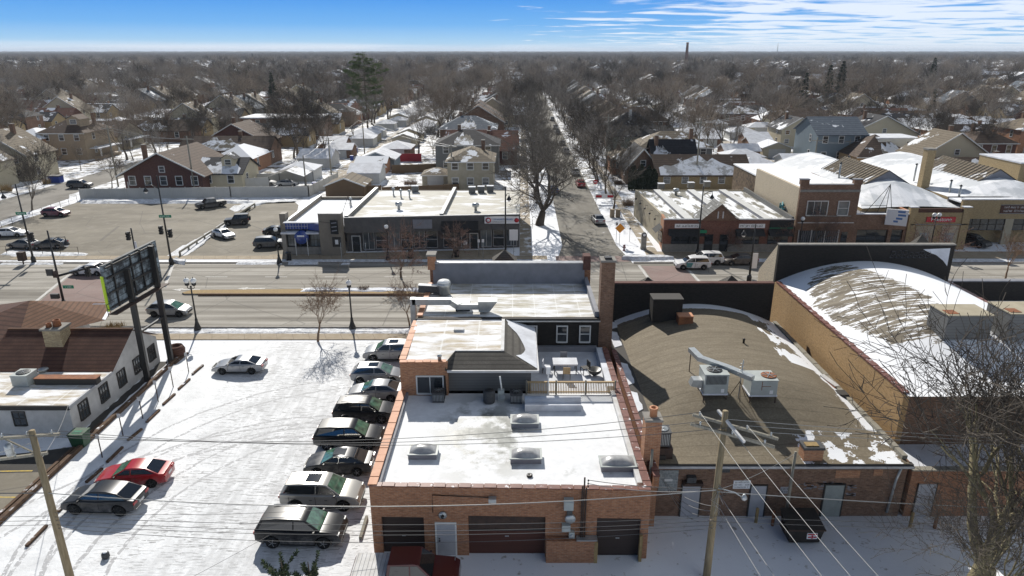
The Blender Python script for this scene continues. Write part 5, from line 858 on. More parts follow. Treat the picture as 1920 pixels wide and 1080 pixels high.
m.build('graffiti', g)['label'] = 'faded turquoise paint scribble on the tan side wall'
# T one storey with roof sign
g = thing('low_brick_shop', 'low dark red brick shop with wide windows beneath the roof sign', 'shop', (48.8, 88, 0))
m = MB(); m.box(45.3, 88.05, 2.7, 52.4, 88.4, 4.75, 'brick_brown'); m.box(45.3, 88.05, 0, 45.8, 88.4, 2.7, 'brick_brown'); m.box(49.9, 88.05, 0, 50.4, 88.4, 2.7, 'brick_brown'); m.box(51.9, 88.05, 0, 52.4, 88.4, 2.7, 'brick_brown'); m.box(45.8, 88.1, 0, 52, 88.4, .5, 'brick_brown'); m.prism([(52.4, 88.4), (52.7, 88.4), (52.9, 103), (52.6, 103)], 3, 5.1, 'clay_coping'); m.build('wall', g); m = MB(); m.poly([(45.35, 88.4, 4.4), (52.4, 88.4, 4.4), (52.7, 104, 4.6), (45.7, 104, 4.6)], 'membrane_grey'); m.box(45.3, 88.0, 4.75, 52.4, 88.45, 4.83, 'deck_snow'); m.build('roof', g)
for a, w in ((47.8, 3.9), (51.1, 1.3)): window(g, a, .6, w, 2.0, 88.25, 'frame_dark', 'glass_dark', .05, .04, 2 if w > 2 else 0, False, name='shop_window')
s_ = thing('roof_sign', 'blue and white boxed sign hung from a steel tripod on the low brick shop', 'sign', (49.5, 88, 4.5))
m = MB()
for p in ((47.0, 89.5), (50.8, 89.5), (49.6, 91)): m.tube([(p[0], p[1], 4.4), (49.4, 88.6, 8.6)], .04, 5, 'black_metal')
m.tube([(49.4, 88.6, 8.7), (49.4, 88.6, 4.5)], .04, 5, 'black_metal'); m.tube([(46.3, 89, 4.4), (46.3, 89, 5.8), (49.4, 88.6, 5.8)], .04, 5, 'black_metal'); m.build('tripod', s_)
m = MB(); m.prism([(49.0, 87.6), (51.3, 86.6), (51.4, 86.85), (49.1, 87.85)], 3.5, 5.6, 'sign_white'); pn = m.build('panel', s_); pn['_o'] = s_['_o']; al = math.atan2(-1.0, 2.3)
m = MB()
for k, (z, w_) in enumerate(((5.2, .9), (4.75, .95), (4.3, .8), (3.9, .6))): m.prism([(49.08 + .1, 87.55), (49.08 + 2.1 * w_, 87.55 - .92 * w_), (49.1 + 2.1 * w_, 87.57 - .92 * w_), (49.1 + .1, 87.57)], z, z + .26, 'sign_blue')
m.build('lettering', pn)
# tire shop with red name board
g = thing('tyre_shop', 'small yellow brick shop with a red and white name board and two glass block windows', 'shop', (56, 88, 0))
m = MB(); m.box(52.5, 88.0, 0, 60.2, 88.4, 5.0, 'brick_yellow'); m.box(52.3, 87.9, 0, 53.3, 88.5, 5.7, 'brick_yellow'); m.box(59.3, 87.9, 0, 60.3, 88.5, 5.7, 'brick_yellow'); m.box(53.3, 88.1, 5.0, 59.3, 88.35, 5.5, 'tile_dark'); m.box(60.0, 88.5, 0, 60.3, 94, 5.0, 'brick_dark'); m.build('wall', g)
m = MB(); m.box(53.5, 87.93, .05, 55.9, 87.99, 3.2, 'stucco_cream'); m.box(56.9, 87.93, .05, 59.1, 87.99, 3.2, 'stucco_cream'); m.box(52.6, 87.9, 3.35, 60.2, 87.99, 3.5, 'stone_grey'); m.box(52.25, 87.85, 5.7, 53.35, 88.55, 5.8, 'deck_snow'); m.box(59.25, 87.85, 5.7, 60.35, 88.55, 5.8, 'deck_snow'); m.build('trim', g)
m = MB(); m.poly([(52.6, 88.4, 4.7), (60.1, 88.4, 4.7), (60.4, 94, 4.9), (53, 94, 4.9)], 'deck_snow'); m.build('roof', g)
for x_ in (54.7, 58.0): m = MB(); m.box(x_ - .6, 87.9, 1.2, x_ + .6, 87.929, 2.3, 'glass_block'); m.build('window', g)['label'] = 'glass block window'
m = MB(); m.box(54.6, 87.85, 3.75, 58.4, 87.98, 4.45, 'sign_red'); sg = m.build('sign', g); sg['_o'] = g['_o']; o = text('Firestone', .72, (56.5, 87.83, 4.12), (R(90), 0, 0), 'sign_white', 'lettering', sg, .01)
# U: sheds
def shed(name, label, xa, xb, y0, y1, ze, zr, skx):
    g = thing(name, label, 'building', ((xa + xb) / 2, y0, 0)); xm = (xa + xb) / 2 + skx; dx_ = (y1 - y0) * .012
    m = MB(); n = 8; vs = []
    for j, y in enumerate((y0, y0 + 6.5, y1)):
        for i in range(n + 1):
            u = i / n * 2 - 1; hh = (zr - ze) * (1 - abs(u) ** 1.5) * (0.12 if j == 0 else 1); sq = .55 if j == 0 else 1; vs.append(((xa + xb) / 2 + (xb - xa) / 2 * u + dx_ * (j > 1), y, ze + hh))
    m.add(vs, [(j * (n + 1) + i, j * (n + 1) + i + 1, (j + 1) * (n + 1) + i + 1, (j + 1) * (n + 1) + i) for j in range(2) for i in range(n)], 'roof_metal_snow'); r = m.build('roof', g)
    m = MB(); m.box(xa, y0 + .1, 0, xb, y1, ze - .02, 'brick_yellow'); m.build('wall', g)
    m = MB(); x1 = (xa + xb) / 2; z0 = zr - .35; y2, y3 = y0 + 8.5, y0 + 23
    m.add([(x1 - 3.4, y2, z0 - .5), (x1 + 3.4, y2, z0 - .5), (x1, y2, z0 + 1.5), (x1 - 3.2, y3, z0 - .5), (x1 + 3.6, y3, z0 - .5), (x1 + .2, y3, z0 + 1.5)], [(0, 1, 2)], 'membrane_grey'); m.add([(x1 - 3.5, y2 - .15, z0 - .5), (x1, y2 - .15, z0 + 1.58), (x1 + .2, y3, z0 + 1.58), (x1 - 3.3, y3, z0 - .5), (x1 + 3.5, y2 - .15, z0 - .5), (x1 + 3.7, y3, z0 - .5)], [(0, 3, 2, 1), (1, 2, 5, 4)], 'shingle_tan')
    sk = m.build('ridge_skylight', r); m = MB()
    for k in range(17): y = y2 + (y3 - y2) * k / 16; m.bar((x1 - 3.5, y, z0 - .46), (x1, y, z0 + 1.62), .07, .07, 'frame_dark')
    m.build('glazing_bar', sk); return g
shed('garage_hall', 'long snow roofed garage hall with ribbed ridge skylight, left of the two', 47.5, 62.5, 91, 128, 4.9, 7.4, 0); shed('garage_hall', 'long snow roofed garage hall with ribbed ridge skylight, right of the two', 63.0, 80, 91.5, 128, 5.2, 7.5, 0)
m = MB(); q = P(1736, 344, 6); m.box(q.x - .6, q.y, 4, q.x + .6, q.y + 1.2, 11.0, 'brick_yellow'); m.box(q.x - .68, q.y - .1, 11.0, q.x + .68, q.y + 1.3, 11.25, 'stone_grey'); tag(m.build('square_chimney'), 'tall square tan brick chimney rising between the two snowy garage halls', 'chimney')
for px, py, h_, lb in ((1572, 338, 2.6, 'thin flue on the left garage hall roof'), (1714, 335, 2.2, 'thin flue beside the square chimney'), (1781, 355, 1.2, 'short snow capped flue right of the square chimney'), (1798, 368, 1.4, 'dark thin flue above the auto shop wall')):
    q = P(px, py, 6.0); m = MB(); m.tube([(q.x, q.y, 5.6), (q.x, q.y, 6 + h_)], .14, 8, 'galvanised'); m.lathe([(.05, 0), (.26, .05), (.02, .25)], (q.x, q.y, 6 + h_), 8, 'black_metal'); tag(m.build('flue'), lb, 'flue')
g = thing('auto_shop', 'long tan brick auto shop with open service bays and a dark sign board', 'shop', (70, 90, 0))
m = MB(); m.box(60.6, 90.4, 3.6, 90, 90.8, 6.2, 'brick_yellow'); m.box(60.6, 90.4, 0, 61.4, 90.8, 3.6, 'brick_yellow'); m.box(66.9, 90.4, 0, 68, 90.8, 3.6, 'stucco_cream'); m.box(75.6, 90.4, 0, 90, 90.8, 3.6, 'brick_yellow'); m.box(60.6, 93.5, 0, 90, 93.8, 6, 'panel_charcoal'); m.build('wall', g)
m = MB(); m.box(60.5, 90.3, 6.2, 90, 90.9, 6.32, 'deck_snow'); m.box(60.6, 90.9, 5.7, 90, 93.5, 5.9, 'roof_snow_thin'); m.build('roof', g)
for a, b in ((61.4, 66.9), (68, 75.6)):
    m = MB(); m.box(a, 90.55, 2.0, b, 90.6, 3.6, 'glass_mid')
    for k in range(6): x_ = a + (b - a) * k / 5; m.box(x_ - .04, 90.5, 2.0, x_ + .04, 90.62, 3.6, 'frame_dark')
    m.box(a, 90.5, 2.75, b, 90.62, 2.82, 'frame_dark'); m.build('bay_door', g)
s_ = wall_sign(g, 69.6, 4.95, 7.6, 1.1, 90.38, ['a', 'b'], bg='tile_dark', fg='membrane_white', size=.55); m = MB(); m.box(65.7, 90.3, 4.33, 73.5, 90.34, 4.4, 'membrane_grey'); m.box(65.7, 90.3, 5.5, 73.5, 90.34, 5.57, 'membrane_grey'); m.box(71.4, 90.3, 4.4, 71.5, 90.33, 5.5, 'membrane_white'); m.lathe([(.02, 0), (.4, 0), (.4, -.03), (.02, -.04)], (72.4, 90.33, 4.95), 14, 'sign_blue', 'y'); m.build('frame', s_)
g = thing('tan_brick_block', 'tan brick block with small dark window behind the right garage hall', 'building', (84, 108, 0)); m = MB(); m.box(80.2, 108, 0, 100, 118, 8.3, 'brick_yellow'); m.build('wall', g); m = MB(); m.box(80.1, 107.9, 8.3, 100, 118.1, 8.5, 'deck_snow'); m.build('roof', g); window(g, 82.8, 5.2, .8, 1.5, 108, 'frame_dark', 'glass_dark')
# ------------------------------------------------------------------ houses
def house(x, y, w, d, h, pitch, kind, wall, roof, label, group=None, name='house', snow=None, chim=True, dormer=None, wins=2, storeys=1, porch=False, origin_local=False, ridge='x', eave=.45, cat='house', stack='brick_brown', door=True, snowside=None):
    """w along x, d along y; front left corner at (x, y). ridge 'x' shows the camera a long slope, 'y' a gable end, 'hip' four slopes"""
    g = thing(name, label, cat, (x + w / 2, y + d / 2, 0), group)
    m = MB(); m.box(x, y, 0, x + w, y + d, h, wall); zr = h + (pitch * (d / 2 if ridge == 'x' else w / 2 if ridge == 'y' else min(w, d) / 2))
    if ridge == 'x':
        for xx, fl in ((x, 0), (x + w, 1)): m.add([(xx, y, h), (xx, y + d, h), (xx, y + d / 2, zr)], [(0, 2, 1) if not fl else (0, 1, 2)], wall)
    if ridge == 'y':
        for yy, fl in ((y, 0), (y + d, 1)): m.add([(x, yy, h), (x + w, yy, h), (x + w / 2, yy, zr)], [(0, 1, 2) if not fl else (0, 2, 1)], wall)
    m.build('wall', g)
    m = MB(); e_ = eave; th = .16; dz = pitch * e_
    def slab(pts, mat):
        n = len(pts); lo = [(p[0], p[1], p[2] - th) for p in pts]; m.add([*pts, *lo], [tuple(range(n)), tuple(range(n, 2 * n))[::-1]] + [(i, n + i, n + (i + 1) % n, (i + 1) % n) for i in range(n)], mat)
    z0 = h + .05
    if ridge == 'x':
        yc = y + d / 2; slab([(x - e_, y - e_, z0 - dz), (x + w + e_, y - e_, z0 - dz), (x + w + e_, yc, zr + .05), (x - e_, yc, zr + .05)], roof); slab([(x - e_, yc, zr + .052), (x + w + e_, yc, zr + .052), (x + w + e_, y + d + e_, z0 - dz), (x - e_, y + d + e_, z0 - dz)], roof)
    elif ridge == 'y':
        xc = x + w / 2; slab([(x - e_, y - e_, z0 - dz), (xc, y - e_, zr + .05), (xc, y + d + e_, zr + .05), (x - e_, y + d + e_, z0 - dz)], roof); slab([(xc, y - e_, zr + .052), (x + w + e_, y - e_, z0 - dz), (x + w + e_, y + d + e_, z0 - dz), (xc, y + d + e_, zr + .052)], roof)
        m.bar((x - e_, y - e_ - .03, z0 - dz), (xc, y - e_ - .03, zr + .05), .1, .22, 'frame_white'); m.bar((x + w + e_, y - e_ - .03, z0 - dz), (xc, y - e_ - .03, zr + .05), .1, .22, 'frame_white')
    elif ridge == 'hip':
        r_ = min(w, d) / 2; a = (x + r_, y + d / 2, zr + .05) if w >= d else (x + w / 2, y + r_, zr + .05); b = (x + w - r_, y + d / 2, zr + .05) if w >= d else (x + w / 2, y + d - r_, zr + .05)
        c = [(x - e_, y - e_, z0 - dz), (x + w + e_, y - e_, z0 - dz), (x + w + e_, y + d + e_, z0 - dz), (x - e_, y + d + e_, z0 - dz)]
        if w >= d: m.add([*c, a, b], [(0, 1, 5, 4), (1, 2, 5), (2, 3, 4, 5), (3, 0, 4), (3, 2, 1, 0)], roof)
        else: m.add([*c, a, b], [(0, 1, 4), (1, 2, 5, 4), (2, 3, 5), (3, 0, 4, 5), (3, 2, 1, 0)], roof)
        m.box(x - e_, y - e_ - .04, z0 - dz - .15, x + w + e_, y - e_, z0 - dz + .02, 'frame_white')
    else: m.box(x - .1, y - .1, h, x + w + .1, y + d + .1, h + .3, roof); zr = h
    rf = m.build('roof', g)
    if chim: 
        cxx, cyy = (x + w * .35, y + d * .62) if chim is True else chim; m = MB(); m.box(cxx - .35, cyy - .35, h, cxx + .35, cyy + .35, zr + .9, stack); m.box(cxx - .4, cyy - .4, zr + .9, cxx + .4, cyy + .4, zr + 1.0, 'stone_grey'); m.build('chimney', rf)
    sh = h / storeys
    for s_ in range(storeys):
        for k in range(wins):
            xx = x + w * (k + .5) / wins; window(g, xx, s_ * sh + sh * .42, min(1.1, w / wins * .4), sh * .42, y, 'frame_white', 'glass_dark' if (k + s_) % 2 else 'glass_mid', .12, .06)
        for sd in ('-x', '+x'):
            window(g, x if sd == '-x' else x + w, s_ * sh + sh * .42, .9, sh * .42, y + d * .3, 'frame_white', 'glass_dark', .1, .06, face=sd)
    if ridge == 'y' and h > 2.8: window(g, x + w / 2, h + .25, .9, 1.0, y, 'frame_white', 'glass_mid', .12, .06)
    if dormer:
        dx_, dw = dormer; yc = y + d * .2; zb = h + pitch * d * .2; m = MB(); m.box(dx_ - dw / 2, yc, zb - .5, dx_ + dw / 2, y + d / 2, zb + 1.5, wall); m.add([(dx_ - dw / 2 - .3, yc - .3, zb + 1.4), (dx_ + dw / 2 + .3, yc - .3, zb + 1.4), (dx_ + dw / 2 + .3, y + d / 2, zb + 1.4), (dx_ - dw / 2 - .3, y + d / 2, zb + 1.4), (dx_, yc - .3, zb + 2.4), (dx_, y + d / 2 + .5, zb + 2.4)], [(0, 4, 5, 3), (4, 1, 2, 5)], roof); m.add([(dx_ - dw / 2, yc, zb + 1.5), (dx_ + dw / 2, yc, zb + 1.5), (dx_, yc, zb + 2.3)], [(0, 1, 2)], wall); dm = m.build('dormer', rf)
        m = MB(); win(m, dx_, zb + .35, dw * .45, .9, yc, 'frame_white', 'glass_mid', .1, .06); m.build('window', dm)
    if porch:
        side_, pmat = porch; px0 = x - 2.2 if side_ == 'l' else x + w; m = MB(); m.box(px0, y + d * .15, .0, px0 + 2.2, y + d * .85, .6, wall); m.box(px0 - .2, y + d * .1, 2.5, px0 + 2.4, y + d * .9, 2.7, pmat)
        for yy in (y + d * .18, y + d * .8): m.box(px0 + (0.1 if side_ == 'l' else 1.8), yy, .6, px0 + (.4 if side_ == 'l' else 2.1), yy + .3, 2.5, 'frame_white')
        m.build('porch', g)
    if snow:
        rd = random.Random(int(x * 7 + y)); m = MB(); s0, s1 = snow
        if ridge in ('x', 'hip'):
            # ragged patch on the slope facing the camera
            zz = lambda yy: h + .09 + pitch * (yy - y) if ridge == 'x' else h + .09 + pitch * (yy - y); lim = d / 2 * (1 if ridge == 'x' else .9); xa, xb = x + w * s0, x + w * s1; lo = []; hi = []
            n = 14
            for k in range(n + 1):
                xx = xa + (xb - xa) * k / n; y1_ = y - e_ * .8; y2_ = y + lim * (.25 + .5 * rd.random() * math.sin(math.pi * (k + .7) / (n + 1.4)) + .2 * math.sin(math.pi * k / n)); 
                if ridge == 'hip': y2_ = min(y2_, y + (xx - x), y + (x + w - xx)); y2_ = max(y2_, y1_ + .05)
                lo.append((xx, y1_, zz(y1_) )); hi.append((xx, y2_, zz(y2_)))
            m.add(lo + hi, [(k, k + 1, n + 2 + k, n + 1 + k) for k in range(n)], 'snow_field'); m.build('snow_patch', rf)
    return g
def garage(x, y, w, d, label, wall='siding_white', roof='shingle_snowy', ridge='hip', doormat='garage_door_white', h=2.3, pitch=.38, door_side=None, chim=False):
    g = house(x, y, w, d, h, pitch, 'g', wall, roof, label, 'garages along the alleys', 'garage', None, False, None, 0, ridge=ridge, eave=.3, cat='garage')
    for c in list(g.children):
        if c.name.startswith('window'): bpy.data.objects.remove(c)
    m = MB(); m.box(x + w * .2, y - .05, 0, x + w * .8, y - .003, 2.0, doormat); m.build('garage_door', g); return g
def at(px, py): q = P(px, py, 0); return q.x, q.y
def span(px0, px1, py): a = P(px0, py, 0); b = P(px1, py, 0); return a.x, a.y, b.x - a.x
def fence(pts, h, mat, label, post=2.4, cat='fence', postmat=None):
    g = thing('fence', label, cat, (pts[0][0], pts[0][1], 0)); m = MB()
    for a, b in zip(pts[:-1], pts[1:]): m.bar((a[0], a[1], h / 2), (b[0], b[1], h / 2), .06, h, mat)
    m.build('panel', g)
    for a, b in zip(pts[:-1], pts[1:]):
        L = math.hypot(b[0] - a[0], b[1] - a[1]); n = max(1, int(L / post))
        for k in range(n + 1):
            x_, y_ = a[0] + (b[0] - a[0]) * k / n, a[1] + (b[1] - a[1]) * k / n; m = MB(); m.box(x_ - .07, y_ - .07, 0, x_ + .07, y_ + .07, h + .12, postmat or mat); m.build('post', g)
    return g
# --- left side, near rows
x, y, w = span(228, 393, 362); house(x + 1.0, y, w * .88, 15, 3.7, .52, 'h', 'brick_dark', 'shingle_brown', 'wide dark brick bungalow whose cream trimmed gable faces the parking lot', snow=None, ridge='y', wins=5, storeys=1, chim=(x + 3.5, y + 4), dormer=None, eave=1.0)
house(x + w * .8, y + 3.0, 8.5, 9, 3.3, .5, 'h', 'siding_cream', 'shingle_dark', 'cream wing with dormer and snow patches right of the dark brick bungalow', snow=(.1, .95), ridge='x', wins=2, dormer=(x + w * .8 + 5.5, 2.4), chim=False, name='house_wing')
x, y, w = span(402, 475, 325); house(x, y, w, 12, 3.3, .5, 'h', 'brick_orange', 'shingle_snowy', 'orange brick bungalow with half melted snow on a hip roof behind the cream wing', ridge='hip', wins=2, chim=False)
x, y, w = span(384, 500, 290); house(x, y, w, 12, 3.3, .55, 'h', 'brick_dark', 'shingle_brown', 'brown roofed brick house with white streaked dormer behind the orange brick bungalow', ridge='y', wins=3, snow=None, dormer=None)
x, y, w = span(455, 604, 262); house(x, y, w, 13, 6.2, 0, 'f', 'brick_brown', 'deck_snow', 'long two storey flat roofed apartment house with snow edged roof', ridge='flat', wins=7, storeys=2, chim=False, name='apartment_house', cat='apartment house')
x, y, w = span(20, 86, 302); house(x, y, w, 10, 5.4, .45, 'h', 'brick_orange', 'shingle_snowy', 'two storey red brick house with a fully snow covered hip roof', ridge='hip', wins=3, storeys=2, chim=False, porch=('r', 'deck_snow'))
x, y, w = span(-30, 34, 322); house(x, y, w, 9, 4.8, .4, 'h', 'brick_brown', 'deck_snow', 'brick house with snowy porch roof cut by the left photo edge', ridge='hip', wins=3, storeys=2, chim=(x + 6.5, y + 3))
x, y, w = span(82, 166, 300); house(x, y, w, 13, 6.6, .55, 'h', 'siding_tan', 'shingle_brown', 'large tan three level house with dark brown hip roof and two dormers', ridge='hip', wins=3, storeys=2, dormer=(x + w * .68, 3.2), porch=('r', 'deck_snow'), chim=(x + w * .8, y + 9))
x, y, w = span(150, 225, 282); house(x, y, w, 13, 3.8, .5, 'h', 'stucco_cream', 'shingle_brown', 'cream house with snowy curved porch roof right of the large tan house', ridge='x', wins=3, snow=(.05, .7), porch=('r', 'deck_snow'), chim=False)
x, y, w = span(560, 632, 315); garage(x, y, w * .85, 8, 'white garage with smooth snow roof beside the alley, behind the long white fence', roof='deck_snow', ridge='x', wall='stucco_white')
x, y, w = span(597, 648, 285); garage(x, y, w, 7, 'brown brick garage with pale green snow on its gable roof', 'brick_brown', 'deck_snow', 'x')
x, y, w = span(650, 706, 268); garage(x, y, w, 8, 'garage with a pale blue hip roof along the alley', 'stucco_cream', 'deck_snow', 'hip')
x, y, w = span(672, 740, 318); garage(x, y, w, 8.5, 'grey garage with snowy gable pointing at the alley', 'siding_blue', 'deck_snow', 'y')
x, y, w = span(655, 712, 345); garage(x, y, w, 7, 'white garage with snow on the roof right behind the brown wood fence', 'siding_white', 'deck_snow', 'x')
x, y, w = span(662, 720, 330); garage(x, y + 3, w, 5.5, 'reddish garage with ragged snow roof in the middle of the alley row', 'brick_orange', 'shingle_snowy', 'x')
x, y, w = span(612, 684, 372); garage(x, y, w, 6.5, 'brown wooden shed with brown and white gable roof beside the wood fence', 'wood_fence', 'shingle_tan', 'y', 'wood_fence')
x, y, w = span(712, 770, 296); garage(x, y, w, 8, 'garage with bright snow hip roof next to the red fence', 'brick_brown', 'deck_snow', 'hip')
x, y, w = span(792, 842, 350); garage(x, y, w, 6, 'cream garage with tan and white hip roof left of the yellow two storey house', 'stucco_cream', 'shingle_tan', 'hip')
x, y, w = span(840, 925, 357); house(x, y, w, 11, 5.6, .45, 'h', 'stucco_cream', 'shingle_tan', 'yellow tan two storey house with brown hip roof directly behind the strip roofs', ridge='hip', wins=3, storeys=2, chim=(x + w * .75, y + 8))
x, y, w = span(818, 935, 325); house(x, y, w, 11, 6.2, .45, 'h', 'siding_slate' if 'siding_slate' in MATS else 'siding_grey', 'shingle_charcoal', 'dark grey two storey house with charcoal hip roof behind the yellow tan house', ridge='hip', wins=3, storeys=2, snow=(.3, .6))
x, y, w = span(826, 930, 282); house(x, y, w, 11, 5.8, .5, 'h', 'brick_brown', 'shingle_slate', 'brick house with slate blue roof second behind the yellow tan house', ridge='hip', wins=3, storeys=2, snow=(.35, .65))
x, y, w = span(850, 945, 262); house(x, y, w, 11, 5.2, .62, 'h', 'brick_brown', 'shingle_brown', 'brown gabled brick house, nearest of the brown gable row left of the street trees', ridge='y', wins=3, storeys=2)
x, y, w = span(858, 940, 248); house(x, y, w, 10, 5.2, .62, 'h', 'brick_brown', 'shingle_brown', 'brown gabled brick house, second of the brown gable row left of the street trees', ridge='y', wins=3, storeys=2)
# --- right side, near rows
x, y, w = span(1232, 1402, 356); house(x, y, w, 9.5, 3.1, .62, 'h', 'brick_yellow', 'shingle_brown', 'long low yellow brick house with snow sheeted dark roof behind the red brick shops', ridge='x', wins=5, snow=(.02, .98), chim=False, eave=.6)
x, y, w = span(1176, 1234, 348); house(x, y + 1, w, 11, 3.5, 1.15, 'h', 'brick_brown', 'shingle_charcoal', 'steep tudor gable in dark brick behind four dark cypress columns', ridge='y', wins=2, chim=False)
x, y, w = span(1228, 1310, 336); house(x, y + 3.0, w, 8, 3.5, .95, 'h', 'brick_dark', 'shingle_charcoal', 'long charcoal roof behind the steep tudor gable', ridge='x', wins=3, snow=(.02, .35), chim=(x + 1, y + 6), name='house_wing')
x, y, w = span(1180, 1332, 322); house(x + 2, y, w - 2, 11, 5.4, .5, 'h', 'siding_grey', 'shingle_tan', 'grey two storey house with broad tan and white hip roof', ridge='hip', wins=4, storeys=2, snow=(.15, .9), chim=(x + w * .75, y + 2))
x, y, w = span(1148, 1196, 328); house(x, y, w, 9, 3.6, .5, 'h', 'brick_orange', 'shingle_tan', 'small brick bungalow with cream front window facing the tree lined street', ridge='hip', wins=2)
x, y, w = span(1145, 1262, 292); house(x, y, w, 10, 5.0, .4, 'h', 'siding_green', 'shingle_charcoal', 'green sided house with very dark flat looking roof behind the grey two storey house', ridge='x', wins=3, storeys=2, chim=False)
x, y, w = span(1140, 1238, 278); house(x, y + 2, w, 12, 5.4, .6, 'h', 'brick_brown', 'shingle_charcoal', 'brick house with large black hip roof and white chimney', ridge='hip', wins=3, storeys=2, chim=(x + w * .45, y + 5), stack='membrane_white')
x, y, w = span(1122, 1256, 262); house(x, y + 2, w, 12, 5.4, .6, 'h', 'brick_brown', 'shingle_brown', 'wide brown hip roofed brick house right of the street trees', ridge='hip', wins=4, storeys=2)
x, y, w = span(1526, 1622, 310); house(x, y, w * .92, 13, 7.2, .5, 'h', 'siding_blue', 'shingle_slate', 'tall slate blue house with pale gable and grey roof on the right', ridge='x', wins=3, storeys=2, chim=False, eave=.5)
x, y, w = span(1604, 1712, 322); house(x, y, w, 13, 3.4, .62, 'h', 'brick_tan', 'shingle_brown', 'tan brick bungalow with orange brown hip roof below the white upper storey', ridge='hip', wins=3, chim=False, snow=(.45, .8)); house(x + w * .48, y + 4, w * .72, 8, 6.6, 0, 'f', 'siding_white', 'deck_snow', 'white boxy upper storey with flat snow roof on the tan brick bungalow', ridge='flat', wins=2, storeys=2, chim=False, name='house_wing')
x, y, w = span(1608, 1740, 290); house(x, y + 6, w, 10, 4.6, .5, 'h', 'siding_cream', 'shingle_charcoal', 'cream house with black roof and snowy valley behind the tan brick bungalow', ridge='y', wins=3, dormer=None)
x, y, w = span(1460, 1590, 255); house(x, y + 4, w, 12, 4.6, .55, 'h', 'siding_cream', 'shingle_brown', 'long brown hip roof behind the slate blue house', ridge='hip', wins=5, chim=False)
x, y, w = span(1462, 1530, 275); house(x, y, w, 11, 4.8, .6, 'h', 'siding_cream', 'shingle_dark', 'cream house with pointed dark gables left of the slate blue house', ridge='y', wins=3, storeys=2)
x, y, w = span(1818, 1900, 300); house(x, y, w, 11, 4.2, .55, 'h', 'brick_dark', 'shingle_brown', 'dark red brick house with white windows near the right edge', ridge='hip', wins=3)
x, y, w = span(1893, 1990, 295); house(x, y - 2, w, 11, 7.0, .5, 'h', 'brick_orange', 'shingle_tan', 'orange brick two storey house with balcony cut by the right photo edge', ridge='hip', wins=3, storeys=2)
x, y, w = span(1330, 1450, 240); house(x, y + 8, w, 10, 4.2, .5, 'h', 'brick_brown', 'shingle_dark', 'brick tudor house with snow striped dark roof beyond the right alley', ridge='x', wins=4, snow=(.1, .9))
for (a, b, py, lb, wl_, rf_, rg) in ((1252, 1312, 252, 'snow hip roofed garage, first of the row right of the black roof', 'stucco_cream', 'deck_snow', 'hip'), (1275, 1352, 262, 'low snow roofed garage in the middle of the right row', 'siding_white', 'deck_snow', 'hip'), (1368, 1420, 262, 'garage with clean snow hip roof left of the slate blue house', 'siding_white', 'deck_snow', 'hip'), (1402, 1462, 252, 'garage with snow pyramid roof near the alley pole', 'siding_cream', 'deck_snow', 'hip'),
    (1358, 1424, 300, 'flat garage with thin snow beside the bare yard tree', 'brick_brown', 'deck_snow', 'x'), (1360, 1432, 312, 'wide garage with deep snow roof, nearest behind the yellow brick house', 'siding_white', 'deck_snow', 'hip'), (1385, 1460, 330, 'garage with broad snow roof and blue bins behind the ivy wall', 'siding_white', 'deck_snow', 'hip'), (1405, 1450, 285, 'brick garage with pale roof right of the yard tree', 'brick_brown', 'deck_snow', 'x'),
    (1470, 1530, 322, 'white garage with smooth snow roof near the wooden fence', 'siding_white', 'deck_snow', 'x'), (1502, 1580, 335, 'brick garage with red door and snow gable in front of the slate blue house', 'brick_orange', 'deck_snow', 'hip')):
    x, y, w = span(a, b, py); garage(x, y, w, 6.5, lb, wl_, rf_, rg, 'red_fence' if 'red door' in lb else 'garage_door_white')
# fences
a, b = P(152, 374), P(578, 370); fence([(a.x, a.y), (b.x - 14, b.y), (b.x, b.y + .5), (nsx(b.x, 135) + 1, 138)], 1.9, 'vinyl_fence', 'long pale fence closing the back of the big parking lot')
a, b = P(243, 362), P(505, 352); fence([(a.x, a.y), (b.x, b.y)], 2.0, 'vinyl_fence', 'second pale fence right behind the first, below the dark brick bungalow')
a, b, c = P(612, 367), P(715, 367), P(722, 362); fence([(a.x, a.y), (b.x, b.y)], 1.9, 'wood_fence', 'brown wooden fence behind the diner roof')
a, b = P(715, 366), P(860, 358); fence([(a.x, a.y + 1), (b.x, b.y)], 1.3, 'wood_fence', 'low reddish wooden fence behind the strip roofs')
a, b = P(735, 325), P(835, 322); fence([(a.x, a.y), (b.x, b.y)], 1.8, 'wood_fence', 'dark wooden yard fence in front of the red fence')
a, b = P(744, 303), P(790, 303); fence([(a.x, a.y), (b.x, b.y)], 1.9, 'red_fence', 'bright red board fence among the snowy garages')
a, b = P(380, 345), P(575, 340); fence([(a.x, a.y), (b.x, b.y)], 1.8, 'vinyl_fence', 'white yard fence left of the tent canopy')
a, b = P(1440, 322), P(1500, 345); fence([(a.x, a.y), (b.x, b.y)], 1.8, 'wood_fence', 'wooden yard fence near the right alley garages')
# tent canopy
x, y, w = span(506, 572, 352); g = thing('car_canopy', 'open sided tent canopy with snow on top beside the alley', 'canopy', (x + w / 2, y + 2.5, 0)); m = MB(); m.add([(x, y, 2.2), (x + w, y, 2.2), (x + w, y + 6, 2.2), (x, y + 6, 2.2), (x + w / 2, y, 3.3), (x + w / 2, y + 6, 3.3)], [(0, 4, 5, 3)], 'frame_dark'); m.add([(x + w, y, 2.2), (x + w, y + 6, 2.2), (x + w / 2, y, 3.3), (x + w / 2, y + 6, 3.3)], [(0, 1, 3, 2)], 'snow_field'); m.build('cover', g)
for a, b in ((x, y), (x + w, y), (x, y + 6), (x + w, y + 6)): m = MB(); m.box(a - .04, b - .04, 0, a + .04, b + .04, 2.2, 'black_metal'); m.build('leg', g)
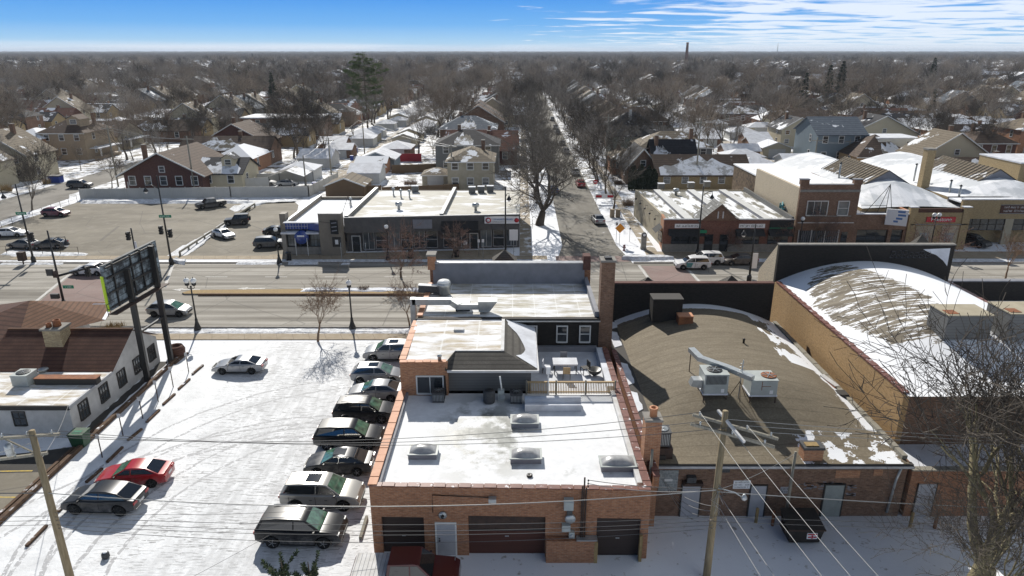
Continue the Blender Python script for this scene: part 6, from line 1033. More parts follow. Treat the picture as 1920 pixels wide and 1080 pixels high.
# ------------------------------------------------------------------ vehicles
PROF = dict(
 sedan=dict(L=4.75, W=1.84, wb=2.78, r=.33, low=[(-2.37, .36), (-2.36, .78), (-2.25, 1.0), (-1.7, 1.06), (0, .98), (1.05, .97), (1.75, .86), (2.2, .70), (2.36, .52), (2.36, .3)], cab=[(-1.95, 1.02), (-1.05, 1.43), (-.2, 1.46), (.2, 1.43), (1.15, .95)], bp=-.15),
 coupe=dict(L=4.7, W=1.8, wb=2.65, r=.32, low=[(-2.33, .36), (-2.33, .76), (-2.2, .98), (-1.6, 1.02), (0, .93), (.9, .93), (1.7, .80), (2.15, .64), (2.33, .48), (2.33, .3)], cab=[(-1.85, .98), (-1.0, 1.31), (-.3, 1.36), (.1, 1.33), (1.0, .92)], bp=-.35),
 suv=dict(L=4.9, W=1.95, wb=2.86, r=.38, low=[(-2.43, .45), (-2.45, .85), (-2.4, 1.12), (-2.2, 1.16), (0, 1.10), (1.15, 1.12), (1.8, 1.04), (2.25, .88), (2.44, .62), (2.42, .34)], cab=[(-2.35, 1.12), (-2.05, 1.66), (-1.2, 1.74), (.1, 1.72), (.45, 1.66), (1.3, 1.09)], bp=-.2),
 hatch=dict(L=4.5, W=1.86, wb=2.8, r=.36, low=[(-2.2, .42), (-2.25, .82), (-2.2, 1.04), (-2.0, 1.08), (0, 1.0), (1.2, 1.0), (1.75, .88), (2.1, .72), (2.24, .52), (2.22, .3)], cab=[(-2.15, 1.04), (-1.6, 1.5), (-.9, 1.58), (.1, 1.57), (.4, 1.52), (1.35, .97)], bp=-.1),
 fastback=dict(L=4.9, W=1.93, wb=2.9, r=.39, low=[(-2.43, .42), (-2.46, .86), (-2.42, 1.06), (-2.1, 1.14), (0, 1.04), (1.15, 1.06), (1.8, .96), (2.25, .80), (2.44, .56), (2.42, .32)], cab=[(-2.2, 1.1), (-1.3, 1.5), (-.6, 1.6), (.1, 1.6), (.45, 1.54), (1.35, 1.03)], bp=-.2),
 jeep=dict(L=4.3, W=1.9, wb=2.55, r=.42, low=[(-2.0, .55), (-2.02, 1.0), (-2.0, 1.18), (-1.8, 1.2), (0, 1.15), (.65, 1.15), (.8, 1.12), (1.85, 1.06), (1.95, .98), (1.95, .5)], cab=[(-1.98, 1.16), (-1.93, 1.85), (.2, 1.85), (.65, 1.14)], bp=-.35),
 pickup=dict(L=5.7, W=2.0, wb=3.6, r=.42, low=[(-2.85, .55), (-2.85, 1.15), (-2.8, 1.2), (-.9, 1.2), (0, 1.15), (1.3, 1.15), (1.4, 1.14), (2.5, 1.06), (2.8, .9), (2.84, .45)], cab=[(-.95, 1.17), (-.85, 1.85), (.5, 1.9), (.75, 1.85), (1.5, 1.14)], bp=.3))
def car(kind, paint, label, px=None, py=None, rz=0., loc=None, z=0.0, glass='car_glass', wind='car_glass', rim='rim', roofrack=False, sunroof=False, group=None, name='parked_car', cat='car', detail=True, snow_roof=False, k=1.0):
    """x forward; px, py is the ground point under the car's centre"""
    p = PROF[kind]; L, Wd, wb, r = p['L'], p['W'], p['wb'], p['r']; q = P(px, py, z) if loc is None else Vector(loc)
    g = thing(name, label, cat, (q.x, q.y, z), group, rz, True); k *= .9; g.scale = (k, k, k); pm = 'paint_' + paint; hw = Wd / 2
    xc = 0.0; ar = r + .07
    def arch(cx_):
        return [(cx_ + ar * math.cos(a), r + ar * math.sin(a)) for a in [math.pi * i / 8 for i in range(9)] if r + ar * math.sin(a) > .22]
    low = list(p['low']); poly = low + [(wb / 2 + ar + .02, .26)] + arch(wb / 2) + [(wb / 2 - ar - .02, .24), (-wb / 2 + ar + .02, .24)] + arch(-wb / 2) + [(-wb / 2 - ar - .02, .28)]
    def taper(x, z):
        f = 1 - .13 * max(0, (abs(x) - L * .32) / (L * .18)) ** 2; return hw * f * (1 - .03 * max(0, z - .7))
    # lower body: outer side plates, softened shoulder, closed across
    def inset(pl, d):
        out = []; n = len(pl)
        for i in range(n):
            a = Vector(pl[i - 1]); b = Vector(pl[i]); c = Vector(pl[(i + 1) % n]); t = (c - a); nn = Vector((t.y, -t.x)); nn = nn.normalized() if nn.length > 1e-6 else Vector((0, 0)); out.append((b.x + nn.x * d, b.y + nn.y * d))
        return out
    inner = inset(poly, .045); 
    # orientation check: inset should shrink the outline
    if max(q_[1] for q_ in inner) > max(q_[1] for q_ in poly): inner = inset(poly, -.045)
    m = MB(); n = len(poly); rings = []
    for (pl, off) in ((inner, 0.0), (poly, .07), (poly, None), (inner, 'e')):
        pass
    def ring(pl, s_, off): return [(x, s_ * (taper(x, z) - off), z) for x, z in pl]
    rr = [ring(inner, -1, 0), ring(poly, -1, .07), ring(poly, 1, .07), ring(inner, 1, 0)]
    vs = [v for a in rr for v in a]; fs = []
    for j in range(3):
        for i in range(n): i2 = (i + 1) % n; fs.append((j * n + i, (j + 1) * n + i, (j + 1) * n + i2, j * n + i2))
    fs.append(tuple(range(n))); fs.append(tuple(range(3 * n, 4 * n))[::-1]); m.add(vs, fs, pm, False)
    # cabin
    cab = p['cab']; zb = min(c[1] for c in cab) - .06; zt = max(c[1] for c in cab); 
    def cw(x, z): u = max(0, (z - .95) / (zt - .95 + 1e-6)); return taper(x, .8) - .05 - .20 * u - .05 * u * u
    cpoly = [(cab[0][0] - .02, zb)] + cab + [(cab[-1][0] + .03, zb)]; nc = len(cpoly)
    vs = [(x, -cw(x, z), z) for x, z in cpoly] + [(x, cw(x, z), z) for x, z in cpoly]; fs = [(i, i + 1, nc + i + 1, nc + i) for i in range(nc - 1)] + [tuple(range(nc))[::-1], tuple(range(nc, 2 * nc))]
    m.add(vs, fs, pm, False)
    if kind == 'pickup': m.box(-2.7, -hw + .18, 1.0, -1.05, hw - .18, 1.205, 'trim')
    if roofrack:
        for s_ in (-1, 1): m.bar((-1.7, s_ * (cw(-1, zt) - .08), zt + .05), (.2, s_ * (cw(0, zt) - .08), zt + .05), .04, .05, 'rim')
    # sill and bumper trim
    m.box(-wb / 2 + ar, -hw - .003, .23, wb / 2 - ar, hw + .003, .34, 'trim')
    m_ = MB()
    for s_ in (-1, 1):
        for sx2 in (p['bp'], cab[-1][0] - .22, cab[0][0] + (.55 if kind != 'pickup' else .2)):
            yy = s_ * (taper(sx2, .7) + .004); m_.box(sx2 - .012, yy - .006, .42, sx2 + .012, yy + .002, min(c_[1] for c_ in cab) - .05, 'trim')
        for sx2 in (p['bp'] - .28, p['bp'] + .3 + .35): yy = s_ * (taper(sx2, .7) + .012); m_.box(sx2 - .09, yy - .012, .80, sx2 + .09, yy + .006, .835, 'rim_dark')
    b = m.build('body', g); m_.build('door_trim', g)
    bv = b.modifiers.new('soften', 'BEVEL'); bv.width = .045; bv.segments = 2; bv.limit_method = 'ANGLE'; bv.angle_limit = R(28); bv.harden_normals = True
    for pp in b.data.polygons: pp.use_smooth = True
    try: b.data.set_sharp_from_angle(angle=R(50))
    except Exception: pass
    o_ = .012
    def quadglass(nm, x0, z0, x1, z1, mat):
        # across the car between two profile points
        a = .07; xa, za = x0 + (x1 - x0) * a, z0 + (z1 - z0) * a; xb, zb_ = x0 + (x1 - x0) * (1 - a), z0 + (z1 - z0) * (1 - a); nv = Vector((z0 - z1, 0, x1 - x0)); nv = nv.normalized() * o_; nv = nv if nv.z > 0 else -nv
        w0, w1 = cw(xa, za) - .07, cw(xb, zb_) - .07; mm = MB(); mm.add([(xa + nv.x, -w0, za + nv.z), (xa + nv.x, w0, za + nv.z), (xb + nv.x, w1, zb_ + nv.z), (xb + nv.x, -w1, zb_ + nv.z)], [(0, 1, 2, 3)], mat); return mm.build(nm, g)
    c = cab; quadglass('windscreen', c[-1][0], c[-1][1], c[-2][0], c[-2][1], wind); quadglass('rear_window', c[0][0], c[0][1], c[1][0], c[1][1], glass)
    # side windows
    xr, xf = c[1], c[-2]; bp = p['bp']; zlo = c[0][1] + .05; zhi = zt - .10
    def edge_x(z, a, b): t = (z - a[1]) / (b[1] - a[1] + 1e-6); return a[0] + (b[0] - a[0]) * t
    rlo, rhi = edge_x(zlo, c[0], c[1]) + .16, edge_x(min(zhi, c[1][1] - .04), c[0], c[1]) + .16; flo, fhi = edge_x(zlo, c[-1], c[-2]) - .14, edge_x(min(zhi, c[-2][1] - .04), c[-1], c[-2]) - .12
    zr_ = min(zhi, c[1][1] - .04); zf_ = min(zhi, c[-2][1] - .04)
    for s_ in (-1, 1):
        for (pa, nm) in (([(bp + .04, zlo), (flo, zlo), (fhi, zf_), (bp + .04, zhi)], 'side_window'), ([(rlo, zlo), (bp - .04, zlo), (bp - .04, zhi), (rhi, zr_)], 'side_window')):
            mm = MB(); mm.add([(x, s_ * (cw(x, z) + .008), z) for x, z in pa], [(0, 1, 2, 3) if s_ < 0 else (3, 2, 1, 0)], glass); mm.build(nm, g)
    if sunroof: mm = MB(); x0 = (c[1][0] + c[-2][0]) / 2; mm.box(x0 - .1, -.42, zt + .0, x0 + .75, .42, zt + .012, 'car_glass'); mm.build('sunroof', g)
    for sx_ in (-1, 1):
        for s_ in (-1, 1):
            wm = MB(); wx = sx_ * wb / 2; y0 = s_ * (hw - .12); wm.lathe([(r * .62, -.11), (r * .94, -.11), (r, -.07), (r, .07), (r * .94, .11), (r * .62, .11)], (wx, y0, r), 20, 'tyre', 'y'); w_ = wm.build('wheel', g)
            rm = MB(); rm.lathe([(.02, 0), (r * .66, 0), (r * .66, -.02 * s_), (.02, -.02 * s_)], (wx, y0 + s_ * .06, r), 18, 'trim', 'y')
            for kk in range(5): a = kk * 2 * math.pi / 5; rm.bar((wx, y0 + s_ * .10, r), (wx + math.cos(a) * r * .62, y0 + s_ * .085, r + math.sin(a) * r * .62), .075, .03, rim)
            rm.lathe([(r * .56, 0), (r * .65, 0), (r * .65, .02 * s_), (r * .56, .02 * s_)], (wx, y0 + s_ * .08, r), 18, rim, 'y'); rim_ = rm.build('rim', w_)
            if detail:
                hz = low[-3][1] - .03; mm = MB(); xx = low[-3][0]
                if sx_ > 0: mm.box(xx - .12, s_ * (taper(xx, hz) - .34), hz - .12, xx + .06, s_ * (taper(xx, hz) - .03), hz + .03, 'headlamp'); mm.build('headlight', g)
                else: xx = low[1][0]; mm.box(xx - .012, s_ * (taper(xx, .8) - .38), low[2][1] - .26, xx + .16, s_ * (taper(xx, .8) + .006), low[2][1] - .1, 'tail_red'); mm.build('tail_light', g)
    for s_ in (-1, 1): mm = MB(); mx_ = c[-1][0] - .3; mm.box(mx_ - .06, s_ * (hw - .04), c[-1][1] + .02, mx_ + .03, s_ * (hw + .13), c[-1][1] + .11, 'trim'); mm.build('mirror', g)
    mm = MB(); mm.box(low[-2][0] - .06, -.5, .42, low[-2][0] + .015, .5, .62, 'trim'); mm.build('grille', g); mm = MB(); mm.box(low[1][0] - .015, -.25, .62, low[1][0] + .02, .25, .76, 'number_plate'); mm.build('number_plate', g)
    if kind == 'jeep': mm = MB(); mm.lathe([(.02, -.1), (.36, -.1), (.38, 0), (.36, .1), (.02, .1)], (-2.15, 0, 1.05), 18, 'tyre', 'x'); mm.build('spare_wheel', g)
    if kind == 'pickup' and snow_roof: mm = MB(); mm.box(-2.78, -.92, 1.206, -.98, .92, 1.27, 'membrane_white'); 
    if kind == 'pickup' and snow_roof:
        for kk in range(8): mm.box(-2.7 + kk * .22, -.9, 1.27, -2.68 + kk * .22, .9, 1.28, 'membrane_grey')
        mm.build('bed_cover', g)
    return g
LF = math.pi; GL = 'cars parked in the snowy car park'
car('coupe', 'silver', 'silver coupe with snow glare standing alone in the middle of the snowy car park', 451, 695, LF + .02, rim='rim_dark', wind='car_glass', group=GL)
car('suv', 'silver', 'silver crossover farthest back in the row, half hidden by the brick upper room', 731, 671, LF, group=GL, sunroof=True, wind='car_glass_green')
car('hatch', 'silver', 'silver crossover with white roof, second from the back of the row', 708, 713, 0, group=GL, sunroof=True, wind='car_glass_green')
car('sedan', 'silver', 'pale silver saloon, third from the back of the row', 706, 745, LF, group=GL, wind='car_glass_green')
car('suv', 'black', 'shiny black SUV with roof rails beside the pale silver saloon', 686, 784, .0, group=GL, roofrack=True, wind='car_glass_green')
car('suv', 'black', 'larger black SUV with chrome window frame, fifth from the back of the row', 658, 832, 0, group=GL, wind='car_glass_green', k=1.05)
car('sedan', 'charcoal', 'charcoal saloon parked tail to the garage wall between two SUVs', 638, 880, LF, group=GL, wind='car_glass_green', sunroof=True, rim='rim')
car('suv', 'beige', 'silver beige SUV with dark glass, second from the front of the row', 608, 941, -.02, group=GL, sunroof=True, wind='car_glass_green', k=1.06)
car('suv', 'black', 'black SUV with silver wheels at the front of the row, nearest the bottom', 569, 1008, -.02, group=GL, wind='car_glass_green', roofrack=True, k=1.06)
car('sedan', 'red', 'bright red saloon with black rear window on the left of the car park', 255, 903, LF + R(5), group=GL, rim='rim_dark', wind='car_glass_green')
car('fastback', 'charcoal', 'dark grey fastback crossover in front of the red saloon', 200, 950, LF + R(-3), group=GL, rim='rim_dark')
car('pickup', 'dark_red', 'dark red pickup truck with a ribbed white bed cover parked before the garage doors', 764, 1095, 0, group=None, snow_roof=True, name='pickup_truck', cat='pickup truck', k=1.03)
GS = 'cars on the main road'
car('hatch', 'silver', 'silver grey hatchback driving on the near lanes behind the billboard', 320, 590, 0.0, group=GS, rim='rim_dark', name='moving_car', wind='car_glass_green')
car('sedan', 'white', 'white saloon driving across the red brick crosswalk on the far lanes', 170, 514, LF, group=GS, name='moving_car')
tc_ = car('suv', 'white', 'white crossover with a turquoise front wing nearest on the right of the road', 1297, 503, LF, group=GS, name='moving_car', k=.97, rim='rim')
m = MB(); 
for s_ in (-1, 1): m.add([(.35, s_ * .995, .42), (1.0, s_ * .995, .42), (1.05, s_ * .985, 1.07), (.1, s_ * .985, 1.07)], [(0, 1, 2, 3) if s_ < 0 else (3, 2, 1, 0)], 'paint_teal')
m.build('livery_panel', tc_)
car('suv', 'white', 'white SUV with dark glass partly behind the turquoise winged one', 1322, 494, LF, group=GS, name='moving_car', k=.98)
car('sedan', 'bronze', 'dark bronze saloon at the right of the far lanes behind a lamp post', 1386, 495, LF, group=GS, name='moving_car')
GP = 'cars in the big parking lot'
car('hatch', 'maroon', 'maroon hatchback near the left fence of the big parking lot', 106, 405, -.03, group=GP)
car('pickup', 'charcoal', 'dark pickup truck facing the road at the back of the big parking lot', 396, 389, LF + R(38), group=GP, name='pickup_truck', cat='pickup truck', k=.95)
car('jeep', 'charcoal', 'boxy dark off roader with spare wheel beside the timber rail', 445, 421, LF + R(12), group=GP)
car('sedan', 'white', 'small white saloon by the timber rail below the off roader', 420, 445, R(-38), group=GP, k=.95)
car('suv', 'grey', 'grey SUV parked at the left wall of the blue tiled diner', 507, 463, R(8), group=GP, k=.95)
car('sedan', 'black', 'black saloon behind the grey SUV at the diner wall', 523, 440, R(10), group=GP)
car('sedan', 'white', 'white saloon at the left photo edge of the big parking lot', 22, 443, R(5), group=GP)
car('sedan', 'grey', 'grey saloon below the white one near the traffic signal', 46, 465, LF + R(-12), group=GP)
car('sedan', 'charcoal', 'charcoal saloon right beside the grey one near the traffic signal', 94, 465, LF + R(12), group=GP)
car('suv', 'bronze', 'dark SUV driving on the side street at the far left', 151, 352, R(8), group=None, name='moving_car')
car('sedan', 'maroon', 'purple red saloon parked across the far left side street', 62, 330, R(-4), group=None); car('sedan', 'charcoal', 'dark saloon left of the purple red one across the side street', 35, 330, R(-4), group=None)
car('suv', 'charcoal', 'dark van standing outside the auto shop bays', 1822, 460, R(-60), group=None)
GC = 'cars along the tree lined street'
car('sedan', 'silver', 'silver saloon parked on the right kerb of the tree lined street, nearest the road', 1121, 417, R(94), group=GC); car('sedan', 'red', 'red car farther up on the right of the tree lined street', 1088, 349, R(92), group=GC); car('sedan', 'blue', 'dark car behind the big elm trunk on the tree lined street', 1038, 361, R(92), group=GC)
rd = random.Random(31); cols = ['white', 'black', 'silver', 'grey', 'blue', 'charcoal']; ords = ['third', 'fourth', 'fifth', 'sixth', 'seventh', 'eighth', 'ninth', 'tenth', 'eleventh', 'twelfth']
for i in range(9):
    y_ = 150 + i * 15 + rd.uniform(-3, 3); right = i % 3 != 1; c_ = cols[i % 6]
    car('sedan' if i % 2 else 'suv', c_, '%s car on the %s side of the tree lined street, %s one back' % (c_, 'right' if right else 'left', ords[i]), rz=R(91), loc=(nsx(12.6 if right else 8.2, y_), y_, 0), group=GC, detail=False)
for i, (px, py, c_, lb) in enumerate(((1795 + 0, 268, 'white', 'white car in the yard behind the white upper storey'), (498, 347, 'white', 'white car under the tent canopy'), (540, 349, 'silver', 'silver car under the tent canopy'))): car('sedan', c_, lb, px, py, R(5), group=None, detail=False)
# ------------------------------------------------------------------ street furniture, poles and wires
def lamp_post(px, py, label, globes=1, h=4.9, group='white globe lamps along the road', banner=False):
    q = P(px, py); g = thing('street_lamp', label, 'street lamp', (q.x, q.y, 0), group); x, y = q.x, q.y
    m = MB(); m.lathe([(.34, 0), (.34, .2), (.22, .55), (.13, .9), (.13, 1.1), (.09, 1.2)], (x, y, 0), 12, 'black_metal'); m.build('base', g)
    m = MB(); m.tube([(x, y, 1.2), (x, y, h - .75)], [.085, .06], 10, 'black_metal'); m.lathe([(.06, 0), (.12, .08), (.07, .16)], (x, y, h - .95), 10, 'black_metal'); m.build('pole', g)
    xs_ = [0] if globes == 1 else [-.32, .32]
    for dx_ in xs_:
        m = MB(); 
        if globes > 1: m.tube([(x, y, h - 1.1), (x + dx_, y, h - .95), (x + dx_, y, h - .7)], .04, 6, 'black_metal')
        m.lathe([(.06, -.3), (.2, -.18), (.2, .02)], (x + dx_, y, h - .48), 10, 'black_metal'); s_ = m.build('lamp_holder', g)
        m = MB(); m.sph((x + dx_, y, h - .25), .27, 'globe_white', 12); m.lathe([(.05, 0), (.02, .14)], (x + dx_, y, h), 6, 'black_metal'); m.build('globe', s_)
    if banner: m = MB(); m.box(x + .08, y - .02, h - 2.5, x + .5, y + .02, h - 1.5, 'paint_maroon'); m.build('banner', g)
    return g
lamp_post(371, 619, 'black double globe lamp post nearest the billboard', 2, 5.2, banner=False); lamp_post(661, 617, 'black single globe lamp post on the snow beside the bare street tree', 1); lamp_post(524, 494, 'globe lamp post in front of the blue tiled diner', 1, 4.6)
lamp_post(728, 488, 'globe lamp post with striped pole in front of the glass shop windows', 1, 4.6); lamp_post(1742, 475, 'double globe lamp with red striped pole before the tyre shop', 2, 5.4); lamp_post(1497, 470, 'globe lamp before the two storey brick shop, half hidden by a red twigged tree', 1, 4.6)
def light_pole(px, py, pytop, label, armdx=2.0, name='light_pole', two=False, sign=None, boxes=()):
    q = P(px, py); x, y = q.x, q.y; h = PY(px, pytop, y).z; g = thing(name, label, 'light pole', (x, y, 0)); m = MB(); m.lathe([(.28, 0), (.28, .6), (.16, .9)], (x, y, 0), 10, 'black_metal'); m.tube([(x, y, .8), (x, y, h)], [.13, .07], 8, 'black_metal'); m.build('pole', g)
    for sgn in ((1, -1) if two else (1,)):
        a = armdx * sgn; z = h * .86; m = MB(); m.tube([(x, y, z), (x + a * .5, y, z + .45), (x + a, y, z + .5), (x + a, y, z + .2)], .045, 6, 'black_metal'); m.build('arm', g)
        m = MB(); m.lathe([(.06, .5), (.12, .35), (.28, .1), (.32, 0), (.22, -.05)], (x + a, y, z - .3), 10, 'black_metal'); m.lathe([(.22, 0), (.12, -.18), (.02, -.22)], (x + a, y, z - .35), 10, 'globe_white'); m.build('lamp_head', g)
    for bz in boxes: m = MB(); m.box(x - .28, y - .3, bz, x + .2, y - .12, bz + .7, 'rust_steel'); m.build('control_box', g)
    return g, x, y, h
def signal(g, x, y, z, face=0, name='traffic_light'):
    m = MB(); m.box(x - .18, y - .15, z, x + .18, y + .15, z + 1.05, 'black_metal')
    for k in range(3): m.lathe([(.02, 0), (.13, 0), (.15, -.2), (.12, -.2), (.11, -.02)], (x, y - .15, z + .2 + k * .33), 10, 'black_metal', 'y'); m.lathe([(.02, 0), (.13, 0), (.15, .2), (.12, .2), (.11, .02)], (x, y + .15, z + .2 + k * .33), 10, 'black_metal', 'y')
    o = m.build(name, g); return o
def street_sign(g, x, y, z, tx, w=1.3, rz=0., mat='sign_green'):
    m = MB(); m.box(x - w / 2, y - .03, z, x + w / 2, y + .0, z + .34, mat); s_ = m.build('street_sign', g); s_['_o'] = g['_o']; strokes(s_, x, z + .17, w * .8, .26, y - .034, 'sign_white', int(abs(x) * 10))
g, x, y, h = light_pole(64, 493, 345, 'tall black light pole with green street sign at the left sidewalk', -1.8); street_sign(g, x, y - .2, 6.2, 'OAK PARK AV'); signal(g, x + .5, y - .1, 2.9); m = MB(); m.box(x - 1.3, y - .9, .5, x - .5, y - .3, 1.6, 'rust_steel'); m.tube([(x - .9, y - .6, 0), (x - .9, y - .6, .5)], .08, 6, 'rust_steel'); m.build('control_cabinet', g)
g, x, y, h = light_pole(122, 578, 432, 'black light pole whose signal mast arm reaches right across the road', 1.6, boxes=(3.4,))
m = MB(); z = 4.3; m.tube([(x, y, z - .8), (x + 4.2, y + .6, z + .2), (x + 9.6, y + 1.5, z + .9)], [.12, .09, .05], 8, 'black_metal'); m.build('mast_arm', g); signal(g, x + 3.0, y + .2, z - .9); signal(g, x + 9.2, y + 1.3, z + .3)
street_sign(g, x + .9, y - .1, 2.2, 'ROOSEVELT', 1.1); m = MB(); m.box(x - .9, y - .3, 3.6, x - .2, y - .2, 4.3, 'black_metal'); m.box(x - 1.1, y - .2, 1.1, x - .3, y + .1, 1.6, 'black_metal'); m.build('signal_back', g)
# pole and arm with lamp at the big lot
g, x, y, h = light_pole(322, 496, 330, 'tall black pole carrying two signals and a green street sign beside the timber rail', -1.6); street_sign(g, x + .3, y - .2, 6.0, 'W ROOSEVELT', 1.5); signal(g, x - .55, y - .1, 3.9); signal(g, x + .5, y - .1, 3.5)
q = P(258, 495); x, y = q.x, q.y; g = thing('traffic_signal', 'short signal post standing behind the billboard top', 'traffic signal', (x, y, 0)); m = MB(); m.tube([(x, y, 0), (x, y, 4.6)], .09, 8, 'black_metal'); m.build('pole', g); signal(g, x - .45, y - .1, 3.1); m = MB(); m.box(x + .1, y - .05, 2.0, x + .35, y, 2.9, 'sign_white'); m.build('plate', g)
light_pole(948, 487, 350, 'tall black light pole above the right end of the glass strip shops', .45); light_pole(1307, 480, 348, 'tall black light pole in front of the central gable of the brick shops', 1.2)
g, x, y, h = light_pole(1404, 528, 420, 'black light pole with white banner on the near kerb at the right', -1.2); m = MB(); m.box(x + .1, y - .03, 1.6, x + .7, y + .03, 3.4, 'sign_white'); m.build('banner', g)
q = P(1302, 455); m = MB(); m.box(q.x - .9, 86.0, 2.75, q.x - .0, 86.03, 3.15, 'sign_green'); tag(m.build('street_sign'), 'small green street name plate in front of the brick shops', 'sign')
# pedestrian things right of the side street
def post_sign(px, py, h, mat, shape, label, txt=None, w=.6):
    q = P(px, py); g = thing('road_sign', label, 'road sign', (q.x, q.y, 0)); m = MB(); m.tube([(q.x, q.y, 0), (q.x, q.y, h)], .035, 6, 'galvanised'); m.build('post', g); m = MB()
    if shape == 'diamond': m.add([(q.x, q.y - .05, h - 1.3 * w), (q.x + w * .75, q.y - .05, h - w * .55), (q.x, q.y - .05, h + w * .2), (q.x - w * .75, q.y - .05, h - w * .55), (q.x, q.y - .03, h - 1.3 * w), (q.x + w * .75, q.y - .03, h - w * .55), (q.x, q.y - .03, h + w * .2), (q.x - w * .75, q.y - .03, h - w * .55)], [(0, 1, 2, 3), (7, 6, 5, 4), (0, 4, 5, 1), (1, 5, 6, 2), (2, 6, 7, 3), (3, 7, 4, 0)], mat)
    elif shape == 'round': m.lathe([(.02, 0), (w * .5, 0), (w * .5, -.02), (.02, -.02)], (q.x, q.y - .04, h - w * .5), 16, mat, 'y'); m.box(q.x - w * .33, q.y - .075, h - w * .58, q.x + w * .33, q.y - .062, h - w * .42, 'sign_white')
    else: m.box(q.x - w / 2, q.y - .06, h - w * 1.3, q.x + w / 2, q.y - .04, h, mat)
    m.build('plate', g); return g
post_sign(1161, 460, 2.9, 'sign_orange', 'diamond', 'orange diamond warning sign on the snow beside the tree lined street', w=.9); post_sign(1155, 455, 2.8, 'unit_dark', 'rect', 'thin grey sign post left of the orange diamond', w=.25); post_sign(1115, 372, 3.4, 'sign_red', 'round', 'red no entry disc near the red parked car', w=.8)
post_sign(963, 478, 3.4, 'sign_white', 'rect', 'white sign plate with red disc at the strip corner', w=1.1); post_sign(1180, 453, 2.0, 'unit_dark', 'rect', 'dark slim post on the snow behind the fire hydrant', w=.2); post_sign(641, 487, 2.6, 'unit_dark', 'rect', 'slim dark sign post before the sign tower', w=.25); post_sign(687, 484, 2.4, 'unit_dark', 'rect', 'slim sign post before the left glass shop', w=.25); post_sign(898, 481, 2.3, 'sign_white', 'rect', 'slim post before the shop with pink window display', w=.3); post_sign(906, 484, 2.5, 'sign_white', 'rect', 'second slim post before the pink window display', w=.3)
q = P(1170, 470); g = thing('fire_hydrant', 'small dark red fire hydrant on the snow', 'hydrant', (q.x, q.y, 0)); m = MB(); m.lathe([(.2, 0), (.2, .08), (.13, .1), (.13, .6), (.18, .62), (.16, .75), (.03, .85)], (q.x, q.y, 0), 12, 'paint_maroon'); m.build('barrel', g); m = MB(); m.tube([(q.x - .24, q.y, .45), (q.x + .24, q.y, .45)], .07, 8, 'paint_maroon'); m.build('nozzle', g)
q = P(1206, 467); m = MB(); m.prism([(q.x - .38, q.y - .3), (q.x + .38, q.y - .3), (q.x + .38, q.y + .3), (q.x - .38, q.y + .3)], 0, .25, 'stone_grey'); m.box(q.x - .33, q.y - .25, .25, q.x + .33, q.y + .25, 2.0, 'stone_grey'); m.lathe([(.33, 0), (.33, .5)], (q.x, q.y - .25, 2.0), 14, 'stone_grey', 'y'); m.lathe([(.02, 0), (.2, 0), (.2, -.02), (.02, -.02)], (q.x, q.y - .26, 2.0), 14, 'sign_white', 'y'); tag(m.build('stone_pillar'), 'grey stone marker pillar with round top at the corner of the brick shops', 'pillar')
m = MB(); q = P(1148, 408); 
for dx_ in (0, .9): m.box(q.x - .35 + dx_, q.y, 0, q.x + .35 + dx_, q.y + .5, 1.3, 'siding_tan')
tag(m.build('utility_cabinet'), 'pair of beige utility cabinets on the snow right of the side street', 'cabinet')
m = MB(); q = P(1133, 382); m.box(q.x - 1.6, q.y, .9, q.x + 1.6, q.y + .06, 1.7, 'sign_white'); m.box(q.x - 1.5, q.y - .02, 1.1, q.x - .5, q.y - .003, 1.5, 'sign_red'); m.box(q.x + .5, q.y - .02, 1.1, q.x + 1.5, q.y - .003, 1.5, 'sign_red'); m.box(q.x - 1.5, q.y, 0, q.x - 1.42, q.y + .06, .9, 'frame_dark'); m.box(q.x + 1.42, q.y, 0, q.x + 1.5, q.y + .06, .9, 'frame_dark'); tag(m.build('barricade'), 'red and white striped road end barricade', 'barricade')
for px, py, lb in ((542, 489, 'dark litter bin at the kerb in front of the diner'), (856, 482, 'dark litter bin in front of the black awning'), (771, 484, 'grey litter bin before the glass shops')):
    q = P(px, py); m = MB(); m.lathe([(.3, 0), (.34, .1), (.34, 1.0), (.38, 1.05), (.3, 1.15), (.02, 1.2)], q, 12, 'black_metal'); tag(m.build('litter_bin'), lb, 'bin')
# timber rail in the lots
a, b = P(338, 480), P(478, 388); g = thing('timber_rail', 'low timber guard rail dividing the two parking lots', 'rail', (a.x, a.y, 0)); m = MB(); m.bar((a.x, a.y, .55), (b.x, b.y, .55), .12, .25, 'wood_grey'); m.build('rail', g)
for k in range(12): p = a.lerp(b, k / 11); m = MB(); m.box(p.x - .1, p.y - .1, 0, p.x + .1, p.y + .1, .6, 'wood_grey'); m.build('post', g)
def wire_fence(pts, h, label, step=2.4, mat='rust_steel', r=.03):
    g = thing('post_and_chain_fence', label, 'fence', (pts[0][0], pts[0][1], 0)); 
    for z in (h * .5, h * .95): 
        m = MB(); 
        for a, b in zip(pts[:-1], pts[1:]): m.bar((a[0], a[1], z), (b[0], b[1], z), .025, .025, mat)
        m.build('cable', g)
    for a, b in zip(pts[:-1], pts[1:]):
        n = max(1, int(math.hypot(b[0] - a[0], b[1] - a[1]) / step))
        for k in range(n + 1): x_, y_ = a[0] + (b[0] - a[0]) * k / n, a[1] + (b[1] - a[1]) * k / n; m = MB(); m.tube([(x_, y_, 0), (x_, y_, h)], r, 6, mat); m.build('post', g)
    return g
wire_fence([P(-40, 445)[:2], P(145, 378)[:2]], 1.1, 'thin wire fence along the left edge of the big parking lot'); wire_fence([P(-20, 476)[:2], P(148, 478)[:2]], 1.1, 'thin wire fence before the cars near the traffic signal')
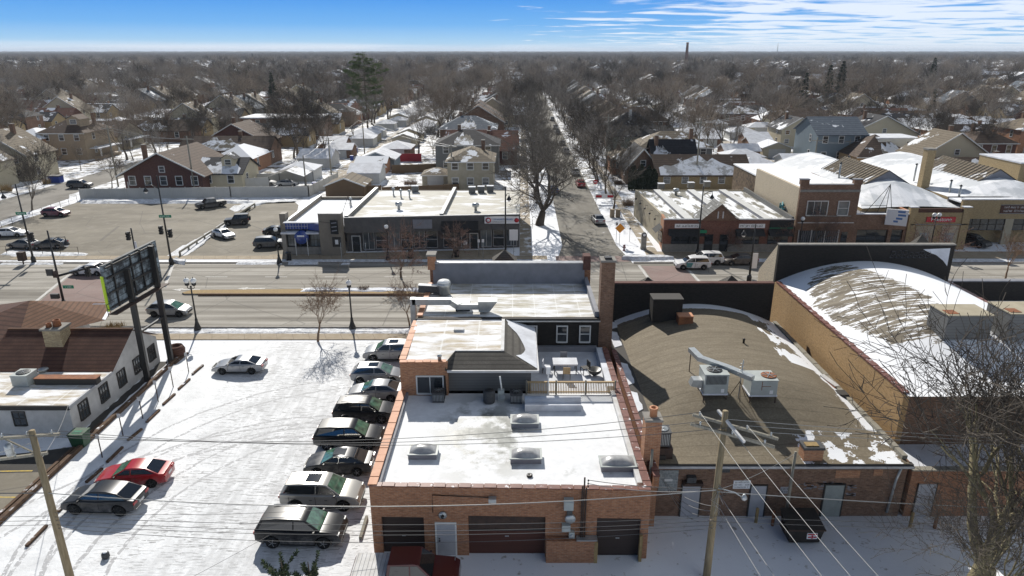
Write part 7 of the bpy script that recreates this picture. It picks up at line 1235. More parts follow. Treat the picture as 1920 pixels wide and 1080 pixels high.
# edge of the snowy car park: timber curb, small sign posts, parking stops
a, b = P(-20, 1000), P(345, 663); g = thing('timber_kerb', 'long low weathered timber kerb along the left edge of the snowy car park', 'kerb', (a.x, a.y, 0)); m = MB(); m.bar((a.x, a.y, .14), (b.x, b.y, .14), .26, .28, 'railroad_tie'); m.build('timber', g)
m = MB(); c_ = a.lerp(b, .5); m.bar((a.x - .55, a.y, .06), (c_.x - .45, c_.y, .06), .2, .14, 'railroad_tie'); m.build('timber', g)
GSn = 'parking sign posts along the timber kerb'; od = ['first', 'second', 'third', 'fourth', 'fifth', 'sixth']
for i, (px, py) in enumerate(((192, 858), (231, 818), (268, 785), (297, 753), (325, 726), (354, 698))):
    q = P(px, py); g = thing('sign_post', 'slim sign post on the timber kerb, %s from the front' % od[i], 'sign post', (q.x, q.y, 0), GSn); m = MB(); m.tube([(q.x, q.y, 0), (q.x - .0, q.y, 1.75)], .035, 6, 'rust_steel'); m.build('post', g); m = MB(); m.box(q.x - .11, q.y - .05, 1.45, q.x + .11, q.y - .03, 1.78, 'membrane_white'); m.build('plate', g)
GS2 = 'concrete parking stops along the left side of the car park'; m = MB(); stop0 = None
ods = ['first', 'second', 'third', 'fourth', 'fifth', 'sixth', 'seventh', 'eighth', 'ninth', 'tenth']
for i, (p0, p1) in enumerate((((50, 1026), (88, 987)), ((108, 962), (122, 948)), ((162, 906), (192, 880)), ((201, 868), (230, 840)), ((240, 827), (266, 806)), ((275, 793), (299, 770)), ((306, 760), (328, 740)), ((335, 731), (356, 712)), ((361, 703), (381, 686)), ((328, 683), (352, 663)))):
    a, b = P(*p0), P(*p1); m = MB(); m.bar((a.x, a.y, .07), (b.x, b.y, .07), .16, .14, 'railroad_tie'); tag(m.build('parking_stop'), 'dark parking stop in the snow, %s from the front of the left row' % ods[i], 'parking stop', GS2)
for i, (p0, p1) in enumerate((((676, 1012), (688, 972)),)): a, b = P(*p0), P(*p1); m = MB(); m.bar((a.x, a.y, .1), (b.x, b.y, .1), .16, .18, 'wood_grey'); tag(m.build('parking_stop'), 'pale parking stop leaning by the garage left front corner', 'parking stop')
q = P(332, 668); m = MB(); m.lathe([(.3, 0), (.7, .15), (.75, .7), (.6, 1.0), (.45, 1.0), (.4, .6)], (q.x, q.y, 0), 14, 'tile_dark'); tag(m.build('overturned_tub'), 'dark brown round tub on the snow between the billboard posts', 'tub')
q = P(199, 1046); m = MB(); m.lathe([(.14, 0), (.2, .08), (.19, .28), (.12, .36), (.02, .38)], (q.x, q.y, 0), 12, 'unit_dark'); m.sph((q.x, q.y, .33), .13, 'snow_field', 10, (1, 1, .5)); tag(m.build('buried_post'), 'snow capped stub post in the near left snow', 'post')
q = P(153, 835); g = thing('wheelie_bin', 'green wheeled bin at the front corner of the white restaurant', 'bin', (q.x, q.y, 0)); m = MB(); m.add([(q.x - .4, q.y - .35, .05), (q.x + .4, q.y - .35, .05), (q.x + .4, q.y + .35, .05), (q.x - .4, q.y + .35, .05), (q.x - .5, q.y - .45, 1.0), (q.x + .5, q.y - .45, 1.0), (q.x + .5, q.y + .45, 1.0), (q.x - .5, q.y + .45, 1.0)], [(3, 2, 1, 0), (0, 1, 5, 4), (1, 2, 6, 5), (2, 3, 7, 6), (3, 0, 4, 7), (4, 5, 6, 7)], 'plastic_green'); m.build('tub', g); m = MB(); m.box(q.x - .52, q.y - .48, 1.0, q.x + .52, q.y + .48, 1.08, 'plastic_green'); m.box(q.x - .3, q.y - .3, 1.08, q.x + .25, q.y + .1, 1.09, 'awning_green'); m.build('lid', g)
# dumpster
q = P(1507, 1020); x, y = q.x, q.y; g = thing('dumpster', 'black steel dumpster with a red and white notice in the shaded alley', 'dumpster', (x, y, 0)); m = MB(); m.add([(x - .8, y, .1), (x + .8, y, .1), (x + .8, y + 1.1, .1), (x - .8, y + 1.1, .1), (x - .95, y - .1, .95), (x + .95, y - .1, .95), (x + .9, y + 1.3, 1.25), (x - .9, y + 1.3, 1.25)], [(3, 2, 1, 0), (0, 1, 5, 4), (1, 2, 6, 5), (2, 3, 7, 6), (3, 0, 4, 7)], 'dumpster_black'); m.box(x - 1.05, y + .2, .55, x - .85, y + .9, .7, 'rust_steel'); m.box(x + .85, y + .2, .55, x + 1.05, y + .9, .7, 'rust_steel'); m.build('bin', g)
m = MB(); m.add([(x - 1.0, y - .13, 1.0), (x + 1.0, y - .13, 1.0), (x + .95, y + 1.35, 1.31), (x - .95, y + 1.35, 1.31)], [(0, 1, 2, 3)], 'dumpster_black'); m.bar((x - 1, y - .15, .98), (x + 1, y - .15, .98), .06, .06, 'rust_steel'); m.build('lid', g)
m = MB(); m.box(x + .05, y - .12, .42, x + .6, y - .075, .78, 'sign_white'); s_ = m.build('notice', g); s_['_o'] = g['_o']; m = MB(); m.box(x + .08, y - .13, .68, x + .57, y - .121, .75, 'sign_red'); m.box(x + .28, y - .13, .45, x + .37, y - .121, .66, 'sign_red'); m.box(x + .1, y - .13, .5, x + .26, y - .121, .58, 'sign_red'); m.box(x + .39, y - .13, .5, x + .55, y - .121, .58, 'sign_red'); m.build('print', s_)
for px, py, lb, mt in ((1417, 980, 'thin yellow brown bollard by the middle grey door', 'dry_grass'), (1448, 985, 'rusty bollard left of the dumpster', 'rust'), (1706, 988, 'mossy bollard near the lean to corner', 'dry_grass'), (1752, 990, 'rusty bollard under the big bare tree', 'rust')):
    q = P(px, py); m = MB(); m.lathe([(.09, 0), (.09, .95), (.02, 1.0)], q, 10, mt); tag(m.build('bollard'), lb, 'bollard')
# utility poles
def util_pole(x, y, h, label, r=.17, mat='wood_pole', lean=(0, 0)):
    g = thing('utility_pole', label, 'utility pole', (x, y, 0)); m = MB(); m.tube([(x, y, 0), (x + lean[0] * .5, y + lean[1] * .5, h / 2), (x + lean[0], y + lean[1], h)], [r, r * .88, r * .72], 12, mat); m.build('pole', g); return g
def crossarm(g, a, b, n=4, w=.12, mat='wood_grey', ins=True):
    m = MB(); m.bar(a, b, w, w, mat); o = m.build('crossarm', g); o['_o'] = g['_o']; pts = []
    for k in range(n):
        p = Vector(a).lerp(Vector(b), (k + .3) / (n - .4)); pts.append(Vector((p.x, p.y, p.z + .22)))
        if ins: m = MB(); m.lathe([(.03, 0), (.06, .05), (.04, .1), (.06, .15), (.02, .2)], (p.x, p.y, p.z + .05), 8, 'galvanised'); m.build('insulator', o)
    return pts
WN = [0]
def wire(a, b, sag, label, r=.014, mat='wire', group='power lines across the alley'):
    a = Vector(a); b = Vector(b); n = 14; pts = [a.lerp(b, i / n) - Vector((0, 0, sag * 4 * (i / n) * (1 - i / n))) for i in range(n + 1)]; m = MB(); m.tube(pts, r, 4, mat, False); return tag(m.build('power_line'), label, 'power line', group)
g = util_pole(-22.0, 27.4, 8.6, 'leaning looking wooden utility pole at the lower left of the car park', .19); LP = Vector((-22.0, 27.4, 0))
pa = crossarm(g, (-23.6, 27.2, 8.3), (-20.9, 27.6, 8.3), 3); pb = crossarm(g, (-24.2, 26.9, 7.3), (-21.6, 27.5, 7.35), 3); m = MB(); m.bar((-23.2, 27.3, 8.2), (-22.1, 27.4, 7.4), .06, .06, 'wood_grey'); m.lathe([(.16, 0), (.18, .5), (.1, .6)], (-23.0, 27.1, 7.5), 10, 'galvanised'); m.build('brace', g)
g = util_pole(9.75, 27.6, 9.5, 'tall wooden utility pole with crossarms rising in front of the barrel roof', .19, 'wood_pole'); RP = Vector((9.75, 27.6, 0))
pc = crossarm(g, (8.35, 27.9, 9.15), (12.1, 27.1, 8.35), 4); pd = crossarm(g, (8.2, 27.6, 8.85), (11.9, 26.9, 8.05), 3); m = MB(); m.bar((9.6, 28.2, 9.2), (10.2, 26.1, 8.8), .11, .11, 'membrane_white'); m.build('white_arm', g)
m = MB(); m.tube([(9.75, 27.4, 5.5), (10.5, 27.2, 5.4), (10.9, 27.2, 5.1)], .03, 5, 'galvanised'); m.lathe([(.1, 0), (.16, .1), (.05, .3)], (10.95, 27.2, 5.0), 8, 'galvanised'); m.build('alley_lamp', g)
m = MB()
rd = random.Random(6)
for k in range(10): a = (9.75, 27.4, rd.uniform(3.6, 6.2)); m.tube([a, (a[0] + rd.uniform(-.6, .6), a[1] - .2, a[2] - rd.uniform(.1, .6)), (a[0] + rd.uniform(-.3, .3), a[1] - .1, a[2] - rd.uniform(.6, 1.4))], .012, 4, 'wire_pale')
m.build('loose_cable', g)
g = util_pole(15.3, 31.9, 4.6, 'slim grey service pole standing against the barrel roof front wall', .1, 'wood_grey')
g = util_pole(7.35, 31.0, 5.3, 'weathered grey pole squeezed between garage and barrel roof hall', .1, 'wood_grey')
# long spans
for k in range(3): wire(pa[k], pc[k % 4], .9, 'upper wire from the left pole to the right pole, %s of three' % od[k], .016)
wire((-60, 28, 8.7), pa[0], .4, 'wire leaving the left pole toward the left photo edge'); wire((-60, 26, 7.6), pb[0], .4, 'lower wire leaving the left pole toward the left photo edge')
for k in range(3): wire(pc[k + 1], (60, 26 + k, 8.4 - .3 * k), .8, 'upper wire from the right pole to the right photo edge, %s of three' % od[k], .014, 'wire_pale')
wire((-60, 27, 6.0), (-22, 27.3, 5.3), .2, 'thick cable at the left edge meeting the left pole', .03); wire((-22, 27.3, 5.3), (9.7, 27.4, 5.4), .85, 'thick pale lashed cable sagging across the garage front', .026, 'wire_pale'); wire((9.7, 27.4, 5.3), (60, 27, 4.8), .9, 'thick pale cable running right from the right pole', .026, 'wire_pale')
for k, (z, s_) in enumerate(((3.95, .45), (3.75, .62), (3.5, .6), (3.3, .85))): wire((-22, 27.3, z), (9.7, 27.4, z - .1), s_, 'low telephone wire between the two poles, %s from the top' % od[k], .016)
for k, z in enumerate((4.0, 3.75, 3.5)): wire((-60, 27, z + .4), (-22, 27.3, z), .3, 'low telephone wire left of the left pole, %s from the top' % od[k], .013)
for k, z in enumerate((3.9, 3.6)): wire((9.7, 27.4, z), (60, 27, z - .2), .5, 'low telephone wire right of the right pole, %s from the top' % od[k], .014)
# wires coming towards the camera
for k, (p, q_) in enumerate(((pc[0], (11.6, 8, 9.0)), (pc[2], (13.6, 8, 9.1)), (pd[1], (12.8, 8, 8.9)), ((9.8, 27.4, 5.2), (12.4, 10, 5.6)), ((9.8, 27.4, 4.6), (11.8, 10, 4.9)))): wire(p, q_, .35, 'wire dropping from the right pole toward the viewer, %s from the left' % od[k], .014, 'wire_pale', 'wires from the right pole toward the viewer')
wire((9.7, 27.5, 5.4), (3.8, 28.9, 4.9), .15, 'service drop to the garage mast', .02, 'wire'); wire((9.7, 27.5, 5.3), (3.8, 28.9, 4.7), .25, 'second service drop to the garage mast', .02, 'wire_pale')
for k in range(4): wire((9.7, 27.5, 4.4 - k * .25), (8.3 + k * .08, 32.3, 2.6 - .1 * k), .35 + .2 * k, 'slack cable from the right pole to the barrel roof wall, %s from the top' % od[k], .014, 'wire_pale', 'slack cables to the barrel roof wall')
wire((9.7, 27.5, 5.3), (15.3, 31.9, 4.5), .2, 'wire from the right pole to the slim service pole', .016, 'wire_pale'); wire((-22, 27.4, 7.0), (-30, 41, 2.4), .3, 'service wire from the left pole to the restaurant corner', .014, 'wire_pale'); wire((-22, 27.4, 8.0), (-36, 12, 10), .3, 'wire from the left pole toward the viewer', .014, 'wire_pale')
wire((-11.5, 27, 3.2), (-17.5, 20, 3.6), .1, 'thin slanting drop wire over the near snow', .01); wire((-7.1, 29.4, 3.0), (-22, 27.3, 4.2), .3, 'wire from the garage corner to the left pole', .012)
# background utility poles
GB = 'utility poles along the back alleys'
bg = []
for px, py, pt, lb in ((574, 350, 292, 'alley pole with crossarm left of the diner roofs'), (621, 325, 258, 'second alley pole behind the diner roofs'), (684, 292, 222, 'third alley pole with crossarm beside the blue hip garage'), (366, 362, 255, 'pole in front of the dark brick bungalow'), (222, 350, 235, 'pole at the left gable of the dark brick bungalow'), (848, 352, 270, 'pole before the yellow tan house'), (1303, 352, 225, 'pole rising behind the red brick shops'), (1136, 330, 215, 'pole on the right walk of the tree lined street'), (1523, 330, 258, 'twin armed pole left of the slate blue house'), (1587, 310, 260, 'pole right of the slate blue house'), (1352, 280, 205, 'pole in the row of snow garages'), (140, 290, 215, 'pole behind the large tan house'), (1440, 262, 200, 'pole left of the brown hip roof')):
    q = P(px, py); h = PY(px, pt, q.y).z; g = util_pole(q.x, q.y, h, lb, .16, 'wood_grey'); g['group'] = GB; crossarm(g, (q.x - 1.2, q.y, h - .6), (q.x + 1.2, q.y, h - .6), 3, .12, 'wood_grey', False); bg.append((q.x, q.y, h))
for i, j in ((0, 1), (1, 2), (8, 9), (6, 12), (3, 4), (5, 2)):
    for s_ in (-1, 1): wire((bg[i][0] + s_, bg[i][1], bg[i][2] - .5), (bg[j][0] + s_, bg[j][1], bg[j][2] - .5), .6, 'distant %s wire between %s and the next pole' % ('left' if s_ < 0 else 'right', ('first alley pole', 'second alley pole', 'third alley pole', 'bungalow pole', 'gable pole', 'yellow house pole', 'shop pole', 'walk pole', 'twin armed pole', 'blue house pole')[i]), .03, 'wire_pale', 'wires between the back alley poles')
for px, py, c, lb in ((102, 343, 'plastic_blue', 'dark blue skip on the far left side street'),):
    q = P(px, py); m = MB(); m.prism([(q.x - 1.1, q.y), (q.x + 1.1, q.y), (q.x + 1.1, q.y + 1.5), (q.x - 1.1, q.y + 1.5)], 0, 1.3, c); m.box(q.x - 1.2, q.y - .1, 1.3, q.x + 1.2, q.y + 1.6, 1.42, 'black_metal'); tag(m.build('skip'), lb, 'skip')
for i, (px, py) in enumerate(((668, 285), (706, 262), (660, 300), (1430, 318), (1436, 330), (610, 345), (590, 352), (1393, 262))):
    q = P(px, py); g = thing('wheelie_bin', 'small %s wheeled bin in the alley, %s of the far bins' % ('blue' if i % 4 != 1 else 'black', ods[i]), 'bin', (q.x, q.y, 0), 'wheeled bins in the back alleys'); m = MB(); m.box(q.x - .35, q.y - .35, 0, q.x + .35, q.y + .35, 1.0, 'plastic_blue' if i % 4 != 1 else 'black_metal'); m.build('tub', g); m = MB(); m.box(q.x - .38, q.y - .42, 1.0, q.x + .38, q.y + .38, 1.1, 'plastic_blue' if i % 4 != 1 else 'black_metal'); m.build('lid', g)
# chimney and mast on the horizon
g = thing('factory_chimney', 'tall dark brick factory chimney breaking the horizon', 'chimney', (1200 * (1270 - 960) / 1280., 1200, 0)); xh = g.location.x * 1.0; m = MB(); m.lathe([(3.2, 0), (1.9, 38), (2.2, 38.4), (2.0, 39.5)], (xh, 1200, 0), 16, 'brick_dark'); m.build('stack', g)
m = MB(); xr_ = 2200 * (1430 - 960) / 1280.; m.tube([(xr_, 2200, 0), (xr_, 2200, 50)], [1.6, .6], 6, 'galvanised'); tag(m.build('radio_mast'), 'thin pale radio mast on the horizon at the right', 'mast')
# ------------------------------------------------------------------ trees
def perp(d, rd):
    v = Vector((rd.uniform(-1, 1), rd.uniform(-1, 1), rd.uniform(-1, 1))); v = v - d * v.dot(d); return v.normalized() if v.length > 1e-4 else Vector((1, 0, 0))
def grow(seed, H, trunk, spread, levels, kids_, rad, up=.12, ratio=.76, twigs=2, droop=0., twr=.012, split=None, wild=.16, leader=False, base=1.0):
    # kids_: down to which level a limb forks in three
    """bare tree as tapered limbs; returns (limb mesh, twig mesh) builders"""
    rd = random.Random(seed); A = MB(); B_ = MB()
    def limb(p, d, L, r, lv):
        n = 4 if lv <= 1 else 3 if lv <= 3 else 2; pts = [p]; rs = [r]; q = p.copy(); dd = d.copy(); r1 = max(twr, r * .62)
        for i in range(n):
            dd = (dd + perp(dd, rd) * wild + Vector((0, 0, up if lv < 4 else up * .5 - droop))).normalized(); q = q + dd * (L / n); pts.append(q.copy()); rs.append(r + (r1 - r) * (i + 1) / n)
        (A if lv <= 3 else B_).tube(pts, rs, 7 if lv == 0 else 5 if lv <= 2 else 4 if lv == 3 else 3, 'BARK' if lv <= 3 else 'TWIG', False, lv <= 3)
        if lv >= levels: return
        if lv >= 3:
            for k in range(twigs):
                t_ = rd.uniform(.2, .95); j = min(n - 1, int(t_ * n)); o = pts[j].lerp(pts[j + 1], t_ * n - j); td = (dd * .45 + perp(dd, rd) * .9 + Vector((0, 0, .15))).normalized(); l2 = L * rd.uniform(.35, .6); e1 = o + td * l2 * .5 + perp(td, rd) * l2 * .1; B_.tube([o, e1, e1 + (td + perp(td, rd) * .35).normalized() * l2 * .5], [twr * 1.1, twr, twr * .6], 3, 'TWIG', False, False)
        kn = (3 if lv <= kids_ else 2) if lv > 0 else split; a0 = rd.uniform(0, 6.28); ux = perp(dd, rd); uy = dd.cross(ux)
        for k in range(kn):
            a = a0 + 2 * math.pi * k / kn + rd.uniform(-.4, .4); s_ = spread * rd.uniform(.7, 1.25) * (1.0 if lv else .9 * base)
            if k == 0 and lv: s_ *= .35
            nd = (dd * math.cos(s_) + (ux * math.cos(a) + uy * math.sin(a)) * math.sin(s_)).normalized(); j = n if k % 2 == 0 or lv == 0 else n - 1
            limb(pts[j], nd, L * ratio * rd.uniform(.8, 1.15) * (1 if lv else H * (1 - trunk) * .42 / L), rs[j] * (.82 if k == 0 else .66) * (.8 if lv == 0 else 1), lv + 1)
        if leader and lv == 0: limb(pts[-1], Vector((0, 0, 1)), H * .35, rs[-1] * .8, 1)
    limb(Vector((0, 0, -.1)), Vector((rd.uniform(-.05, .05), rd.uniform(-.05, .05), 1)), H * trunk, rad, 0); return A, B_
def scale_to(A, B_, H):
    zs = [v[2] for v in A.v + B_.v]; k = H / max(zs)
    A.v = [(x * k, y * k, z * k) for x, y, z in A.v]; B_.v = [(x * k, y * k, z * k) for x, y, z in B_.v]; return k
def proto_tree(name, label, cat, A, B_, bark, twig):
    A.m = [bark] * len(A.m); B_.m = [twig] * len(B_.m); g = thing(name, label, cat, (0, 0, 0), None, 0, True); a = A.build('trunk', g); b = B_.build('crown', g); return g
def plant(g, px, py, label, sc=1., rz=0., group=None, loc=None):
    q = P(px, py) if loc is None else Vector(loc); remember(g) if g.name not in KIDS else None
    return dup(g, (q.x, q.y, 0), rz, sc, label, group)
PT = {}
def mk(key, seed, H, trunk, spread, levels, kids_, rad, bark, twig, **k):
    A, B_ = grow(seed, H, trunk, spread, levels, kids_, rad, **k); scale_to(A, B_, H); PT[key] = proto_tree('bare_tree', '', 'tree', A, B_, bark, twig); PT[key]['H'] = H
USED = set()
def tree(key, x, y, h, label, rz=None, group=None):
    """the first use moves the source tree itself, later ones copy it"""
    g = PT[key]; H0 = TH[key]; k = h / H0; rz = random.Random(int(x * 13 + y * 7)).uniform(0, 6.28) if rz is None else rz
    if key not in USED:
        USED.add(key); remember(g); SRC[key] = g; g.location = (x, y, 0); g.rotation_euler = (0, 0, rz); g.scale = (k, k, k); g['label'] = label
        if group: g['group'] = group
        return g
    return dup(g, (x, y, 0), rz, k, label, group)
TH = {}; SRC = {}
def M_(key, H, *a, **k): mk(key, k.pop('seed'), H, *a, **k); TH[key] = H; del PT[key]['H']
M_('alley', 15, .16, .62, 7, 3, .95, 'bark_mossy', 'twig_dark', seed=5, up=.045, twigs=2, twr=.021, split=5, ratio=.83, base=.62, wild=.2)
M_('alley2', 15, .14, .62, 7, 3, .85, 'bark_mossy', 'twig_dark', seed=77, up=.045, twigs=2, twr=.021, split=5, ratio=.83, base=.7, wild=.2)
M_('elm', 18, .16, .66, 7, 2, .95, 'twig_dark', 'twig_elm', seed=11, up=.045, twigs=3, twr=.036, split=5, ratio=.80)
M_('street', 6.6, .30, .56, 6, 2, .15, 'twig_warm', 'twig_warm', seed=21, up=.03, twigs=3, twr=.014, split=5, ratio=.80)
M_('streetr', 7.0, .24, .60, 6, 2, .17, 'bark', 'twig_red', seed=33, up=.02, twigs=3, twr=.017, split=5, ratio=.80)
M_('oak', 17, .22, .62, 6, 2, .42, 'bark', 'twig_br', seed=41, up=.05, twigs=3, twr=.028, split=5, ratio=.80)
M_('vase', 18, .18, .38, 6, 2, .38, 'bark', 'twig', seed=52, up=.08, twigs=3, twr=.028, split=5, ratio=.81)
M_('maple', 14, .20, .48, 6, 2, .28, 'bark', 'twig_dark', seed=63, up=.07, twigs=3, twr=.026, split=6, ratio=.80)
M_('yard', 9, .25, .52, 5, 2, .16, 'bark', 'twig_br', seed=70, up=.06, twigs=4, twr=.022, split=6, ratio=.80)
# placed one by one
tree('alley', 22.3, 26.2, 15.5, 'large mossy barked bare tree spreading over the lower right corner', R(20)); tree('alley2', 20.7, 24.6, 10.5, 'slimmer mossy bare tree just left of the large one in the lower right corner', R(200)); tree('alley2', 27.0, 28.0, 14.5, 'second bare tree with green tinged trunk at the right photo edge', R(110))
q = P(596, 640); tree('street', q.x, q.y, 7.2, 'slender bare street tree with warm brown twigs on the near pavement', R(40))
q = P(1012, 422); tree('elm', q.x, q.y, 19.5, 'huge dark bare elm at the left of the tree lined street, nearest the road', R(30))
GT = 'bare street trees'
for i, y_ in enumerate((121, 137, 152, 170, 190, 212, 238, 268, 300)): tree('elm', nsx(4.0, y_), y_, 14.5 + 2 * math.sin(i * 2.1), 'dark bare elm, %s behind the huge one in the left street row' % ('first', 'second', 'third', 'fourth', 'fifth', 'sixth', 'seventh', 'eighth', 'ninth')[i], None, GT)
for px, py, key, h, lb in ((752, 520, 'streetr', 7.6, 'reddish bare tree on the median in front of the glass shops'), (768, 610, 'street', 5.6, 'thin bare tree against the left side of the duct covered roof'), (848, 484, 'streetr', 5.4, 'red twigged tree before the black awning'), (1522, 473, 'streetr', 6.4, 'red twigged tree before the two storey brick shop'), (1360, 472, 'streetr', 3.6, 'small bare tree before the right sign of the brick shops'), (1480, 470, 'streetr', 4.8, 'red twigged tree at the right end of the brick shops'), (1752, 528, 'streetr', 8.0, 'round red twigged street tree at the right before the auto shop'),
    (1885, 523, 'street', 6.8, 'slender bare tree behind the right black parapet')):
    q = P(px, py); tree(key, q.x, q.y, h, lb, None, GT)
for px, py, key, h, lb in ((238, 300, 'oak', 15, 'bare tree between the large tan house and the dark brick bungalow'), (292, 290, 'oak', 14.5, 'spreading bare tree right above the dark brick bungalow'), (318, 290, 'maple', 12.5, 'dense bare tree behind the dark brick bungalow ridge'), (108, 200, 'oak', 24, 'very large bare oak standing above the far left roofs'), (420, 180, 'vase', 24, 'tall bare tree above the long flat roofed apartment house'), (185, 192, 'vase', 22, 'tall bare tree left of centre behind the tan house'), (562, 272, 'yard', 9.5, 'yard tree in front of the flat roofed apartment house'), (785, 288, 'vase', 17, 'bare tree with forked trunk behind the red fence'), (812, 290, 'maple', 10, 'smaller bare tree right of the forked one behind the red fence'), (730, 225, 'vase', 19, 'bare tree right of the tall green pine'),
    (1074, 272, 'yard', 8, 'young bare tree on the right verge of the tree lined street'), (1118, 342, 'vase', 13.5, 'slim dark bare tree before the steep tudor gable'), (1307, 200, 'vase', 26, 'tall forked bare tree rising above the right garages'), (1415, 190, 'oak', 24, 'broad bare tree right of the tall forked one'), (1338, 285, 'yard', 9, 'pale yard tree among the snow roofed garages'), (1510, 285, 'yard', 8, 'pale thin tree left of the slate blue house'), (1660, 215, 'oak', 24, 'wide bare tree behind the slate blue house'), (1745, 250, 'oak', 18, 'dark bare tree behind the white upper storey'), (1838, 290, 'vase', 17, 'bare tree beside the dark red brick house at the right'), (1610, 150, 'vase', 28, 'tall bare tree touching the skyline at the right'), (60, 345, 'yard', 5, 'small bare tree on the left street verge'), (210, 352, 'yard', 8, 'small bare tree at the corner of the left side street'), (152, 320, 'yard', 7, 'thin bare tree by the far left side street')):
    q = P(px, py); tree(key, q.x, q.y, h, lb)
# conifers
def conifer(seed, H, Rr, mat, dens=1.0, droop=.25, base=.08, airy=False):
    rd = random.Random(seed); T = MB(); N = MB(); T.tube([(0, 0, 0), (0, 0, H * .5), (0, 0, H * .98)], [H * .014, H * .009, .02], 7, 'bark'); z = H * base
    def tuft(c, d, s_): p1 = perp(d, rd) * s_; p2 = (d * .7 + Vector((0, 0, rd.uniform(-.5, .3)))).normalized() * s_ * 1.3; N.add([c - p1 * .6, c + p2, c + p1 * .6, c - p2 * .5], [(0, 1, 2, 3)], mat)
    while z < H * .985:
        u = (z / H - base) / (1 - base)
        if airy:
            prof = (.55 + .6 * math.sin(min(1, u * 1.5) * math.pi / 2)) * (1 - max(0, u - .72) / .34) if u > .15 else .5
            for k in range(rd.choice((2, 3, 3, 4))):
                a = rd.uniform(0, 6.28); L = Rr * prof * rd.uniform(.45, 1.2); d = Vector((math.cos(a), math.sin(a), 0)); o = Vector((0, 0, z)); tip = o + d * L + Vector((0, 0, rd.uniform(-.05, .35) * L)); T.tube([o, o.lerp(tip, .5) - Vector((0, 0, .1 * L)), tip], [.08, .05, .02], 4, 'bark', False, False)
                for c_ in range(max(2, int(L * 1.5))):
                    cc = o.lerp(tip, rd.uniform(.35, 1.02)) + perp(d, rd) * rd.uniform(0, .7); cr_ = rd.uniform(.5, 1.0)
                    for j in range(42): v = Vector((rd.gauss(0, .5), rd.gauss(0, .5), rd.gauss(0, .22))) * cr_; tuft(cc + v, d, rd.uniform(.10, .22))
            z += H * rd.uniform(.02, .035); continue
        r_ = Rr * (1 - u) ** .8 * rd.uniform(.85, 1.1) + .15
        for k in range(int(9 * dens)):
            a = rd.uniform(0, 6.28); L = r_ * rd.uniform(.7, 1.15); d = Vector((math.cos(a), math.sin(a), 0)); tip = Vector((0, 0, z)) + d * L + Vector((0, 0, -droop * L)); o = Vector((0, 0, z)); T.tube([o, tip], [.05, .015], 3, 'bark', False, False)
            for j in range(max(3, int(L * 6))): t_ = rd.uniform(.25, 1.05); tuft(o.lerp(tip, t_), d, rd.uniform(.22, .48) * (1.1 - .4 * t_))
        z += H * rd.uniform(.018, .03)
    return T, N
def mk_con(label, name, x, y, H, Rr, mat, seed, cat='tree', **k):
    T, N = conifer(seed, H, Rr, mat, **k); g = thing(name, label, cat, (x, y, 0), None, 0, True); T.build('trunk', g); N.build('crown', g); return g
q = P(690, 245); pine = mk_con('very tall airy green pine towering over the roofs left of centre', 'pine_tree', q.x, q.y, 24.3, 5.8, 'needle_light', 3, airy=True, base=.26)
q = P(516, 215); spr = mk_con('dark narrow spruce above the flat roofed apartment house', 'spruce_tree', q.x, q.y, 17, 3.2, 'needle', 4, dens=1.2); remember(spr)
for px, py, h, lb in ((468, 182, 15, 'small dark spruce left of the dark narrow one'), (1503, 216, 17, 'dark spruce, left of the three spruces at right'), (1545, 216, 20, 'dark spruce, middle of the three spruces at right'), (1568, 214, 21.5, 'dark spruce, right and tallest of the three spruces at right'), (1740, 185, 22, 'lone dark spruce near the right skyline'), (1742, 230, 12, 'low dark evergreen behind the white upper storey'), (1085, 135, 19, 'distant dark evergreen right of the tree lined street'), (1100, 165, 14, 'distant small evergreen right of the tree lined street'), (475, 120, 22, 'distant evergreen at the left skyline')):
    q = P(px, py); dup(spr, (q.x, q.y, 0), 1.3 * px, h / 17, lb, 'spruces among the bare trees')
for i, (px, h) in enumerate(((1185, 5.0), (1200, 4.9), (1214, 4.6), (1224, 4.0))):
    q = P(px, 357); rd = random.Random(i); N = MB()
    for k in range(1500):
        z = rd.uniform(.1, h); r_ = .8 * min(1, (h - z) / (h * .3)) ** .6 * rd.uniform(.75, 1.05); a = rd.uniform(0, 6.28); c = Vector((r_ * math.cos(a), r_ * math.sin(a), z)); d = Vector((math.cos(a) * .3, math.sin(a) * .3, 1)); p1 = perp(d.normalized(), rd) * .1; N.add([c - p1, c + d * .22, c + p1, c - d * .12], [(0, 1, 2, 3)], 'cypress')
    g = thing('cypress_tree', '%s of the four dark cypress columns by the tudor house' % ('leftmost', 'second from left', 'third from left', 'rightmost')[i], 'cypress', (q.x, q.y, 0), 'dark cypress columns', 0, True); N.build('crown', g); m = MB(); m.tube([(0, 0, 0), (0, 0, h * .7)], [.12, .05], 6, 'bark'); m.lathe([(.3, .2), (.6, h * .2), (.62, h * .6), (.05, h * .93)], (0, 0, 0), 8, 'cypress'); m.build('trunk', g)
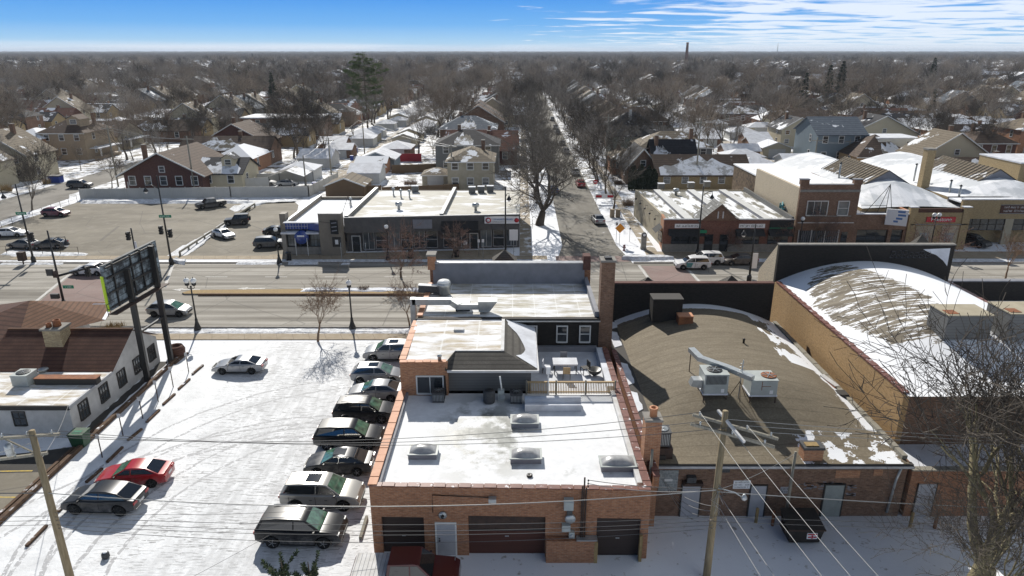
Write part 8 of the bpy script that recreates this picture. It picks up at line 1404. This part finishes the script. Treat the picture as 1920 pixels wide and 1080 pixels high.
# juniper tips at the bottom edge
for i, (x_, y_, h_) in enumerate(((-10.6, 25.5, 3.1), (-9.3, 25.3, 3.2))):
    rd = random.Random(90 + i); N = MB(); T = MB(); T.tube([(0, 0, 0), (0, 0, h_ * .95)], [.12, .02], 6, 'bark')
    for k in range(26):
        a = rd.uniform(0, 6.28); r_ = rd.uniform(.1, .85); z0 = rd.uniform(.3, h_ * .75); tip = Vector((r_ * math.cos(a), r_ * math.sin(a), min(h_, z0 + rd.uniform(.5, 1.1)))); o = Vector((0, 0, z0)); T.tube([o, tip], [.025, .01], 3, 'bark', False, False)
        for j in range(110): c = o.lerp(tip, rd.uniform(.1, 1.06)); d = (tip - o).normalized(); p1 = perp(d, rd) * rd.uniform(.08, .18); N.add([c, c + p1 + d * .10, c + d * .09 + p1 * .2], [(0, 1, 2)], 'needle_light' if rd.random() < .4 else 'needle')
    g = thing('juniper_bush', '%s tip of a dark green juniper poking into the bottom edge' % ('left' if i == 0 else 'right'), 'bush', (x_, y_, 0), None, 0, True); N.build('crown', g); T.build('trunk', g)
# low brown shrubs and grass tufts
def shrub(px, py, r_, h_, mat, label, n=260, name='shrub'):
    q = P(px, py); rd = random.Random(int(px)); m = MB()
    for k in range(n): a = rd.uniform(0, 6.28); d = Vector((math.cos(a) * rd.uniform(.1, 1), math.sin(a) * rd.uniform(.1, 1), rd.uniform(.5, 1.3))).normalized(); L = h_ * rd.uniform(.5, 1.1); o = Vector((rd.uniform(-r_, r_) * .5, rd.uniform(-r_, r_) * .5, 0)); p1 = perp(d, rd) * .03; m.add([o - p1, o + p1, o + d * L], [(0, 1, 2)], mat)
    m.v = [(v[0] + q.x, v[1] + q.y, v[2]) for v in m.v]; return tag(m.build(name), label, 'shrub')
shrub(682, 545, .9, .7, 'shrub_brown', 'brown shrub patch on the snowy median'); shrub(212, 617, 1.6, .7, 'dry_grass', 'dry straw coloured grass behind the restaurant roof', 320, 'dry_grass_tuft'); shrub(12, 360, 1.4, 2.0, 'dry_grass', 'tall straw coloured grass clump at the far left verge', 400, 'dry_grass_tuft'); shrub(87, 345, 1.1, 1.6, 'dry_grass', 'straw grass clump beside the dark blue skip', 300, 'dry_grass_tuft'); shrub(1178, 385, 1.6, 1.8, 'twig_warm', 'bare shrub against the tan side wall of the brick shops', 300); shrub(1160, 345, 1.5, 1.2, 'shrub_brown', 'reddish garden shrubs before the small brick bungalow', 300); shrub(770, 345, 2.4, 1.2, 'twig_warm', 'wispy shrubs in the yard behind the strip', 320); shrub(50, 305, 1.8, 2.4, 'shrub_brown', 'brown hedge clump in front of the red brick houses', 400)
# ------------------------------------------------------------------ the neighbourhood beyond
PROTOS = []
def proto_house(i, w, d, h, pitch, ridge, wall, roof, word, storeys=1, snow=None):
    g = house(-w / 2, -d / 2, w, d, h, pitch, 'h', wall, roof, '', ridge=ridge, storeys=storeys, wins=3, snow=snow, eave=.45, chim=(w * .1, d * .15)); PROTOS.append((g, word)); 
PSPEC = [(20, 8.5, 3.4, .6, 'x', 'brick_brown', 'shingle_brown', 'brown roofed brick bungalow', 1, (.1, .7)), (19, 8.5, 3.4, .6, 'x', 'brick_yellow', 'shingle_dark', 'dark roofed tan brick bungalow', 1, (.3, .95)), (16, 8.5, 5.4, .55, 'hip', 'brick_brown', 'shingle_charcoal', 'charcoal hip roofed brick house', 2, None), (18, 8.5, 3.5, .6, 'hip', 'brick_orange', 'shingle_snowy', 'snow covered brick bungalow', 1, None),
         (14, 9, 5.2, .65, 'y', 'siding_cream', 'shingle_tan', 'tan roofed cream gabled house', 2, None), (15, 8.5, 4.8, .6, 'y', 'siding_grey', 'shingle_slate', 'slate roofed grey gabled house', 2, None), (20, 8.5, 3.4, .5, 'x', 'stucco_cream', 'shingle_snowy', 'low snowy cream house', 1, None), (17, 8.5, 3.6, .65, 'x', 'brick_dark', 'shingle_red', 'rust roofed dark brick house', 1, (.0, .5))]
for i, s_ in enumerate(PSPEC): proto_house(i, *s_[:7], s_[7], s_[8], s_[9])
GARP = []
for (wl_, rf_, rg, wd) in (('siding_white', 'deck_snow', 'hip', 'snow roofed white garage'), ('brick_brown', 'deck_snow', 'x', 'snow roofed brick garage'), ('siding_cream', 'shingle_snowy', 'y', 'cream gabled garage')): GARP.append((garage(-3.3, -3.2, 6.6, 6.4, '', wl_, rf_, rg), wd))
for g, _ in PROTOS + GARP: remember(g)
first = set()
OCC = []
for o in COL.objects:
    if o.parent is None and o.get('category') in ('house', 'garage', 'apartment house', 'shop', 'shops', 'building', 'canopy') and o.get('label') and 100 < o.location.y < 320: OCC.append((o.location.x, o.location.y))
rd = random.Random(1234)
def ordw(n):
    t_ = ('first', 'second', 'third', 'fourth', 'fifth', 'sixth', 'seventh', 'eighth', 'ninth', 'tenth', 'eleventh', 'twelfth', 'thirteenth', 'fourteenth', 'fifteenth', 'sixteenth', 'seventeenth', 'eighteenth', 'nineteenth'); u = ('', '', 'twenty', 'thirty', 'forty', 'fifty')
    return t_[n - 1] if n < 20 else (('twentieth', 'thirtieth', 'fortieth')[n // 10 - 2] if n % 10 == 0 else u[n // 10] + ' ' + t_[n % 10 - 1])
def inview(x, y, m_=12): return abs(x) < y * .78 + m_
def place(protos, k, loc, rz, label, group, sc=1.):
    g, wd = protos[k]; lb = label % wd
    if g.name not in first: first.add(g.name); g.location = loc; g.rotation_euler = (0, 0, rz); g['label'] = lb; g['group'] = group; return g
    return dup(g, loc, rz, sc, lb, group)
STN = {-3: 'third left street', -2: 'second left street', -1: 'first left street', 0: 'central street', 1: 'first right street', 2: 'second right street', 3: 'third right street', -4: 'fourth left street', 4: 'fourth right street'}
nh = ng = 0; cand = []
for y0 in [132 + i * 10.6 for i in range(32)]:
    for st in range(-4, 5):
        for sd in (-1, 1):
            x = 11 + st * 98 + sd * 19.5 + rd.uniform(-1, 1); y = y0 + rd.uniform(-.8, .8)
            if inview(nsx(x, y), y): cand.append((y, x, st, sd))
cand.sort(); cnt = {}
far_spots = []
for y, x, st, sd in cand:
    xx = nsx(x, y); cross = (y % 190) > 176 and y > 170
    if cross: continue
    key = (st, sd); cnt[key] = cnt.get(key, 0) + 1; k = rd.randrange(8)
    if not any(abs(ox - xx) < 15 and abs(oy - y) < 9.8 for ox, oy in OCC) and nh < 288 and rd.random() > .03:
        place(PROTOS, k, (xx, y, 0), 0 if sd < 0 else math.pi if k in (2, 3) else 0, '%%s, %s side of %s, %s back' % ('left' if sd < 0 else 'right', STN[st], ordw(cnt[key])), 'houses of the far neighbourhood', rd.uniform(.95, 1.05)); nh += 1
    gx = xx + sd * 23.5 + rd.uniform(-.8, .8); gk = rd.choice((0, 0, 0, 1, 2))
    if not any(abs(ox - gx) < 8.5 and abs(oy - y) < 8 for ox, oy in OCC) and ng < 270 and rd.random() > .12:
        place(GARP, gk, (gx, y, 0), 0, '%%s, %s back behind %s houses of %s' % (ordw(cnt[key]), 'left' if sd < 0 else 'right', STN[st]), 'garages of the far neighbourhood', rd.uniform(.9, 1.08)); ng += 1
# street trees and yard trees
GTt = 'bare trees of the neighbourhood'; keys = ('oak', 'vase', 'maple', 'yard'); nt = 0; tc_ = []
rd = random.Random(77)
for i in range(26):
    for st in range(-3, 4):
        for sd in (-1, 1):
            y = 112 + i * 11.5 + rd.uniform(-3, 3); x = 11 + st * 98 + sd * (6.6 if st else 5.7)
            if st == 0 and (y < 112 or sd < 0 and y < 310): continue
            if inview(nsx(x, y), y, 4) and rd.random() < (.95 if st == 0 else .6): tc_.append((y, nsx(x, y), 's%d' % st, 'verge of ' + STN[st], 'left' if sd < 0 else 'right', rd.choice(('vase', 'maple', 'maple')), rd.uniform(10, 15) if st else rd.uniform(12.5, 17)))
for i in range(560):
    y = 150 + 290 * rd.random() ** .75; x = rd.uniform(-.8, .8) * y; b = (x - 11 - NSX * (y - 86)) / 98; st = round(b); off = (b - st) * 98
    if abs(off) < 9: continue
    if y > 330 or 28 < abs(off) < 40 or rd.random() < .4: tc_.append((y, x, 'y%d' % st, 'yards off ' + STN.get(st, 'outer street'), 'left' if off < 0 else 'right', rd.choice(keys), rd.uniform(11, 20)))
tc_.sort(); ct = {}
skip = [P(a, b) for a, b in ((690, 245),)]
for (y, x, kk, wh, sdw, key, h) in tc_:
    if nt >= 262: far_spots.append((x, y, key, h)); continue
    if y < 175 and any(abs(ox - x) < 7 and abs(oy - y) < 6 for ox, oy in OCC) and not kk.startswith('s'): continue
    c_ = (kk, sdw); ct[c_] = ct.get(c_, 0) + 1; tree(key, x, y, h, 'bare %s tree, %s back in %s %s' % ({'oak': 'spreading', 'vase': 'tall upright', 'maple': 'dense', 'yard': 'small'}[key], ordw(min(59, ct[c_])), sdw, wh), None, GTt); nt += 1
print('houses', nh, 'garages', ng, 'trees', nt)
# beyond: woodland, roofs -- one object each, instanced on points
def cloud(name, pts, scales, meshes, kind='stuff', rots=None):
    me = bpy.data.meshes.new(name); me.from_pydata(pts, [], []); a = me.attributes.new('sz', 'FLOAT', 'POINT'); a.data.foreach_set('value', scales); b = me.attributes.new('rz', 'FLOAT', 'POINT'); b.data.foreach_set('value', rots or [random.uniform(0, 6.28) for _ in pts]); c = me.attributes.new('pick', 'INT', 'POINT'); c.data.foreach_set('value', [i % len(meshes) for i in range(len(pts))])
    o = bpy.data.objects.new(name, me); COL.objects.link(o); ng_ = bpy.data.node_groups.new(name, 'GeometryNodeTree'); ng_.interface.new_socket('Geometry', in_out='INPUT', socket_type='NodeSocketGeometry'); ng_.interface.new_socket('Geometry', in_out='OUTPUT', socket_type='NodeSocketGeometry')
    N_ = ng_.nodes; Lk = ng_.links.new; gi = N_.new('NodeGroupInput'); go = N_.new('NodeGroupOutput'); io = N_.new('GeometryNodeInstanceOnPoints'); Lk(gi.outputs[0], io.inputs['Points']); g2i = N_.new('GeometryNodeGeometryToInstance')
    for mm in meshes[::-1]:
        so = bpy.data.objects.new(name + '_source', mm); oi = N_.new('GeometryNodeObjectInfo'); oi.inputs['Object'].default_value = so; oi.inputs['As Instance'].default_value = True; Lk(oi.outputs['Geometry'], g2i.inputs[0])
    io.inputs['Pick Instance'].default_value = True
    def attr(nm, ty): q = N_.new('GeometryNodeInputNamedAttribute'); q.data_type = ty; q.inputs['Name'].default_value = nm; return q.outputs['Attribute']
    Lk(g2i.outputs[0], io.inputs['Instance']); Lk(attr('pick', 'INT'), io.inputs['Instance Index']); cx_ = N_.new('ShaderNodeCombineXYZ'); Lk(attr('rz', 'FLOAT'), cx_.inputs[2]); Lk(cx_.outputs[0], io.inputs['Rotation']); Lk(attr('sz', 'FLOAT'), io.inputs['Scale']); Lk(io.outputs[0], go.inputs[0])
    md = o.modifiers.new('scatter', 'NODES'); md.node_group = ng_; return o
def joined(g, extra=None):
    m = bpy.data.meshes.new('tree_source'); bm = bmesh.new(); mats = []
    for c in KIDS[g.name]:
        off = len(mats); mats += list(c.data.materials); n0 = len(bm.faces); bm.from_mesh(c.data); bm.faces.ensure_lookup_table()
        for f in bm.faces[n0:]: f.material_index += off
    bm.to_mesh(m); bm.free()
    for q in mats: m.materials.append(q)
    return m
rd = random.Random(99); pts = []; sc = []
for x, y, key, h in far_spots: pts.append((x, y, 0)); sc.append(h / 17.)
for i in range(2700):
    y = 430 + 1500 * rd.random() ** 1.2; x = rd.uniform(-.80, .80) * y
    if abs(x - nsx(11, y)) < 5 and y < 430: continue
    pts.append((x, y, 0)); sc.append(rd.uniform(.7, 1.3))
for st in range(-3, 4):
    for i in range(46): y = 330 + i * 12 + rd.uniform(-4, 4); pts.append((nsx(11 + st * 98 + rd.uniform(-7, 7), y), y, 0)); sc.append(rd.uniform(.6, .95)); pts.append((nsx(-38 + st * 98 + rd.uniform(-6, 6), y - 60), y - 60, 0)); sc.append(rd.uniform(.5, .85))
jm = [joined(PT[k]) for k in ('oak', 'vase', 'maple')]
# bring the three to a common 17 m
for m_, k in zip(jm, ('oak', 'vase', 'maple')): m_.transform(Matrix.Scale(17. / TH[k], 4))
tag(cloud('bare_woodland', pts, sc, jm), 'grey brown bare treetops filling the suburb up to the horizon', 'woodland', None, 'stuff')
def puff(seed):
    rd = random.Random(seed); m = MB()
    for k in range(420):
        a = rd.uniform(0, 6.28); r_ = rd.random() ** .5 * 17; z0 = rd.uniform(3, 10); top = rd.uniform(10, 17) * (1 - .25 * (r_ / 17) ** 2); x, y = r_ * math.cos(a), r_ * math.sin(a); w_ = rd.uniform(.12, .45); lx, ly = rd.uniform(-2.5, 2.5), rd.uniform(-2.5, 2.5); b = rd.uniform(0, 3.14); cx_, cy_ = math.cos(b) * w_, math.sin(b) * w_
        m.add([(x - cx_, y - cy_, z0), (x + cx_, y + cy_, z0), (x + lx, y + ly, top)], [(0, 1, 2)], 'twig')
    me = bpy.data.meshes.new('treetops_source'); me.from_pydata(m.v, [], m.f); me.materials.append(MATS['twig']); return me
pts = []; sc = []
for i in range(15000): y = 1500 + 7300 * rd.random() ** 1.7; x = rd.uniform(-.82, .82) * y; pts.append((x, y, 0)); sc.append(rd.uniform(.8, 1.25) * (1 + (y - 1500) / 9000))
tag(cloud('distant_treetops', pts, sc, [puff(1), puff(2), puff(3)]), 'hazy band of far treetops along the horizon', 'woodland', None, 'stuff')
# far roofs glimpsed between the trees
def small_house(wall, roof, w, d, h, zr, ridge):
    m = MB(); m.box(-w / 2, -d / 2, 0, w / 2, d / 2, h, wall)
    if ridge == 'x': m.add([(-w / 2 - .4, -d / 2 - .4, h), (w / 2 + .4, -d / 2 - .4, h), (w / 2 + .4, 0, zr), (-w / 2 - .4, 0, zr), (-w / 2 - .4, d / 2 + .4, h), (w / 2 + .4, d / 2 + .4, h)], [(0, 1, 2, 3), (3, 2, 5, 4), (0, 3, 4), (1, 5, 2)], roof)
    else: m.add([(-w / 2 - .4, -d / 2 - .4, h), (w / 2 + .4, -d / 2 - .4, h), (w / 2 + .4, d / 2 + .4, h), (-w / 2 - .4, d / 2 + .4, h), (0, -d / 2 - .4, zr), (0, d / 2 + .4, zr)], [(0, 4, 5, 3), (4, 1, 2, 5), (0, 1, 4), (2, 3, 5)], roof)
    m.box(w * .1, 1, h, w * .1 + .7, 1.7, zr + .8, 'brick_brown')
    for k in range(3): m.box(-w / 2 + w * (k + .35) / 3, -d / 2 - .03, h * .4, -w / 2 + w * (k + .65) / 3, -d / 2 - .005, h * .8, 'glass_dark')
    idx = []; mats = []
    for q in m.m:
        if q not in mats: mats.append(q)
        idx.append(mats.index(q))
    me = bpy.data.meshes.new('house_source'); me.from_pydata(m.v, [], m.f); [me.materials.append(MATS[q]) for q in mats]; me.polygons.foreach_set('material_index', idx); return me
pts = []; sc = []; rz = []
for y0 in [440 + i * 11 for i in range(110)]:
    for st in range(-16, 17):
        for sd in (-1, 1):
            x = nsx(11 + st * 98 + sd * 19, y0)
            if abs(x) < y0 * .8 and rd.random() < .8 and (y0 % 190) < 176: pts.append((x, y0 + rd.uniform(-1, 1), 0)); sc.append(rd.uniform(.9, 1.15)); rz.append(0.)
            x += sd * 24
            if abs(x) < y0 * .8 and rd.random() < .7: pts.append((x, y0 + rd.uniform(-1, 1), 0)); sc.append(rd.uniform(.42, .5)); rz.append(0.)
order = list(range(len(pts))); rd.shuffle(order); pts = [pts[i] for i in order]; sc = [sc[i] for i in order]; rz = [rz[i] for i in order]
tag(cloud('distant_houses', pts, sc, [small_house('brick_brown', 'shingle_brown', 18, 9, 4, 7.5, 'x'), small_house('siding_cream', 'deck_snow', 17, 9, 4, 7, 'x'), small_house('brick_orange', 'shingle_snowy', 14, 9, 5.5, 9, 'y'), small_house('siding_white', 'deck_snow', 15, 9, 5, 8, 'x')], rots=rz), 'far snow flecked roofs glimpsed between the bare trees', 'houses', None, 'stuff')
# smoke from flues
def smoke(name, px, py, Y, r_, label, dens=.35):
    q = PY(px, py, Y); t = NT('vapour_' + name) if 'vapour_' + name not in MATS else None
    if t:
        t.t.nodes.remove(t.b); v = t.n('ShaderNodeVolumePrincipled'); v.inputs['Color'].default_value = (.9, .9, .92, 1); n = t.noise(1.4, 4, .6); t.l(t.ramp(n, .45, .75, 0, dens), v.inputs['Density']); t.l(v.outputs[0], t.out.inputs['Volume'])
    m = MB(); m.sph((q.x, q.y, q.z), r_, 'vapour_' + name, 12, (1, 1, .8)); return tag(m.build('steam_puff', top=False), label, 'steam', None, 'stuff')
# the air
xs0, xs1 = -9500, 9500
t = NT('haze_air'); t.t.nodes.remove(t.b); v = t.n('ShaderNodeVolumePrincipled'); v.inputs['Color'].default_value = (.72, .82, .96, 1); v.inputs['Density'].default_value = .00009; v.inputs['Anisotropy'].default_value = .1; t.l(v.outputs[0], t.out.inputs['Volume'])
m = MB(); m.box(-9600, -260, -2, 9600, 14100, 62, 'haze_air'); tag(m.build('haze', top=True), None, None, None, 'stuff')
# tidy: sources that were never placed, helper properties
for key, g in PT.items():
    if key not in USED:
        for c in list(KIDS.get(g.name, g.children)): bpy.data.objects.remove(c)
        bpy.data.objects.remove(g)
for g, _ in PROTOS + GARP:
    if g.name not in first: print('unplaced', g.name)
for o in COL.objects:
    for k in ('_o',):
        if k in o: del o[k]

if 0:
    for o in COL.objects:
        l = o.get('label')
        if l and len(l.replace('-', ' ').split()) > 16: print('LONG', o.name, '|', l)
